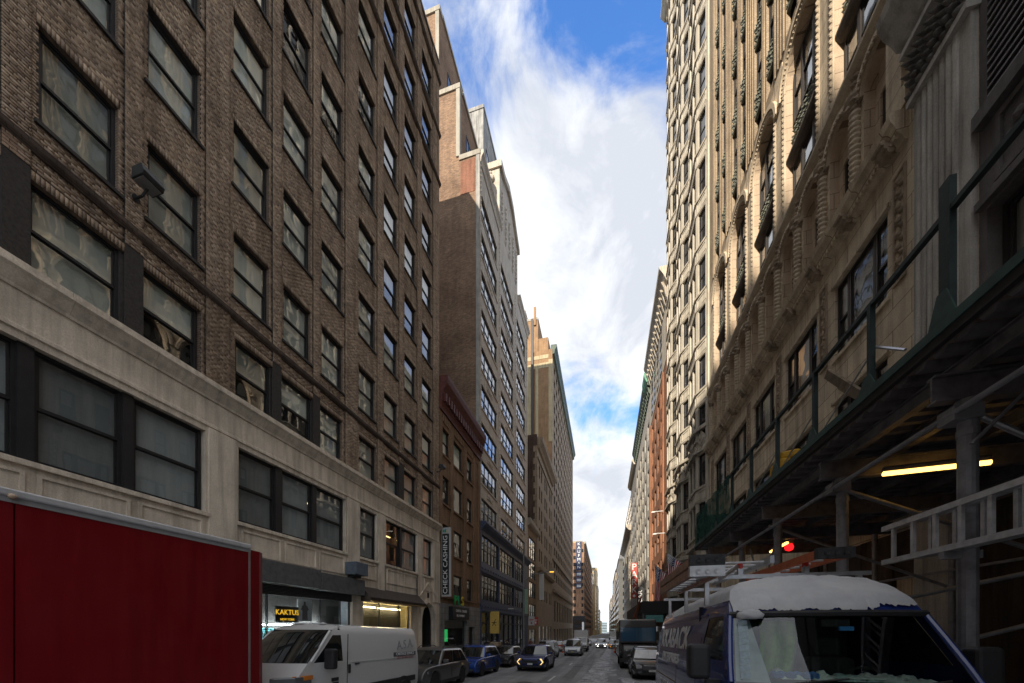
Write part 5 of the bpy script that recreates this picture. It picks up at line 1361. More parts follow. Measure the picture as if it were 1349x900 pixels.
# lamps under the deck
def tube_lamp(p, q, label):
    t = thing('tube_lamp', label, 'lamp', p, 'fluorescent lamps under the shed'); m = MB(); m.tube(p, q, .035, 8); m.build('tube', emit('fluorescent lamp', (1.0, .52, .10), 2.0), t)
    m = MB(); p2, q2 = Vector(p) + Vector((0, 0, .06)), Vector(q) + Vector((0, 0, .06)); m.tube(p2, q2, .045, 6); m.build('housing', IRON, t)
tube_lamp((4.0, 6.6, 4.37), (5.15, 6.5, 4.37), 'long lit fluorescent tube under the shed deck beside the nearest steel post')
tube_lamp((4.76, 11.35, 4.37), (4.85, 12.6, 4.37), 'lit fluorescent tube far back under the shed deck next to the red lamp')
t = thing('warning_lamp', 'small glowing red lamp under the far end of the shed', 'lamp', (4.95, 11.7, 4.25)); m = MB(); m.lathe([(.001, -.1), (.09, -.06), (.11, .02), (.08, .1), (.001, .12)], (4.95, 11.7, 4.3), 2, 12); m.build('lens', emit('red lamp', (1, .012, .015), .7), t, smooth=True); m = MB(); m.box(4.85, 5.05, 11.65, 11.78, 4.42, 4.6); m.build('housing', IRON, t)
# extension ladder hung along the posts
ALU = plain('aluminium', (.55, .55, .56), .45, .3, .2, 10, .1)
t = thing('extension_ladder', 'long aluminium extension ladder hung sideways on the posts of the shed', 'ladder', (3.46, 4.0, 2.9))
for dx, a, b in ((0, 1.8, 5.62), (.075, 1.2, 5.2)):
    for z in (2.88, 3.3):
        m = MB(); m.box(3.40 + dx - .015, 3.40 + dx + .045, a, b, z, z + .06); m.build('rail', ALU, t)
    rm = MB(); rm.box(-.016, .016, -.02, .02, 0, .36); rm = rm.mesh('rung', [ALU])
    n = int((b - a) / .29)
    for i in range(n): inst('rung', rm, t, (3.415 + dx, b - .16 - i * .29, 2.94))
m = MB(); m.box(3.38, 3.7, 2.6, 2.66, 2.8, 2.88); m.build('hook', STEEL, t); m = MB(); m.box(3.38, 3.7, 4.74, 4.80, 2.8, 2.88); m.build('hook', STEEL, t)
# yellow bag on the deck
t = thing('rubble_sack', 'yellow rubble sack standing on the shed deck behind the parapet', 'sack', (3.7, 8.65, 4.985))
m = MB(); m.prism([(3.42, 8.45), (3.95, 8.45), (3.98, 8.95), (3.4, 8.93)], 4.99, 5.52, 2); m.build('bag', plain('yellow woven plastic', (.55, .30, .015), .6, 0, .3, 9, .3), t, bevel=.07, segs=3)
m = MB(); m.prism([(3.45, 8.5), (3.7, 8.42), (3.95, 8.5), (3.9, 8.85), (3.5, 8.86)], 5.5, 5.66, 2); m.build('mouth', MATS['yellow woven plastic'], t, bevel=.04)
# ================================================================== VEHICLES
RUBBER = plain('tyre rubber', (.022, .022, .023), .8, 0, .3, 20)
TRIM = plain('black plastic trim', (.025, .025, .027), .55, 0, .2, 12)
CHROME = plain('chrome', (.6, .6, .62), .18, 1.0, .1)
RIMM = plain('alloy wheel', (.30, .30, .31), .35, .8, .25, 14)
AGLASS = darkglass('tinted car glass', (.010, .013, .014), .04)
HEADL = darkglass('headlamp glass', (.09, .095, .10), .08)
DRL = emit('daytime running light', (1.0, .66, .25), .55); BEAM = emit('headlamp beam', (1, .97, .9), 3); AMBER = emit('amber lamp', (1, .35, .03), .6)
PLATE = plain('plate yellow', (.6, .5, .15), .5); PLATEW = plain('plate white', (.6, .6, .6), .5)
SNOW = None
def snowmat():
    t = NT('old snow'); v = t.pos()
    c = t.ramp(t.noise(v, 3, 6, .6), [(.3, (.72, .73, .76)), (.6, (.88, .885, .90))])
    t.principled(c, .75, 0, t.bump(t.noise(v, 90, 8, .8), 1.0, .025), spec=.3); t.p.inputs['Subsurface Weight'].default_value = 0.0; return t.m
SNOW = snowmat()
_wh = {}
def wheel_mesh(r, w):
    if (r, w) in _wh: return _wh[(r, w)]
    m = MB(); m.lathe([(r * .62, -w / 2), (r * .9, -w / 2), (r, -w * .36), (r, w * .36), (r * .9, w / 2), (r * .62, w / 2)], (0, 0, 0), 0, 28)
    ty = m.mesh('wheel', [RUBBER], smooth=False)
    m = MB(); m.lathe([(.001, w * .30), (r * .12, w * .34), (r * .14, w * .28), (r * .56, w * .20), (r * .6, w * .42), (r * .64, w * .46), (r * .64, -w * .46), (r * .6, -w * .42), (r * .3, -w * .2), (.001, -w * .2)], (0, 0, 0), 0, 24)
    for i in range(10):
        a = 2 * pi * i / 10; c, s = cos(a), sin(a); h = .035
        m.grid([(x, c * q - s * k, s * q + c * k) for x in (w * .22, w * .40) for q, k in ((r * .1, -h), (r * .6, -h * 1.2), (r * .6, h * 1.2), (r * .1, h))], [(0, 1, 2, 3), (7, 6, 5, 4), (0, 4, 5, 1), (1, 5, 6, 2), (2, 6, 7, 3), (3, 7, 4, 0)])
    rm = m.mesh('rim', [RIMM]); _wh[(r, w)] = (ty, rm); return ty, rm
class Veh:
    """root with local mesh builder: x across, y back from the nose, z up"""
    def __init__(s, name, label, cat, L, S, group=None, ry=0.0):
        s.root = thing(name, label, cat, (L, S, ground(S) + .006), group)
        sl = -.03 if S < 60 else (-.02 if S < 160 else -.012)
        s.root.rotation_euler = (sl, 0, ry)
    def add(s, name, mb, mat, parent=None, bevel=0, smooth=False, segs=2, fix=True):
        mats = mat if isinstance(mat, (list, tuple)) else [mat]
        o = bpy.data.objects.new(name, mb.mesh(name, mats, (0, 0, 0), smooth, fix)); COL.objects.link(o); o.parent = parent or s.root
        if bevel:
            b = o.modifiers.new('bevel', 'BEVEL'); b.width = bevel; b.segments = segs; b.limit_method = 'ANGLE'; b.angle_limit = radians(30)
        return o
    def wheels(s, r, w, xs, ys):
        ty, rm = wheel_mesh(r, w)
        for y in ys:
            for x in xs:
                o = kid('wheel', ty, s.root, (x, y, r)); 
                if x < 0: o.rotation_euler.z = pi
                kid('rim', rm, o)
    def text(s, name, body, size, mat, loc, rot, parent=None, **k):
        o = kid(name, text_mesh(name, body, size, mat, **k), parent or s.root, loc); o.rotation_euler = rot; return o
def arcpts(yc, zc, r, n=9): return [(yc - r * cos(pi * i / n), zc + r * sin(pi * i / n)) for i in range(n + 1)]

def car(label, cat, L, S, w, l, h, pmat, name='parked_car', group=None, cowl=1.15, belt=1.02, hood=.92, roof0=1.95, roof1=None, tail=.12, fw=.88, rw=None, r=.36, drl=None, lamp=HEADL, grille=TRIM, snow=False, plate=PLATEW, suv=True):
    v = Veh(name, label, cat, L, S, group); hw = w / 2; rw = rw or l - .95; roof1 = roof1 or l - .62
    pts = [(.10, .26)] + [(fw - r - .07, .24)] + arcpts(fw, r, r + .065) + [(fw + r + .07, .22), (rw - r - .07, .22)] + arcpts(rw, r, r + .065) + [(rw + r + .07, .24), (l - .1, .32), (l, .52), (l - .01, .8), (l - tail, belt), (l * .6, belt - .01), (cowl, belt - .04), (cowl * .55, hood + .03), (.26, hood - .04), (.08, hood - .18), (.0, .58), (.02, .38)]
    def shape(x, y, z):
        k = 1 - .13 * max(0, (.75 - y) / .75) ** 2 - .08 * max(0, (y - l + .6) / .6) ** 2
        k *= 1 - .05 * max(0, (z - .62) / .4) ** 2 - .03 * max(0, (.5 - z) / .3)
        return (x * k, y, z)
    m = MB(shape); n = len(pts)
    xs = (-hw + .0, -hw + .16, 0, hw - .16, hw)
    for a, b in zip(xs, xs[1:]):
        for (p, q) in zip(pts, pts[1:] + pts[:1]): m.face([(a, *p), (b, *p), (b, *q), (a, *q)])
    for x in (xs[0], xs[-1]): m.face([(x, *p) for p in pts])
    b_ = v.add('body', m, pmat, None, .05, True, 3)
    b_.modifiers['bevel'].angle_limit = radians(50); b_.data.set_sharp_from_angle(angle=radians(50))
    # greenhouse
    def lvl(z, y0, y1, hx, bow): return [(-hx, y0 + bow, z), (0, y0 - bow * .3, z), (hx, y0 + bow, z), (hx, y1 - bow * .6, z), (0, y1, z), (-hx, y1 - bow * .6, z)]
    L0 = lvl(belt - .05, cowl, l - tail - .02, hw - .06, .16); L1 = lvl(h - .12, roof0 - .10, roof1 + .10, hw - .23, .10); L2 = lvl(h - .03, roof0 + .16, roof1 - .10, hw - .34, .08); L3 = lvl(h, roof0 + .4, roof1 - .4, hw - .6, .02)
    m = MB()
    for A_, B_l in ((L0, L1), (L1, L2), (L2, L3)):
        for i in range(6): m.face([A_[i], A_[(i + 1) % 6], B_l[(i + 1) % 6], B_l[i]])
    m.face(L3); v.add('cabin', m, pmat, None, .06, True, 3).data.set_sharp_from_angle(angle=radians(60))
    def quad(A0, A1, B0, B1, u0, u1, v0, v1, off, u0t=None, u1t=None):
        P = lambda u, t: Vector(A0).lerp(Vector(A1), u).lerp(Vector(B0).lerp(Vector(B1), u), t)
        u0t = u0 if u0t is None else u0t; u1t = u1 if u1t is None else u1t
        c = [P(u0, v0), P(u1, v0), P(u1t, v1), P(u0t, v1)]
        nn = (c[1] - c[0]).cross(c[3] - c[0]).normalized(); ctr = Vector((0, l / 2, h * .6))
        if nn.dot(c[0] - ctr) < 0: nn = -nn
        return [tuple(p + nn * off) for p in c]
    m = MB(); m.face(quad(L0[0], L0[1], L1[0], L1[1], .08, 1, .04, .97, .012)); m.face(quad(L0[1], L0[2], L1[1], L1[2], 0, .92, .04, .97, .012)); v.add('windshield', m, AGLASS)
    m = MB(); m.face(quad(L0[3], L0[4], L1[3], L1[4], .08, 1, .1, .95, .012)); m.face(quad(L0[4], L0[5], L1[4], L1[5], 0, .92, .1, .95, .012)); v.add('rear_window', m, AGLASS)
    for a, b, c, d in ((2, 3, 2, 3), (0, 5, 0, 5)):
        for (u0, u1, t0, t1) in ((.03, .41, .09, .43), (.43, .73, .45, .75), (.75, .95, .77, .90)):
            m = MB(); m.face(quad(L0[a], L0[b], L1[c], L1[d], u0, u1, .10, .95, .012, t0, t1)); v.add('side_window', m, AGLASS)
    # doors' shut lines, cladding, lamps
    for sg in (-1, 1):
        for y in (cowl + .22, cowl + 1.25, cowl + 2.15):
            if y > l - .7: continue
            m = MB(shape); m.box(sg * (hw - .004), sg * (hw + .003), y, y + .012, .42, belt - .05); v.add('shut_line', m, TRIM)
        for y in (cowl + 1.05, cowl + 1.98):
            m = MB(shape); m.box(sg * hw, sg * (hw + .025), y, y + .17, belt - .16, belt - .13); v.add('door_handle', m, pmat)
        m = MB(shape); m.box(sg * (hw - .02), sg * (hw + .012), fw + r + .05, rw - r - .05, .22, .36); v.add('sill', m, TRIM)
        m = MB(shape); m.prism([(hw * .9, .55), (hw * 1.0, .52), (hw * 1.13, .6), (hw * 1.13, .72), (hw * .98, .72)] if sg > 0 else [(-hw * .9, .55), (-hw * 1.0, .52), (-hw * 1.13, .6), (-hw * 1.13, .72), (-hw * .98, .72)], 0, 1, 2) if False else None
        m = MB(); m.box(sg * (hw - .02), sg * (hw + .19), cowl + .36, cowl + .48, belt + .02, belt + .17); v.add('mirror', m, pmat, None, .03)
        m = MB(shape); m.prism([(sg * hw * .50, .02), (sg * hw * 1.008, .30), (sg * hw * 1.008, .52), (sg * hw * .48, .10)] , .68, .80, 2) if not drl else m.prism([(sg * hw * .55, -.005), (sg * hw * 1.008, .22), (sg * hw * 1.0, .38), (sg * hw * .52, .05)], .66, .78, 2)
        v.add('headlight', m, lamp)
        if drl:
            m = MB(shape); y0 = -.012
            m.prism([(sg * hw * .78, .80), (sg * hw * .98, .60), (sg * hw * .80, .42), (sg * hw * .74, .42), (sg * hw * .91, .60), (sg * hw * .72, .80)], y0, .12, 1); v.add('running_light', m, drl)
        m = MB(shape); m.box(sg * hw * .62, sg * hw * .86, -.012, .04, .36, .44); v.add('fog_lamp', m, lamp)
    m = MB(shape); m.box(-hw * .58, hw * .58, -.012, .06, .50, .70); g_ = v.add('grille', m, grille)
    m = MB(shape)
    for i in range(4): m.box(-hw * .56, hw * .56, -.02, .0, .525 + i * .045, .54 + i * .045)
    v.add('grille_bar', m, CHROME if lamp is HEADL else TRIM, g_)
    m = MB(shape); m.box(-hw * .8, hw * .8, -.014, .05, .28, .36); v.add('air_dam', m, TRIM)
    m = MB(); m.box(-.16, .16, -.022, -.012, .42, .53); v.add('licence_plate', m, plate)
    m = MB(); m.box(-hw + .12, hw - .12, .25, l - .25, .2, belt - .25); v.add('underbody', m, TRIM)
    v.wheels(r, .23, (-hw + .13, hw - .13), (fw, rw))
    if suv:
        for sg in (-1, 1):
            m = MB(); x = sg * (hw - .36); m.path([(x, roof0 + .25, h - .02), (x, roof0 + .4, h + .04), (x, roof1 - .3, h + .04), (x, roof1 - .1, h - .02)], .018, 6); v.add('roof_rail', m, TRIM)
    if snow:
        m = MB(); m.face(quad(L0[0], L0[1], L1[0], L1[1], .1, 1, .08, .92, .03)); m.face(quad(L0[1], L0[2], L1[1], L1[2], 0, .9, .08, .92, .03)); m.face(quad(L0[0], L0[1], L1[0], L1[1], .1, 1, .08, .92, .014)); m.face(quad(L0[1], L0[2], L1[1], L1[2], 0, .9, .08, .92, .014))
        v.add('snow', m, SNOW)
        m = MB(); m.grid([(p[0] * .9, p[1], p[2] + q) for q in (.0, .05) for p in L2], [(0, 1, 2, 3, 4, 5), (11, 10, 9, 8, 7, 6)] + [(i, (i + 1) % 6, 6 + (i + 1) % 6, 6 + i) for i in range(6)]); v.add('snow', m, SNOW, None, .03)
    return v
GREYC = paint('grey car paint', (.115, .112, .108), .25, .35, .5); BLUEC = paint('bright blue paint', (.012, .06, .30), .2, .2, .3); NAVYC = paint('deep blue paint', (.008, .022, .12), .2, .2, .3); BLK = paint('black car paint', (.014, .014, .016), .2, .25); SILV = paint('silver paint', (.40, .41, .42), .28, .25, .5); WHITEC = paint('white van paint', (.66, .66, .65), .35, .22)
PK = 'cars parked along the left kerb'
car('dusty grey crossover parked behind the white cargo van', 'car', -7.28, 12.1, 1.86, 4.6, 1.66, GREYC, group=PK)
car('bright blue crossover parked behind the dusty grey one', 'car', -7.28, 17.7, 1.86, 4.6, 1.66, BLUEC, group=PK)
car('black low car parked between the bright blue crossover and the silver minivan', 'car', -7.25, 24.2, 1.82, 4.6, 1.5, BLK, group=PK, suv=False, hood=.84, belt=.94)
car('deep blue crossover with angular lit running lights driving toward the camera', 'car', -4.48, 22.0, 1.95, 4.6, 1.66, NAVYC, name='moving_car', drl=DRL, lamp=AGLASS)
car('silver minivan with a high roof waiting by the orange cones', 'van', -5.85, 35.5, 1.95, 5.0, 1.85, SILV, name='minivan', cowl=1.0, roof0=1.7, hood=.98, belt=1.08)
car('silver passenger van with amber plate in the middle of the traffic', 'van', -3.65, 42.5, 2.05, 5.0, 2.0, SILV, name='passenger_van', cowl=.9, roof0=1.55, hood=1.02, belt=1.12, plate=PLATE)
car('silver pickup sized car with bright headlights nearest the street end', 'car', -.7, 73.0, 2.1, 5.0, 1.85, SILV, name='moving_car', lamp=BEAM, hood=1.02, belt=1.12)
car('dark car half hidden behind the white box truck', 'car', -4.6, 66.0, 1.9, 4.6, 1.6, BLK, name='moving_car')
car('dark car on the right beside the far headlights', 'car', 1.6, 71.0, 1.9, 4.6, 1.7, GREYC, name='moving_car', lamp=AMBER)
car('black hatchback with snow on its windshield parked behind the blue van', 'car', 2.28, 19.3, 1.84, 4.4, 1.62, BLK, snow=True)
for i, (L, S, pm, lb) in enumerate(((-7.2, 47, BLK, 'black car parked at the left kerb beside the passenger van'), (-7.2, 54, SILV, 'silver car parked at the left kerb beside the white box truck'), (2.3, 45, GREYC, 'grey car parked beyond the brown step van at the right kerb'), (2.3, 52, BLK, 'black car parked beyond the grey one at the right kerb'), (-1.0, 90, BLK, 'dark car following the one with bright headlights'), (-4.0, 84, SILV, 'far silver car in the left lane'), (-7.2, 62, BLK, 'black car parked at the left kerb past the white truck'))):
    car(lb, 'car', L, S, 1.85, 4.6, 1.62, pm, name='parked_car' if abs(L) > 2 and S < 70 else 'moving_car')

# ---- vans by one lofted shell
def van(v, hw, sec, yf, yr, ys, win, mat, bow=.10):
    """sec = [(half width, z)] from sill to roof centre; yf/yr = nose and tail y by z; win = (z index range) for the door window"""
    n = len(sec); full = [(-a, z) for a, z in sec] + [(a, z) for a, z in reversed(sec[:-1])]
    N = len(full)
    def P(j, i):
        a, z = full[i]; f, r_ = yf(z), yr(z)
        y = f if j == 0 else (f + .17 if j == 1 else (r_ if j == len(ys) - 1 else ys[j]))
        t = max(0, (5.2 - 0) * 0); k = 1 - .05 * max(0, (1.15 - (y - yf(1.2))) / 1.15) ** 2 - (.05 if j == len(ys) - 1 else 0)
        return (a * k, y, z)
    vs = [P(j, i) for j in range(len(ys)) for i in range(N)]
    fs = []
    for j in range(len(ys) - 1):
        for i in range(N - 1):
            lo = min(i, N - 2 - i)
            if j == 1 and win[0] <= lo < win[1]: continue
            fs.append((j * N + i, j * N + i + 1, (j + 1) * N + i + 1, (j + 1) * N + i))
    fs.append(tuple((len(ys) - 1) * N + i for i in range(N)))
    m = MB(); m.grid(vs, fs); o = v.add('body', m, mat, None, 0, True); o.data.set_sharp_from_angle(angle=radians(32))
    # door glass
    for sd_ in (0, 1):
        i0, i1 = (win[0], win[1]) if sd_ == 0 else (N - 1 - win[1], N - 1 - win[0])
        m = MB()
        for i in range(i0, i1):
            q = [P(1, i), P(2, i), P(2, i + 1), P(1, i + 1)]
            m.face([(x * .992, y, z) for x, y, z in q])
        v.add('side_window', m, AGLASS)
    return P, N, n
def across(v, P, N, i0, i1, name, mat, bow, j=0, push=0.0, cols=8, lift=0.0):
    """surface ruled between the left and right front edges (windshield, roof cap)"""
    m = MB(); vs = []
    for i in range(i0, i1 + 1):
        a, b = Vector(P(j, i)), Vector(P(j, N - 1 - i))
        for c in range(cols + 1):
            t = c / cols; p = a.lerp(b, t); p.y -= bow * (1 - (2 * t - 1) ** 2) + push; p.z += lift; vs.append(tuple(p))
    k = cols + 1; m.grid(vs, [(r * k + c, r * k + c + 1, (r + 1) * k + c + 1, (r + 1) * k + c) for r in range(i1 - i0) for c in range(cols)])
    return v.add(name, m, mat, None, 0, True, fix=False)

# ---- white cargo van, left kerb
V = Veh('cargo_van', 'white cargo van with grey ASA lettering parked behind the red truck body', 'van', -7.36, 5.75)
secw = [(.93, .34), (.99, .55), (1.0, .85), (1.0, 1.18), (.985, 1.48), (.95, 1.80), (.905, 2.12), (.88, 2.25), (.80, 2.36), (.45, 2.41), (0, 2.42)]
yfw = lambda z: .12 if z < .6 else (.18 + .75 * (z - .6) / .88 if z < 1.48 else (.93 + .72 * (z - 1.48) / .72 if z < 2.2 else 1.65 + .45 * (z - 2.2) / .22))
yrw = lambda z: 5.9 - .10 * max(0, z - 1.2) - (.12 if z > 2.3 else 0)
P, N, n = van(V, 1.0, secw, yfw, yrw, [0, 0, 2.02, 2.15, 3.0, 4.0, 5.0, 5.7, 5.88], (4, 6), WHITEC)
across(V, P, N, 4, 7, 'windshield', AGLASS, .16); across(V, P, N, 7, 9, 'roof_cap', WHITEC, .13)
hoodv = across(V, P, N, 0, 4, 'hood', WHITEC, .20)
m = MB()
for sg in (-1, 1): m = MB(); m.tube((sg * .95, 1.02, 1.5), (sg * .875, 1.68, 2.22), .035); V.add('pillar', m, WHITEC)
m = MB(); m.box(-.9, .9, .95, 2.3, .4, 1.44); m.box(-.86, .86, 2.3, 2.36, .4, 2.2); V.add('cab_interior', m, plain('cab interior grey', (.05, .05, .052), .8))
m = MB(); m.box(-.55, -.2, .99, 1.2, 1.46, 1.465); m.box(.25, .6, 1.0, 1.25, 1.46, 1.465); V.add('dash_paper', m, plain('paper', (.6, .62, .6), .8))
for sg in (-1, 1):
    m = MB(); m.prism([(sg * .62, .28), (sg * .98, .60), (sg * 1.0, 1.02), (sg * .90, .86), (sg * .55, .42)], .98, 1.20, 2); h_ = V.add('headlight', m, HEADL, None, .02)
    m = MB(); m.prism([(sg * .86, .62), (sg * .995, .8), (sg * 1.005, 1.04), (sg * .9, .9)], 1.12, 1.215, 2); V.add('indicator', m, plain('amber lens', (.7, .22, .03), .15), h_)
    m = MB(); m.box(sg * 1.02, sg * 1.29, 1.32, 1.5, 1.32, 1.80); q_ = V.add('mirror', m, TRIM, None, .05, segs=3)
    m = MB(); m.box(sg * .95, sg * 1.06, 1.4, 1.48, 1.38, 1.46); V.add('mirror_arm', m, TRIM, q_)
    m = MB(); x = sg * 1.002
    m.box(x - .006, x + .006, 2.16, 2.175, .5, 2.15); V.add('shut_line', m, TRIM)
    m = MB(); m.box(sg * .985, sg * 1.03, 2.2, 2.28, 1.15, 1.38); V.add('door_handle', m, TRIM, None, .02)
    m = MB(); m.box(sg * 1.0, sg * 1.025, 2.45, 2.62, 1.36, 1.40); V.add('door_handle', m, TRIM, None, .01)
    m = MB(); m.box(sg * .985, sg * 1.018, 1.55, 5.6, .62, .80); V.add('rub_strip', m, TRIM, None, .01)
    m = MB(); m.box(sg * .995, sg * 1.008, 2.3, 5.75, 1.42, 1.435); V.add('crease', m, WHITEC)
    m = MB(); x = .99; m.tf = lambda a, b, c, s=sg: (s * a, b, c)
    for yc in (1.35, 4.85):
        pts = arcpts(yc, .36, .47, 12); inn = arcpts(yc, .36, .40, 12)
        for i in range(12): m.prism([inn[i], pts[i], pts[i + 1], inn[i + 1]], .96, 1.03, 0)
    V.add('wheel_arch', m, TRIM)
    m = MB()
    for yc in (1.35, 4.85): m.lathe([(.001, 0), (.41, 0), (.41, .02), (.001, .02)], (sg * 1.004 - .01, yc, .36), 0, 20)
    V.add('wheel_well', m, RUBBER)
m = MB(); m.box(-.85, .85, .0, .35, .34, .62); V.add('bumper', m, TRIM, None, .06, segs=3)
m = MB(); m.box(-.42, .42, .08, .2, .72, .95); V.add('grille', m, TRIM, None, .02)
V.wheels(.36, .24, (-.91, .925), (1.35, 4.85))
m = MB()
for i in range(6): m.lathe([(.001, -.02), (.05 + .03 * (i % 3), .0), (.001, .04)], (-.6 + i * .2, 1.98, 2.41), 2, 7)
V.add('roof_ice', m, SNOW)
RT = (pi / 2, 0, pi / 2)
LG = plain('van lettering grey', (.33, .33, .35), .5)
V.text('lettering', 'A.S.A.', .40, LG, (1.0, 4.95, 1.90 - .06), (pi / 2, radians(-5), pi / 2), sx=1.05)
m = MB(); m.box(.985, 1.0, 4.28, 5.62, 1.47, 1.60); st_ = V.add('stripe', m, plain('van stripe grey', (.12, .12, .13), .5))
V.text('lettering', 'CARTAGE SERVICE', .13, WHT, (1.004, 4.95, 1.54), RT, st_); V.text('lettering', 'LIGHT TRUCKING SERVICE', .085, plain('van lettering red', (.35, .03, .03), .5), (1.003, 4.95, 1.42), RT)
V.text('lettering', 'RAM', .13, TRIM, (1.005, 1.75, 1.02), RT) if False else None
m = MB(); m.box(1.0, 1.008, 1.62, 1.86, 1.0, 1.09); m.box(1.0, 1.008, 1.66, 1.86, .92, .98); V.add('badge', m, TRIM)

# ---- dark blue high roof van, right kerb, with snow and ladders
BLUEV = paint('dark navy van paint', (.018, .04, .20), .16, .06, .0)
B = Veh('panel_van', 'dark blue high roof work van with snow on its roof and ladders on a rack', 'van', 2.2, 3.05)
secb = [(.95, .36), (1.0, .6), (1.02, .95), (1.03, 1.40), (1.02, 1.66), (.985, 1.86), (.93, 2.12), (.875, 2.36), (.84, 2.50), (.78, 2.64), (.62, 2.74), (.3, 2.80), (0, 2.81)]
yfb = lambda z: .10 if z < .7 else (.12 + .83 * (z - .7) / .96 if z < 1.66 else (.95 + .43 * (z - 1.66) / .70 if z < 2.36 else 1.38 + .62 * ((z - 2.36) / .45) ** 1.5))
yrb = lambda z: 6.35 - .10 * max(0, z - 1.5) - .35 * max(0, (z - 2.45) / .36) ** 2
P, N, n = van(B, 1.02, secb, yfb, yrb, [0, 0, 2.16, 2.3, 3.2, 4.1, 5.0, 5.8, 6.2, 6.34], (5, 7), BLUEV)
WSG = glass('windshield glass', tint=(.72, .80, .76), wave=0.01, ior=1.48)
across(B, P, N, 4, 7, 'windshield', WSG, .16)
cap = across(B, P, N, 7, 11, 'roof_cap', BLUEV, .15)
across(B, P, N, 0, 4, 'hood', BLUEV, .25)
for e in (0, N - 1):
    m = MB()
    for i in range(4, 7):
        a, b = P(0, i if e == 0 else N - 1 - i), P(0, i + 1 if e == 0 else N - 2 - i); m.tube((a[0] * .985, a[1], a[2]), (b[0] * .985, b[1], b[2]), .03, 8)
    B.add('pillar', m, BLUEV)
m = MB(); a, b = Vector(P(0, 7)), Vector(P(0, N - 8))
pp = [a.lerp(b, c / 10) - Vector((0, .16 * (1 - (2 * c / 10 - 1) ** 2) + .006, 0)) for c in range(11)]
m.path(pp, .035, 6); B.add('windshield_header', m, TRIM)
INT = plain('van cab black', (.018, .018, .02), .85); CARD = plain('pale paperwork', (.50, .54, .50), .8, 0, .25, 9)
m = MB(); m.box(-.88, .88, 2.62, 2.66, .4, 2.55); B.add('bulkhead', m, INT)
m = MB(); m.prism([(.80, .9), (.80, 1.58), (1.05, 1.65), (1.5, 1.68), (1.62, 1.45), (1.65, .9)], -.93, .93, 0); B.add('dashboard', m, INT)
for x in (-.5, .5):
    m = MB(); m.box(x - .26, x + .26, 1.75, 2.25, .8, 1.15); m.box(x - .25, x + .25, 2.2, 2.38, 1.1, 1.88); m.box(x - .13, x + .13, 2.24, 2.34, 1.9, 2.12); B.add('seat', m, plain('seat cloth', (.05, .05, .055), .9), None, .05)
m = MB(); cxs, cys, czs = .5, 1.72, 1.62
for i in range(20):
    a0, a1 = 2 * pi * i / 20, 2 * pi * (i + 1) / 20
    q = lambda a: (cxs + .2 * cos(a), cys - .08 * sin(a), czs + .18 * sin(a)); m.tube(q(a0), q(a1), .016, 6)
m.tube((cxs, 1.5, 1.5), (cxs, cys, czs), .03); B.add('steering_wheel', m, INT)
m = MB()
for i in range(7):
    x = -.35 + i * .14; y = 1.06 + .05 * (i % 3); z = 1.70 + .02 * (i % 2); m.prism([(x, y), (x + .3, y + .04), (x + .26, y + .34), (x - .05, y + .3)], z, z + .008, 2)
B.add('dash_paper', m, CARD)
from mathutils import noise as mnoise
def crumple(x0, x1, y0, y1, z, amp, sd_, mat, name):
    m = MB(); n_ = 22; vs = []
    for i in range(n_ + 1):
        for j in range(n_ + 1):
            u, w_ = i / n_, j / n_; e = min(1, 6 * min(u, 1 - u, w_, 1 - w_) + .1)
            q = abs(mnoise.noise((u * 3.2, w_ * 3.2, sd_))) + .5 * abs(mnoise.noise((u * 8, w_ * 8, sd_)))
            vs.append((x0 + (x1 - x0) * u + .02 * mnoise.noise((u * 9, w_ * 9, sd_ + 3)), y0 + (y1 - y0) * w_ + .03 * mnoise.noise((u * 7, w_ * 7, sd_ + 9)), z + amp * q * e))
    k = n_ + 1; m.grid(vs, [(i * k + j, (i + 1) * k + j, (i + 1) * k + j + 1, i * k + j + 1) for i in range(n_) for j in range(n_)])
    o = B.add(name, m, mat, None, 0, False, fix=False); so = o.modifiers.new('thick', 'SOLIDIFY'); so.thickness = .004
crumple(-.05, .35, 1.02, 1.45, 1.70, .06, 1.0, plain('pale teal plastic', (.26, .36, .35), .35, 0, .2), 'crumpled_bag')
crumple(.30, .78, 1.02, 1.5, 1.70, .08, 5.0, plain('white plastic', (.40, .43, .42), .4, 0, .2), 'crumpled_bag')
crumple(-.5, .0, 1.05, 1.5, 1.70, .10, 8.0, CARD, 'dash_paper')
m = MB()
for i in range(6): m.lathe([(.001, 0), (.055, .02), (.05, .07), (.001, .09)], (-.55 + .07 * i, 1.10 + .04 * (i % 2), 1.69), 2, 8)
B.add('dash_clutter', m, plain('blue wrapper', (.05, .16, .40), .5, 0, .4, 15))
tg = thing('green_reflection_cloth', 'green cloth standing in for a green reflection in the windshield of the blue van', 'stand-in cloth', (1.9, 4.6, 1.5))  # cloth added behind the glass in place of a green reflection
m = MB(); n_ = 14; vs = []
for i in range(n_ + 1):
    for j in range(7):
        t, u = i / n_, j / 6
        vs.append((1.66 + .36 * t + .02 * sin(u * 5), 4.62 + .05 * sin(t * 14) + .06 * u, 2.18 - u * .72 - .06 * abs(t - .5)))
m.grid(vs, [(i * 7 + j, (i + 1) * 7 + j, (i + 1) * 7 + j + 1, i * 7 + j + 1) for i in range(n_) for j in range(6)]); jk = m.build('cloth', plain('green reflection tint', (.16, .34, .03), .7, 0, .3, 12), tg, smooth=True)
so = jk.modifiers.new('thick', 'SOLIDIFY'); so.thickness = .02
wpos = lambda i, t, push=0: None
def on_ws(t, f, push):                                  # a point on the windshield: t across, f up
    a = Vector(P(0, 4)).lerp(Vector(P(0, 7)), f); b = Vector(P(0, N - 5)).lerp(Vector(P(0, N - 8)), f); p = a.lerp(b, t); p.y -= .16 * (1 - (2 * t - 1) ** 2) + push; return p
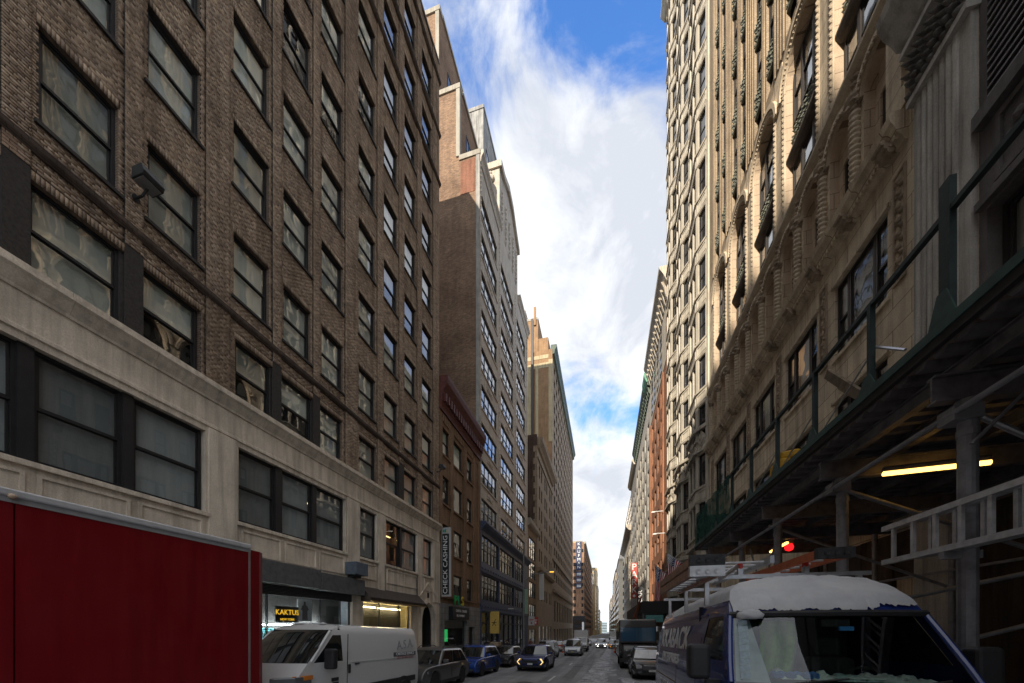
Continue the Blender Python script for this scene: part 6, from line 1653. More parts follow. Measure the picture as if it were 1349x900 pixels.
m = MB()
for i in range(9):
    c = on_ws(.065, .10 + i * .095, .012); m.box(c.x - .045, c.x + .045, c.y, c.y + .004, c.z - .03, c.z + .035)
B.add('permit_sticker', m, plain('permit pale blue', (.45, .55, .60), .6, 0, .2, 30))
m = MB(); a_ = on_ws(.03, .02, -.03); b_2 = on_ws(.03, .98, -.03); c_ = on_ws(.10, .98, -.03); d_ = on_ws(.17, .02, -.03); m.face([tuple(a_), tuple(d_), tuple(c_), tuple(b_2)]); B.add('sun_shade', m, plain('silvery sunshade', (.26, .29, .31), .5, .2, .2))
m = MB(); c = on_ws(.52, .86, -.06); m.box(c.x - .12, c.x + .12, c.y, c.y + .03, c.z - .035, c.z + .035); B.add('rear_view_mirror', m, INT)
m = MB(); c = on_ws(.56, .78, -.05); m.box(c.x - .06, c.x + .06, c.y, c.y + .02, c.z - .02, c.z + .02); B.add('toll_tag', m, plain('toll tag blue', (.03, .22, .55), .4))
m = MB()
for t0, t1 in ((.20, .46), (.62, .86)):
    p, q = on_ws(t0, .01, .03), on_ws(t1, .12, .03); m.tube(tuple(p), tuple(q), .012, 6)
B.add('wiper', m, TRIM)
for sg in (-1, 1):
    m = MB(); m.box(sg * 1.10, sg * 1.32, 1.18, 1.36, 1.66, 2.04); q_ = B.add('mirror', m, TRIM, None, .045, segs=3)
    m = MB(); m.box(sg * .96, sg * 1.14, 1.22, 1.32, 1.58, 1.66); B.add('mirror_arm', m, TRIM, q_)
    m = MB(); m.prism([(sg * .62, .16), (sg * .96, .38), (sg * .98, .75), (sg * .7, .34)], 1.0, 1.22, 2); B.add('headlight', m, HEADL, None, .02)
    m = MB(); m.box(sg * 1.005, sg * 1.03, 2.3, 6.2, .62, .74); m.box(sg * 1.005, sg * 1.028, .95, 2.2, .62, .74); B.add('rub_strip', m, TRIM, None, .01)
    for y in (2.28, 3.62):
        m = MB()
        for (a, z0), (b, z1) in zip(secb[1:6], secb[2:7]): m.face([(sg * (a + .003), y, z0), (sg * (a + .003), y + .014, z0), (sg * (b + .003), y + .014, z1), (sg * (b + .003), y, z1)])
        B.add('shut_line', m, INT)
    m = MB()
    for (a, b) in zip([2.25, 3, 4, 5, 6.1], [3, 4, 5, 6.1, 6.2]): m.box(sg * .855, sg * .873, a, b - .0, 2.395, 2.425)
    B.add('roof_gutter', m, BLUEV)
    m = MB(); m.box(sg * 1.01, sg * 1.035, 3.7, 6.1, 1.33, 1.37); B.add('door_track', m, plain('worn track metal', (.28, .24, .2), .5, .5), None, .006)
    m = MB(); m.box(sg * 1.0, sg * 1.04, 2.36, 2.52, 1.3, 1.36); B.add('door_handle', m, TRIM, None, .01)
    m = MB()
    for yc in (1.0, 4.9): m.lathe([(.001, 0), (.44, 0), (.44, .02), (.001, .02)], (sg * 1.012 - .01, yc, .37), 0, 20)
    B.add('wheel_well', m, RUBBER)
B.wheels(.36, .24, (-.925, .925), (1.0, 4.9))
m = MB(); m.box(-.95, .95, -.05, .3, .3, .66); B.add('bumper', m, TRIM, None, .06); m = MB(); m.box(-.55, .55, .05, .14, .75, 1.02); B.add('grille', m, TRIM, None, .02)
tilt = atan2(.955 - .91, 2.04 - 1.72)
LT = (pi / 2 - 0, -tilt, -pi / 2)
def side(body_, size, y, z, parent=None, **k):
    a = np.interp(z, [s[1] for s in secb], [s[0] for s in secb]); o = B.text('lettering', body_, size, WHT, (-a - .006, y, z), (0, 0, 0), **k)
    o.rotation_euler = Matrix(((0, sin(tilt), -cos(tilt)), (-1, 0, 0), (0, cos(tilt), sin(tilt)))).to_euler(); return o
side('KKABACK', .56, 4.35, 2.07, sx=1.05, offset=.012); side('ENTERPRISES', .23, 4.35, 1.74, sx=1.3, offset=.006)
tilt = .02
side('INTERIOR   EXTERIOR', .13, 4.6, 1.22, sx=1.2); side('(845) 5200', .30, 4.4, .98)
# snow on the roof and cap
from mathutils import noise as mnoise
def snow_sheet(name, rows, cols, fn, thick):
    m = MB(); vs = []
    for r in range(rows + 1):
        for c in range(cols + 1): vs.append(fn(r / rows, c / cols))
    k = cols + 1; m.grid(vs, [(r * k + c, r * k + c + 1, (r + 1) * k + c + 1, (r + 1) * k + c) for r in range(rows) for c in range(cols)])
    return m
def roofz(x, y):
    ax = abs(x); z = np.interp(ax, [0, .3, .62, .78, .84, .87], [2.81, 2.80, 2.74, 2.64, 2.50, 2.36])
    return z
def capfn(u, t):
    # u: 0 at the lower front edge of the cap .. 1 well back on the roof; t across
    x = -.83 + 1.66 * t
    lim = .05 + .08 * mnoise.noise((x * 3.1, 2.0, 0)) + .06 * mnoise.noise((x * 9, 5, 0)) + .06 * mnoise.noise((x * 31, 9, 0)) + (.12 if x > .3 else 0) * (x - .3) * 2
    z = 2.36 + max(0.02, lim * .55) + (2.80 - 2.36) * min(1, u * 2.2)
    zr = roofz(x, 0); z = min(z, zr)
    y = yfb(min(z, 2.80)) - .15 * (1 - (x / .86) ** 2)
    if u > .4545: y = y + (u - .4545) / .5455 * 3.6
    e = .024 * min(1, u * 9) * min(1, (1 - abs(2 * t - 1)) * 9) * min(1, (1.0 - u) * 12) + .012
    z += e * (1 + .5 * mnoise.noise((x * 2.3, y * 2.3, 3)) + .3 * mnoise.noise((x * 8, y * 8, 1)) + .16 * mnoise.noise((x * 26, y * 26, z * 9)) + .10 * mnoise.noise((x * 60, y * 60, z * 30)))
    return (x, y - e * .7 * (1 if u < .45 else 0), z)
m = snow_sheet('snow', 150, 150, capfn, .05); sn = B.add('snow', m, SNOW, None, 0, True, fix=False); sn['kind'] = 'stuff'
m = MB(); bm_ = bmesh.new(); bmesh.ops.create_icosphere(bm_, subdivisions=3, radius=1.0)
for vv in bm_.verts:
    c = vv.co; k = 1 + .28 * mnoise.noise(c * 1.9) + .12 * mnoise.noise(c * 5); vv.co = Vector((c.x * .125 * k, c.y * .06 * k, max(c.z, -.5) * .065 * k))
me = bpy.data.meshes.new('snow_lump'); bm_.to_mesh(me); bm_.free(); me.materials.append(SNOW); me.shade_smooth()
c = on_ws(.10, .93, .055); lump = kid('snow_lump', me, B.root, (c.x, c.y, c.z + .03))

# ladders and rack: rack is part of the van, ladders are things
RACK = plain('rack aluminium', (.42, .42, .43), .35, .8, .2)
m = MB()
for y in (2.3, 3.6, 5.2):
    m = MB(); m.box(-.98, .98, y, y + .05, 2.90, 2.95); B.add('rack_bar', m, RACK)
    for x in (-.86, .86): m = MB(); m.box(x - .025, x + .025, y, y + .05, 2.55, 2.90); B.add('rack_post', m, RACK)
for x, y in ((-.45, 2.34), (.30, 2.34)):
    m = MB(); m.lathe([(.001, -.03), (.035, -.02), (.035, .05), (.001, .06)], (x, y, 3.05), 2, 10); B.add('rack_cap', m, plain('red rubber cap', (.45, .03, .02), .5))
    m = MB(); m.box(x - .03, x + .03, y - .03, y + .03, 2.93, 3.04); B.add('rack_post', m, RACK)
m = MB(); m.tube((-.78, 2.0, 2.86), (-.5, 2.3, 3.06), .03); B.add('rack_bar', m, RACK)
ORFG = plain('orange fibreglass rail', (.46, .115, .04), .5, 0, .2, 12); BRFG = plain('faded brown fibreglass rail', (.34, .19, .13), .6, 0, .3, 8, .1); BLKP = plain('scuffed black plastic', (.03, .03, .032), .6, 0, .5, 18)
def rack_ladder(label, x0, x1, y0, y1, z, railm, capm, stack=2, group='ladders on the van rack'):
    t = thing('ladder', label, 'ladder', ((x0 + x1) / 2, y0, z), group)
    for k in range(stack):
        zz_ = z + k * .13
        for x in (x0, x1 - .05):
            m = MB(); m.box(x, x + .05, y0, y1, zz_, zz_ + .10); m.build('rail', railm, t)
        rm = MB(); rm.tube((x0 + .05, 0, 0), (x1 - .05, 0, 0), .018, 8); rm = rm.mesh('rung', [ALU])
        for i in range(int((y1 - y0) / .3)): inst('rung', rm, t, (0, y0 + .2 + i * .3, zz_ + .05))
        if not capm: continue
        m = MB(); m.box(x0 - .012, x1 + .012, y0 - .03, y0 + .05, zz_ - .01, zz_ + .115)
        for i in range(3): m.lathe([(.001, -.04), (.028, -.045), (.02, -.02)], (x0 + .08 + i * (x1 - x0 - .16) / 2, y0, zz_ + .05), 1, 8)
        m.build('end_cap', capm[k % len(capm)], t)
    return t
for o in [rack_ladder('brown railed ladder with a black and silver end cap overhanging the van roof', .98, 1.33, 4.7, 7.25, 2.70, BRFG, [ALU, BLKP]),
          rack_ladder('orange railed ladder with a grey end cap on the right of the van roof', 2.45, 2.80, 5.1, 7.4, 2.92, ORFG, [BLKP, plain('grey end cap', (.2, .2, .21), .5, .3)], 1),
          rack_ladder('plain aluminium ladder lying between the two coloured ladders on the van roof', 1.55, 2.2, 5.6, 8.4, 2.96, RACK, [], 1)]:
    for c in o.children:
        if c.name.startswith('rung'): c.location.x = -o['o'][0]
m = MB(); m.box(.95, 1.36, 5.0, 5.06, 2.60, 2.69); m.box(.95, 1.36, 6.9, 6.96, 2.56, 2.69)

# ---- red box truck at the left edge
def redmat():
    t = NT('red truck panel'); v = t.pos()
    st = t.noise(t.pos((3, 3, .22)), 2.2, 6, .65)
    c = t.ramp(st, [(.3, (.165, .005, .009)), (.5, (.20, .006, .010)), (.72, (.225, .010, .013))])
    c = t.mix(t.ramp(t.noise(v, 9, 7, .75), [(.62, (0, 0, 0)), (.8, (.35, .35, .35))]), c, (.16, .03, .03))
    t.principled(c, t.ramp(t.noise(v, 2.5, 5, .6), [(.3, (.3,) * 3), (.7, (.55,) * 3)]), 0, t.bump(t.noise(t.pos((1, .7, .35)), 1.3, 2, .4), .12, .05), 0, .3); return t.m
RED = redmat()
T = thing('box_truck', 'dark red box truck body with a silver top rail at the left edge', 'truck', (-7.4, 0, ground(0)))
for a, b in ((-6.0, -3.2), (-3.19, -.36), (-.35, 2.485), (2.5, 5.2)):
    m = MB(); m.box(-8.7, -6.2, a, b, .95, 3.44); m.build('side_panel', RED, T)
m = MB(); m.box(-8.72, -6.19, -6.0, 5.2, 3.44, 3.50); m.build('rail_band', plain('grey rail band', (.40, .40, .40), .5, .2), T)
m = MB(); m.box(-8.73, -6.165, -6.0, 5.2, 3.50, 3.585); m.build('top_rail', plain('polished aluminium rail', (.75, .75, .76), .35, .35, .1), T, bevel=.02, segs=3)
m = MB(); m.prism([(-8.7, 5.2), (-6.2, 5.2), (-6.2, 5.38), (-6.27, 5.5), (-6.4, 5.52), (-8.7, 5.52)], .95, 3.49, 2); m.build('corner_post', RED, T)
m = MB(); m.box(-6.2, -6.192, 5.165, 5.2, .95, 3.44); m.build('rivet_strip', plain('pale rivet strip', (.35, .30, .29), .5, .3), T)
m = MB()
for i in range(42): m.lathe([(.008, 0), (.008, .006), (.001, .009)], (-6.192, 5.18, .98 + i * .059), 0, 6)
tag(m.build('rivet_row', RIMM, T), kind='stuff')
m = MB(); m.lathe([(.001, .0), (.035, .004), (.025, .03), (.001, .035)], (-6.165, 2.46, 3.50), 0, 10); m.build('marker_lamp', plain('clear amber lens', (.55, .4, .28), .2), T, smooth=True)
m = MB(); m.box(-8.5, -6.4, -7.5, 5.3, .55, .95); m.build('chassis', TRIM, T)
m = MB(); m.prism([(-8.4, .5), (-6.1, .5), (-6.1, 1.6), (-6.3, 2.6), (-8.4, 2.6)], -1.9 - 6.2, -6.15, 1) if False else m.box(-8.5, -6.35, -8.2, -6.15, .6, 2.7); m.build('cab', paint('white cab paint', (.6, .6, .6), .3), T, bevel=.15, segs=3)
ty, rm = wheel_mesh(.48, .28)
for y in (-7.2, 3.4):
    for x in (-8.4, -6.5):
        o = inst('wheel', ty, T, (x, y, .48)); kid('rim', rm, o)
# ---- white box truck in traffic, brown step van
def truck(label, L, S, w, l, h, cabh, cabl, mbox, mcab, cat='truck', name='delivery_truck'):
    v = Veh(name, label, cat, L, S)
    hw = w / 2
    m = MB(); m.prism([(.0, .45), (0, 1.1), (.25, 1.35), (.65, cabh - .1), (cabl, cabh), (cabl, .45)], -hw * .93, hw * .93, 0); v.add('cab', m, mcab, None, .06, segs=3)
    m = MB(); a = Vector((0, .25, 1.35)); b = Vector((0, .65, cabh - .1)); nn = Vector((0, -.9, .35)).normalized() * .012
    m.face([tuple(p + nn) for p in (a.lerp(b, .08) - Vector((hw * .82, 0, 0)), a.lerp(b, .08) + Vector((hw * .82, 0, 0)), a.lerp(b, .92) + Vector((hw * .76, 0, 0)), a.lerp(b, .92) - Vector((hw * .76, 0, 0)))]); v.add('windshield', m, AGLASS)
    for sg in (-1, 1):
        m = MB(); m.prism([(.55, 1.4), (1.25, 1.4), (1.25, cabh - .25), (.8, cabh - .25)], sg * hw * .93, sg * (hw * .93 + .01), 0); v.add('side_window', m, AGLASS)
        m = MB(); m.box(sg * hw * .55, sg * hw * .85, -.02, .05, .75, .95); v.add('headlight', m, HEADL)
        m = MB(); m.box(sg * (hw + .02), sg * (hw + .2), .3, .4, 1.45, 1.95); v.add('mirror', m, TRIM, None, .03)
    m = MB(); m.box(-hw * .5, hw * .5, -.02, .05, .72, 1.0); v.add('grille', m, TRIM); m = MB(); m.box(-hw * .93, hw * .93, -.1, .1, .4, .62); v.add('bumper', m, TRIM, None, .03)
    m = MB(); m.box(-hw, hw, cabl + .08, l, .8, h); v.add('box', m, mbox, None, .04); m = MB(); m.box(-hw - .01, hw + .01, cabl + .07, l + .01, h - .12, h + .03); v.add('top_rail', m, RACK); m = MB(); m.box(-hw * .8, hw * .8, cabl - .1, l, .45, .8); v.add('chassis', m, TRIM)
    v.wheels(.42, .26, (-hw + .18, hw - .18), (.95, l - 1.3)); return v
truck('white box truck with a high box behind its cab in the left lane', -3.7, 57.0, 2.2, 7.0, 3.35, 2.3, 1.9, WHITEC, WHITEC)
truck('far white box truck showing over the dark car at the street end', 2.2, 82.0, 2.3, 7.0, 3.4, 2.3, 1.9, WHITEC, WHITEC)
SV = Veh('step_van', 'dark brown step van with a wide blue tinted windshield parked behind the black hatchback', 'truck', 2.18, 26.0)
DBR = paint('dark brown truck paint', (.035, .028, .026), .35, .3)
m = MB(); m.box(-1.22, 1.22, .75, 7.2, .75, 3.42); m.box(-1.22, 1.22, .45, .75, 1.75, 3.40); SV.add('body', m, DBR, None, .08, segs=3)
m = MB(); m.prism([(.0, .7), (.0, 1.35), (.15, 1.6), (.75, 1.78), (.75, .7)], -1.0, 1.0, 0); SV.add('hood', m, DBR, None, .08, segs=3)
for x0, x1 in ((-1.12, -.03), (.03, 1.12)):
    m = MB(); m.box(x0, x1, .425, .455, 1.9, 2.85); SV.add('windshield', m, darkglass('step van windshield', (.03, .10, .18), .04))
m = MB(); m.box(-1.22, 1.22, .40, .46, 2.88, 2.95); m.box(-.3, .3, .42, .46, 3.15, 3.25); SV.add('visor', m, DBR)
for sg in (-1, 1):
    m = MB(); m.lathe([(.001, -.04), (.13, -.02), (.15, .03), (.001, .04)], (sg * .72, -.0, 1.2), 1, 16); SV.add('headlight', m, HEADL, None, 0, True)
    m = MB(); m.box(sg * 1.02, sg * 1.22, .25, 1.3, .95, 1.15); SV.add('fender', m, TRIM, None, .05)
    m = MB(); m.box(sg * 1.24, sg * 1.42, .5, .6, 2.0, 2.6); SV.add('mirror', m, TRIM, None, .03)
m = MB(); m.box(-.55, .55, -.02, .03, .85, 1.35); g_ = SV.add('grille', m, TRIM)
m = MB()
for i in range(5): m.box(-.5, .5, -.04, -.015, .9 + i * .09, .93 + i * .09)
SV.add('grille_bar', m, RIMM, g_)
m = MB(); m.box(-1.2, 1.2, -.14, .05, .48, .72); SV.add('bumper', m, TRIM, None, .03); m = MB(); m.box(-1.0, 1.0, .3, 7, .45, .8); SV.add('chassis', m, TRIM)
SV.wheels(.46, .28, (-1.02, 1.02), (.9, 5.4))
# ================================================================== STREET FURNITURE, FLAGS, SIGNS, PEOPLE
GALV = plain('grey lamp post paint', (.20, .205, .21), .5, .3, .2)
# lamp post with signals on the left pavement
s0_, L0_ = 40.2, -8.9; g = ground(s0_) + .14
t = thing('street_lamp', 'grey street lamp post with a long arm and signal box before the navy shopfront', 'street lamp', (L0_, s0_, g))
m = MB(); m.lathe([(.26, 0), (.26, .5), (.18, .7), (.13, .9), (.075, 11.6), (.05, 11.7)], (L0_, s0_, g), 2, 12); m.build('pole', GALV, t)
m = MB(); m.path([(L0_, s0_, 7.25), (L0_ + 1.2, s0_, 8.0), (L0_ + 2.9, s0_, 8.3), (L0_ + 3.1, s0_, 8.3)], .05, 8); m.build('arm', GALV, t)
m = MB(); m.prism([(L0_ + 2.85, 8.22), (L0_ + 3.5, 8.26), (L0_ + 3.4, 8.45), (L0_ + 2.95, 8.42)], s0_ - .14, s0_ + .14, 1); lh = m.build('lamp_head', GALV, t); m = MB(); m.box(L0_ + 2.95, L0_ + 3.4, s0_ - .12, s0_ + .1, 8.16, 8.24); m.build('lens', emit('sodium lamp', (1, .5, .06), .7), lh)
m = MB(); m.path([(L0_, s0_, 3.0), (L0_ - .1, s0_ - .3, 3.75), (L0_ - .5, s0_ - 1.0, 4.05), (L0_ - .9, s0_ - 1.8, 4.1)], .045, 8); m.build('arm', GALV, t)
m = MB(); m.box(L0_ - 1.25, L0_ - .75, s0_ - 2.1, s0_ - 1.6, 4.02, 4.14); m.build('lamp_head', plain('pale lamp head', (.45, .45, .45), .5), t, bevel=.04)
m = MB(); m.box(L0_ - .55, L0_ - .15, s0_ - .2, s0_ + .2, 4.85, 6.05); m.build('signal_head', GALV, t, bevel=.03)
m = MB(); m.box(L0_ + .12, L0_ + .5, s0_ - .02, s0_ + .02, 3.6, 6.4); m.build('banner', plain('pale green banner', (.22, .33, .24), .7), t)
m = MB()
for z in (3.65, 6.35): m.tube((L0_, s0_, z), (L0_ + .55, s0_, z), .02, 6)
m.build('banner_arm', GALV, t)
for (L, S, z, w, h, c, lab) in ((-8.75, 44.0, 2.3, .75, 1.1, (.55, .55, .55), 'white parking regulation sign on a thin post past the street lamp'), (-8.7, 46.5, 2.4, .7, .95, (.45, .04, .03), 'red and white sign on a thin post past the parking sign')):
    gg = ground(S) + .14; t = thing('street_sign', lab, 'sign', (L, S, gg)); m = MB(); m.tube((L, S, gg), (L, S, z + h), .035, 8); m.build('post', GALV, t)
    m = MB(); m.box(L - w / 2, L + w / 2, S - .06, S - .04, z, z + h); p_ = m.build('plate', plain('sign plate %d' % int(S), c, .5), t)
    m = MB(); m.box(L - w * .35, L + w * .35, S - .07, S - .06, z + h * .60, z + h * .68); m.box(L - w * .35, L + w * .2, S - .07, S - .06, z + h * .45, z + h * .52); m.lathe([(.001, 0), (.12, 0), (.12, .01), (.001, .01)], (L, S - .075, z + h * .25), 1, 12); m.build('print', plain('sign print red', (.4, .03, .03), .5) if c[1] > .1 else WHT, p_)
# flags
FR, FW, FB = plain('flag red', (.55, .02, .035), .8), plain('flag white', (.78, .78, .78), .8), plain('flag blue', (.025, .05, .24), .8)
def flag(label, base, tip, fly, hoist, sw, seed):
    t = thing('flag', label, 'flag', base, 'flags on poles over the right pavement')
    b, e = Vector(base), Vector(tip); d = (b - e).normalized()
    m = MB(); m.tube(base, tip, .035, 8, r2=.025); m.build('pole', RACK, t); m = MB(); m.lathe([(.001, -.07), (.07, 0), (.001, .07)], tip, 2, 8); m.build('finial', plain('gilt', (.5, .35, .1), .3, .8), t)
    R_, C_n = 26, 40; vs = []
    for i in range(C_n + 1):
        for j in range(R_ + 1):
            u, v = i / C_n, j / R_
            p = e + d * (.12 + v * hoist * (1 - .55 * u ** .6)) + Vector((sw * u * fly * .12, 0, -u * fly))
            w_ = min(1, u * 4); p += Vector((.05 * sin(v * 9 + u * 3 + seed), .16 * sin(v * 11 + u * 2.2 + seed), .03 * sin(v * 7 + seed) - .25 * v * u)) * w_
            vs.append(tuple(p))
    m = MB()
    for i in range(C_n):
        for j in range(R_):
            m.grid([vs[i * (R_ + 1) + j], vs[(i + 1) * (R_ + 1) + j], vs[(i + 1) * (R_ + 1) + j + 1], vs[i * (R_ + 1) + j + 1]], [(0, 1, 2, 3)], 2 if (i < 16 and j < 14) else (0 if (j // 2) % 2 == 0 else 1))
    # stars: rows of small white quads proud of the canton
    for a in range(9):
        for c in range(6 if a % 2 == 0 else 5):
            i = 1 + (a * 14) // 8; j = 1 + int((c + (0 if a % 2 == 0 else .5)) * 2.2)
            if i < 16 and j < 14:
                q = Vector(vs[i * (R_ + 1) + j]); m.box(q.x - .035, q.x + .035, q.y - .035, q.y + .03, q.z - .035, q.z + .035, 1)
    m.build('cloth', [FR, FW, FB], t, smooth=False)
    return t
flag('American flag hanging lowest on its pole beside the bay windowed building', (6.98, 41.0, 7.0), (5.0, 41.0, 8.75), 3.6, 1.6, .0, .4)
flag('American flag nearer the camera, half hidden by the ladder on the van', (6.98, 33.6, 7.1), (5.1, 33.6, 8.5), 2.0, 1.6, .2, 1.9)
# PARK sign
t = thing('blade_sign', 'tall red vertical blade sign with white PARK letters on the grey cream building', 'sign', (6.2, 82, 8))
m = MB(); m.box(5.35, 6.72, 81.8, 82.1, 8.2, 15.8); p_ = m.build('panel', plain('sign red', (.40, .055, .04), .5), t, bevel=.03)
for i, ch in enumerate('PARK'): put_text('letter', text_mesh('letter', ch, 1.95, WHT, .02), p_, (6.03, 81.77, 14.85 - i * 1.62), (pi / 2, 0, 0))
m = MB(); m.prism([(5.68, 8.72), (6.03, 8.37), (6.38, 8.72), (6.03, 9.07)], 81.74, 81.8, 1); m.build('diamond', WHT, p_)
m = MB(); m.tube((6.7, 82, 15.2), (7.1, 82, 15.2), .08); m.tube((6.7, 82, 9), (7.1, 82, 9), .08); m.build('bracket', BLACK, t)
t = thing('blade_sign', 'black round topped blade sign with white lettering past the flags', 'sign', (5.5, 62, 5.5))
m = MB(); m.box(4.98, 6.0, 61.85, 62.05, 5.6, 8.0); m.lathe([(.001, -.16), (.66, -.16), (.66, .1), (.001, .1)], (5.49, 61.97, 7.95), 1, 20); p_ = m.build('panel', plain('sign face black', (.012, .014, .016), .4), t)
put_text('lettering', text_mesh('lettering', 'BAR', .85, WHT, sx=1.3), p_, (5.5, 61.79, 7.0), (pi / 2, -pi / 2, 0)); m = MB(); m.tube((6.0, 62, 7.4), (7.1, 62, 7.4), .06); m.build('bracket', BLACK, t)
# farther shed
t = thing('sidewalk_shed', 'farther black sidewalk shed beyond the flags with orange brace and teal panel', 'scaffold', (5.2, 48, ground(48)))
BKS = plain('black hoarding', (.014, .014, .015), .6, 0, .3)
m = MB(); m.box(3.35, 7.0, 36, 60, 3.35, 4.5); m.build('deck_box', BKS, t)
m = MB(); m.box(3.7, 5.2, 35.95, 36.0, 2.55, 3.2); m.build('teal_panel', plain('teal panel', (.10, .28, .28), .4), t)
for s in (36.3, 41, 46, 51, 56, 59.7):
    m = MB(); m.tube((3.5, s, ground(s) + .14), (3.5, s, 3.4), .07); m.build('pole', STEEL, t)
m = MB(); m.tube((3.3, 36.2, 4.9), (2.9, 45, 2.2), .09); m.tube((3.3, 37.6, 4.4), (3.3, 46, 1.5), .06); m.build('orange_brace', plain('orange netting', (.5, .15, .06), .7, 0, .3), t)
# wall brackets (small lamps) on the red brick building
for i, (z, s) in enumerate(((16.2, 47.5), (13.2, 46.2))):
    t = thing('wall_lamp', ['upper', 'lower'][i] + ' thin white lamp arm sticking out of the salmon red brick wall', 'lamp', (6.85, s, z), 'lamp arms on the red brick wall'); m = MB(); m.tube((6.85, s, z), (5.6, s, z), .05); m.build('arm', WHT, t); m = MB(); m.box(5.5, 5.9, s - .1, s + .1, z - .12, z - .02); m.build('lamp_head', WHT, t)
# cones and barrels
CONE = plain('cone orange', (.75, .10, .02), .5)
def cone(L, S, label):
    z = ground(S) + .005; t = thing('traffic_cone', label, 'cone', (L, S, z), 'orange cones on the road')
    m = MB(); m.box(L - .2, L + .2, S - .2, S + .2, z, z + .04); m.build('base', CONE, t, bevel=.01); m = MB(); m.lathe([(.14, .04), (.03, .72), (.001, .73)], (L, S, z), 2, 14); c = m.build('cone', CONE, t)
    m = MB(); m.lathe([(.102, .30), (.078, .44)], (L, S, z), 2, 14); m.build('band', WHT, c)
cone(-6.3, 49.5, 'left one of two orange cones beside the silver minivan'); cone(-5.7, 51.5, 'right one of two orange cones beside the silver minivan'); cone(1.35, 55.0, 'orange cone on the right in front of the amber lit car')
# white sack of road work and a barrier beside the cones
t = thing('barrier', 'white and orange work barrier behind the two left cones', 'barrier', (-7.0, 52, ground(52)))
for i, z in enumerate((.5, .9)):
    m = MB(); m.box(-7.9, -5.7, 52.0, 52.04, ground(52) + z, ground(52) + z + .22); m.build('plank', CONE if i else WHT, t)
for L in (-7.7, -5.9):
    m = MB(); m.prism([(51.7, ground(52)), (51.78, ground(52)), (52.04, ground(52) + 1.1), (52.3, ground(52)), (52.38, ground(52)), (52.08, ground(52) + 1.2), (52.0, ground(52) + 1.2)], L - .03, L + .03, 0); m.build('leg', GALV, t)
# people
def person(name, label, L, S, coat, legs, face=0.0, hgt=1.74, stride=.18):
    z = ground(S) + .14; k = hgt / 1.74
    t = thing('person', label, 'person', (L, S, z)); t.rotation_euler.z = face
    V_ = [(0, 0, .95, .13, .10), (0, 0, 1.12, .145, .10), (0, .01, 1.30, .17, .115), (0, .02, 1.44, .12, .09), (0, .015, 1.52, .055, .055), (0, 0, 1.60, .075, .085), (0, -.01, 1.69, .078, .09)]
    E_ = [(i, i + 1) for i in range(6)]
    def chain(root, pts):
        q = root
        for p in pts: V_.append(p); E_.append((q, len(V_) - 1)); q = len(V_) - 1
    for sg in (-1, 1):
        chain(0, [(sg * .10, 0, .90, .10, .10), (sg * .11, -sg * stride * .55, .50, .068, .068), (sg * .11, -sg * stride + .06, .09, .045, .05), (sg * .12, -sg * stride - .10, .04, .042, .035)])
        chain(3, [(sg * .19, .02, 1.42, .07, .07), (sg * .25, .05 + sg * .04, 1.15, .055, .055), (sg * .25, -.03 + sg * .10, .92, .042, .042), (sg * .25, -.05 + sg * .11, .83, .035, .02)])
    me = bpy.data.meshes.new(name); me.from_pydata([tuple(c * k for c in v[:3]) for v in V_], E_, [])
    o = bpy.data.objects.new('body', me); COL.objects.link(o); o.parent = t
    sk = o.modifiers.new('skin', 'SKIN'); sk.use_smooth_shade = True
    for i, v in enumerate(V_): me.skin_vertices[0].data[i].radius = (v[3] * k, v[4] * k)
    me.skin_vertices[0].data[0].use_root = True
    ss = o.modifiers.new('sub', 'SUBSURF'); ss.levels = 1; ss.render_levels = 2
    me.materials.append(SKIN)
    def shell_part(nm, rings, mat):
        m = MB(); n = 14; vs = []
        for (cx_, cy_, cz, rx, ry) in rings:
            for i in range(n): a = 2 * pi * i / n; vs.append((k * (cx_ + rx * cos(a)), k * (cy_ + ry * sin(a)), k * cz))
        m.grid(vs, [(r * n + i, r * n + (i + 1) % n, (r + 1) * n + (i + 1) % n, (r + 1) * n + i) for r in range(len(rings) - 1) for i in range(n)] + [tuple(range((len(rings) - 1) * n, len(rings) * n))])
        q = bpy.data.objects.new(nm, m.mesh(nm, [mat], smooth=True)); COL.objects.link(q); q.parent = t; return q
    shell_part('coat', [(0, 0, .72, .215, .17), (0, 0, .95, .20, .155), (0, 0, 1.15, .195, .15), (0, .015, 1.34, .22, .15), (0, .02, 1.45, .17, .12), (0, .02, 1.52, .08, .08)], coat)
    for sg in (-1, 1):
        shell_part('sleeve', [(sg * .25, .0 + sg * .1, .90, .055, .058), (sg * .26, .05 + sg * .04, 1.15, .07, .072), (sg * .20, .02, 1.42, .085, .09), (sg * .16, .02, 1.47, .05, .06)], coat)
        shell_part('trouser_leg', [(sg * .11, -sg * stride + .05, .09, .07, .08), (sg * .11, -sg * stride * .55, .50, .085, .09), (sg * .10, 0, .86, .115, .12)], legs)
        shell_part('shoe', [(sg * .115, -sg * stride - .03, .0, .05, .13), (sg * .115, -sg * stride - .02, .07, .045, .11), (sg * .115, -sg * stride + .03, .10, .035, .05)], RUBBER)
    shell_part('hat', [(0, 0, 1.64, .092, .105), (0, 0, 1.72, .09, .10), (0, 0, 1.775, .05, .06)], legs)
    return t
SKIN = plain('skin', (.42, .27, .20), .6)
person('person', 'person in a black coat and cap walking on the left pavement before the navy shopfront', -8.95, 33.2, plain('black coat cloth', (.015, .015, .017), .9), plain('dark trousers', (.02, .022, .03), .9), 0.3)
person('person', 'person in a pale grey jacket by the far stone building', -9.2, 58.0, plain('pale jacket', (.40, .40, .42), .9), plain('dark trousers', (.02, .022, .03), .9), 2.8)
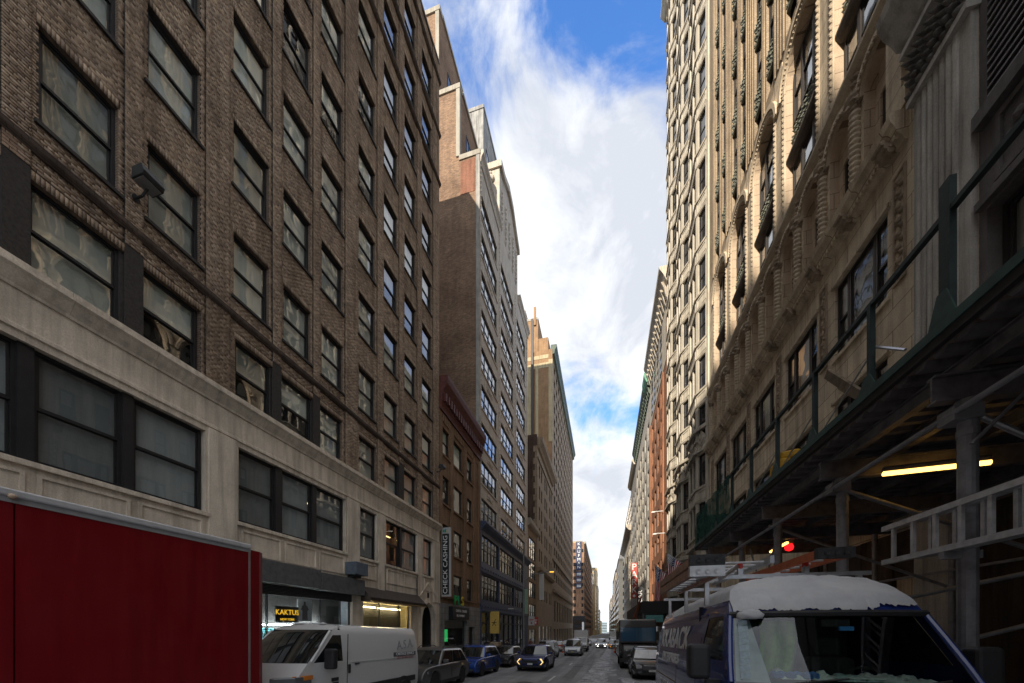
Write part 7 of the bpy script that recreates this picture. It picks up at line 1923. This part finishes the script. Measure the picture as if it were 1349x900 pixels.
person('person', 'person in a red brown coat behind the silver minivan', -9.6, 47.5, plain('red brown coat', (.20, .05, .04), .9), plain('dark trousers', (.02, .022, .03), .9), -.5)
# pavement clutter
t = thing('cardboard_stack', 'stack of tan cardboard boxes on the left pavement behind the black low car', 'boxes', (-9.3, 30.5, ground(30.5) + .14))
for i in range(5):
    m = MB(); x = -9.7 + (i % 2) * .85; z = ground(30.5) + .14 + (i // 2) * .52; m.box(x, x + .8, 30.2, 30.85, z, z + .5); m.build('box', plain('cardboard', (.34, .25, .17), .85, 0, .2), t, bevel=.01)
# dirty snow on the road
def roadsnow(name, pts, seed, hgt=.015):
    """strip of trodden snow: pts = [(s, left, right)]"""
    m = MB(); n = int((pts[-1][0] - pts[0][0]) / .35); C = 10; vs = []
    for i in range(n + 1):
        s = pts[0][0] + (pts[-1][0] - pts[0][0]) * i / n; a = np.interp(s, [p[0] for p in pts], [p[1] for p in pts]); b = np.interp(s, [p[0] for p in pts], [p[2] for p in pts])
        a += .22 * mnoise.noise((s * .55, seed, 0)) + .10 * mnoise.noise((s * 2.1, seed, 0)); b += .25 * mnoise.noise((s * .6, seed + 7, 0)) + .10 * mnoise.noise((s * 2.3, seed + 7, 0))
        b = max(b, a + .02)
        for c in range(C + 1):
            u = c / C; vs.append((a + (b - a) * u, s, ground(s) + .006 + hgt * sin(pi * u) ** .6 * (.7 + .5 * mnoise.noise((s * 2, u * 4, seed)))))
    m.grid(vs, [(i * (C + 1) + c, i * (C + 1) + c + 1, (i + 1) * (C + 1) + c + 1, (i + 1) * (C + 1) + c) for i in range(n) for c in range(C)])
    return tag(m.build(name, DSNOW, smooth=True, fix=False), kind='stuff')
t_ = NT('trodden road snow'); v_ = t_.pos()
c_ = t_.ramp(t_.noise(v_, 1.6, 8, .68), [(.36, (.13, .13, .135)), (.50, (.34, .345, .36)), (.68, (.60, .61, .64))])
c_ = t_.mix(.6, c_, t_.ramp(t_.noise(t_.pos((6, .5, 1)), 2.0, 6, .6), [(.35, (.55, .55, .56)), (.6, (1.1, 1.1, 1.1))]), 'MULTIPLY')
t_.principled(c_, .7, 0, t_.bump(t_.noise(v_, 25, 6, .7), .6, .02)); DSNOW = t_.m
roadsnow('road_snow', [(8, -1.5, -.5), (17, -1.25, .05), (35, -.6, .45), (64, .15, .95), (95, .4, 1.2)], 1.0, .012)
roadsnow('road_snow', [(14, 1.0, 1.25), (17.5, .75, 1.6), (20, .9, 1.35)], 4.0, .03)
roadsnow('road_snow', [(19, 3.05, 3.4), (40, 2.9, 3.4), (60, 2.9, 3.4)], 6.0, .04)
for i in range(16):
    s = 15.5 + i * 1.7 + RND.uniform(-.5, .5); L = RND.uniform(-.1, .8)
    roadsnow('road_snow', [(s, L, L + .05), (s + .5, L - .15, L + RND.uniform(.3, .7)), (s + RND.uniform(.9, 1.6), L, L + .08)], 10 + i, .01)
roadsnow('road_snow', [(11.6, 1.1, 1.3), (13, 1.1, 2.9), (18.6, 1.2, 3.1), (19.2, 1.6, 2.4)], 31, .03)
# manholes, patches and expansion strip on the carriageway
IRONC = plain('cast iron cover', (.07, .068, .066), .6, .5, .3, 18, .3)
for L, S in ((-3.6, 16.5), (-1.9, 27), (-4.6, 33)):
    m = MB(); m.lathe([(.001, .012), (.36, .012), (.38, .0)], (L, S, ground(S)), 2, 24); tag(m.build('manhole_cover', IRONC), 'round iron manhole cover in the road, %s' % {16.5: 'nearest the camera', 27: 'beside the snow strip', 33: 'farthest away'}[S], 'manhole cover', 'manhole covers in the road')
PATCH = plain('tar patch', (.15, .15, .152), .8, 0, .3, 6, .2)
for i, (a, b, s0q, s1q) in enumerate(((-4.6, -3.2, 13, 15.2), (-2.2, -1.6, 19, 30), (-5.4, -4.4, 27.5, 31))):
    m = MB(); m.face([(a, s0q, ground(s0q) + .004), (b, s0q, ground(s0q) + .004), (b, s1q, ground(s1q) + .004), (a, s1q, ground(s1q) + .004)]); tag(m.build('road_patch', PATCH), kind='structure')
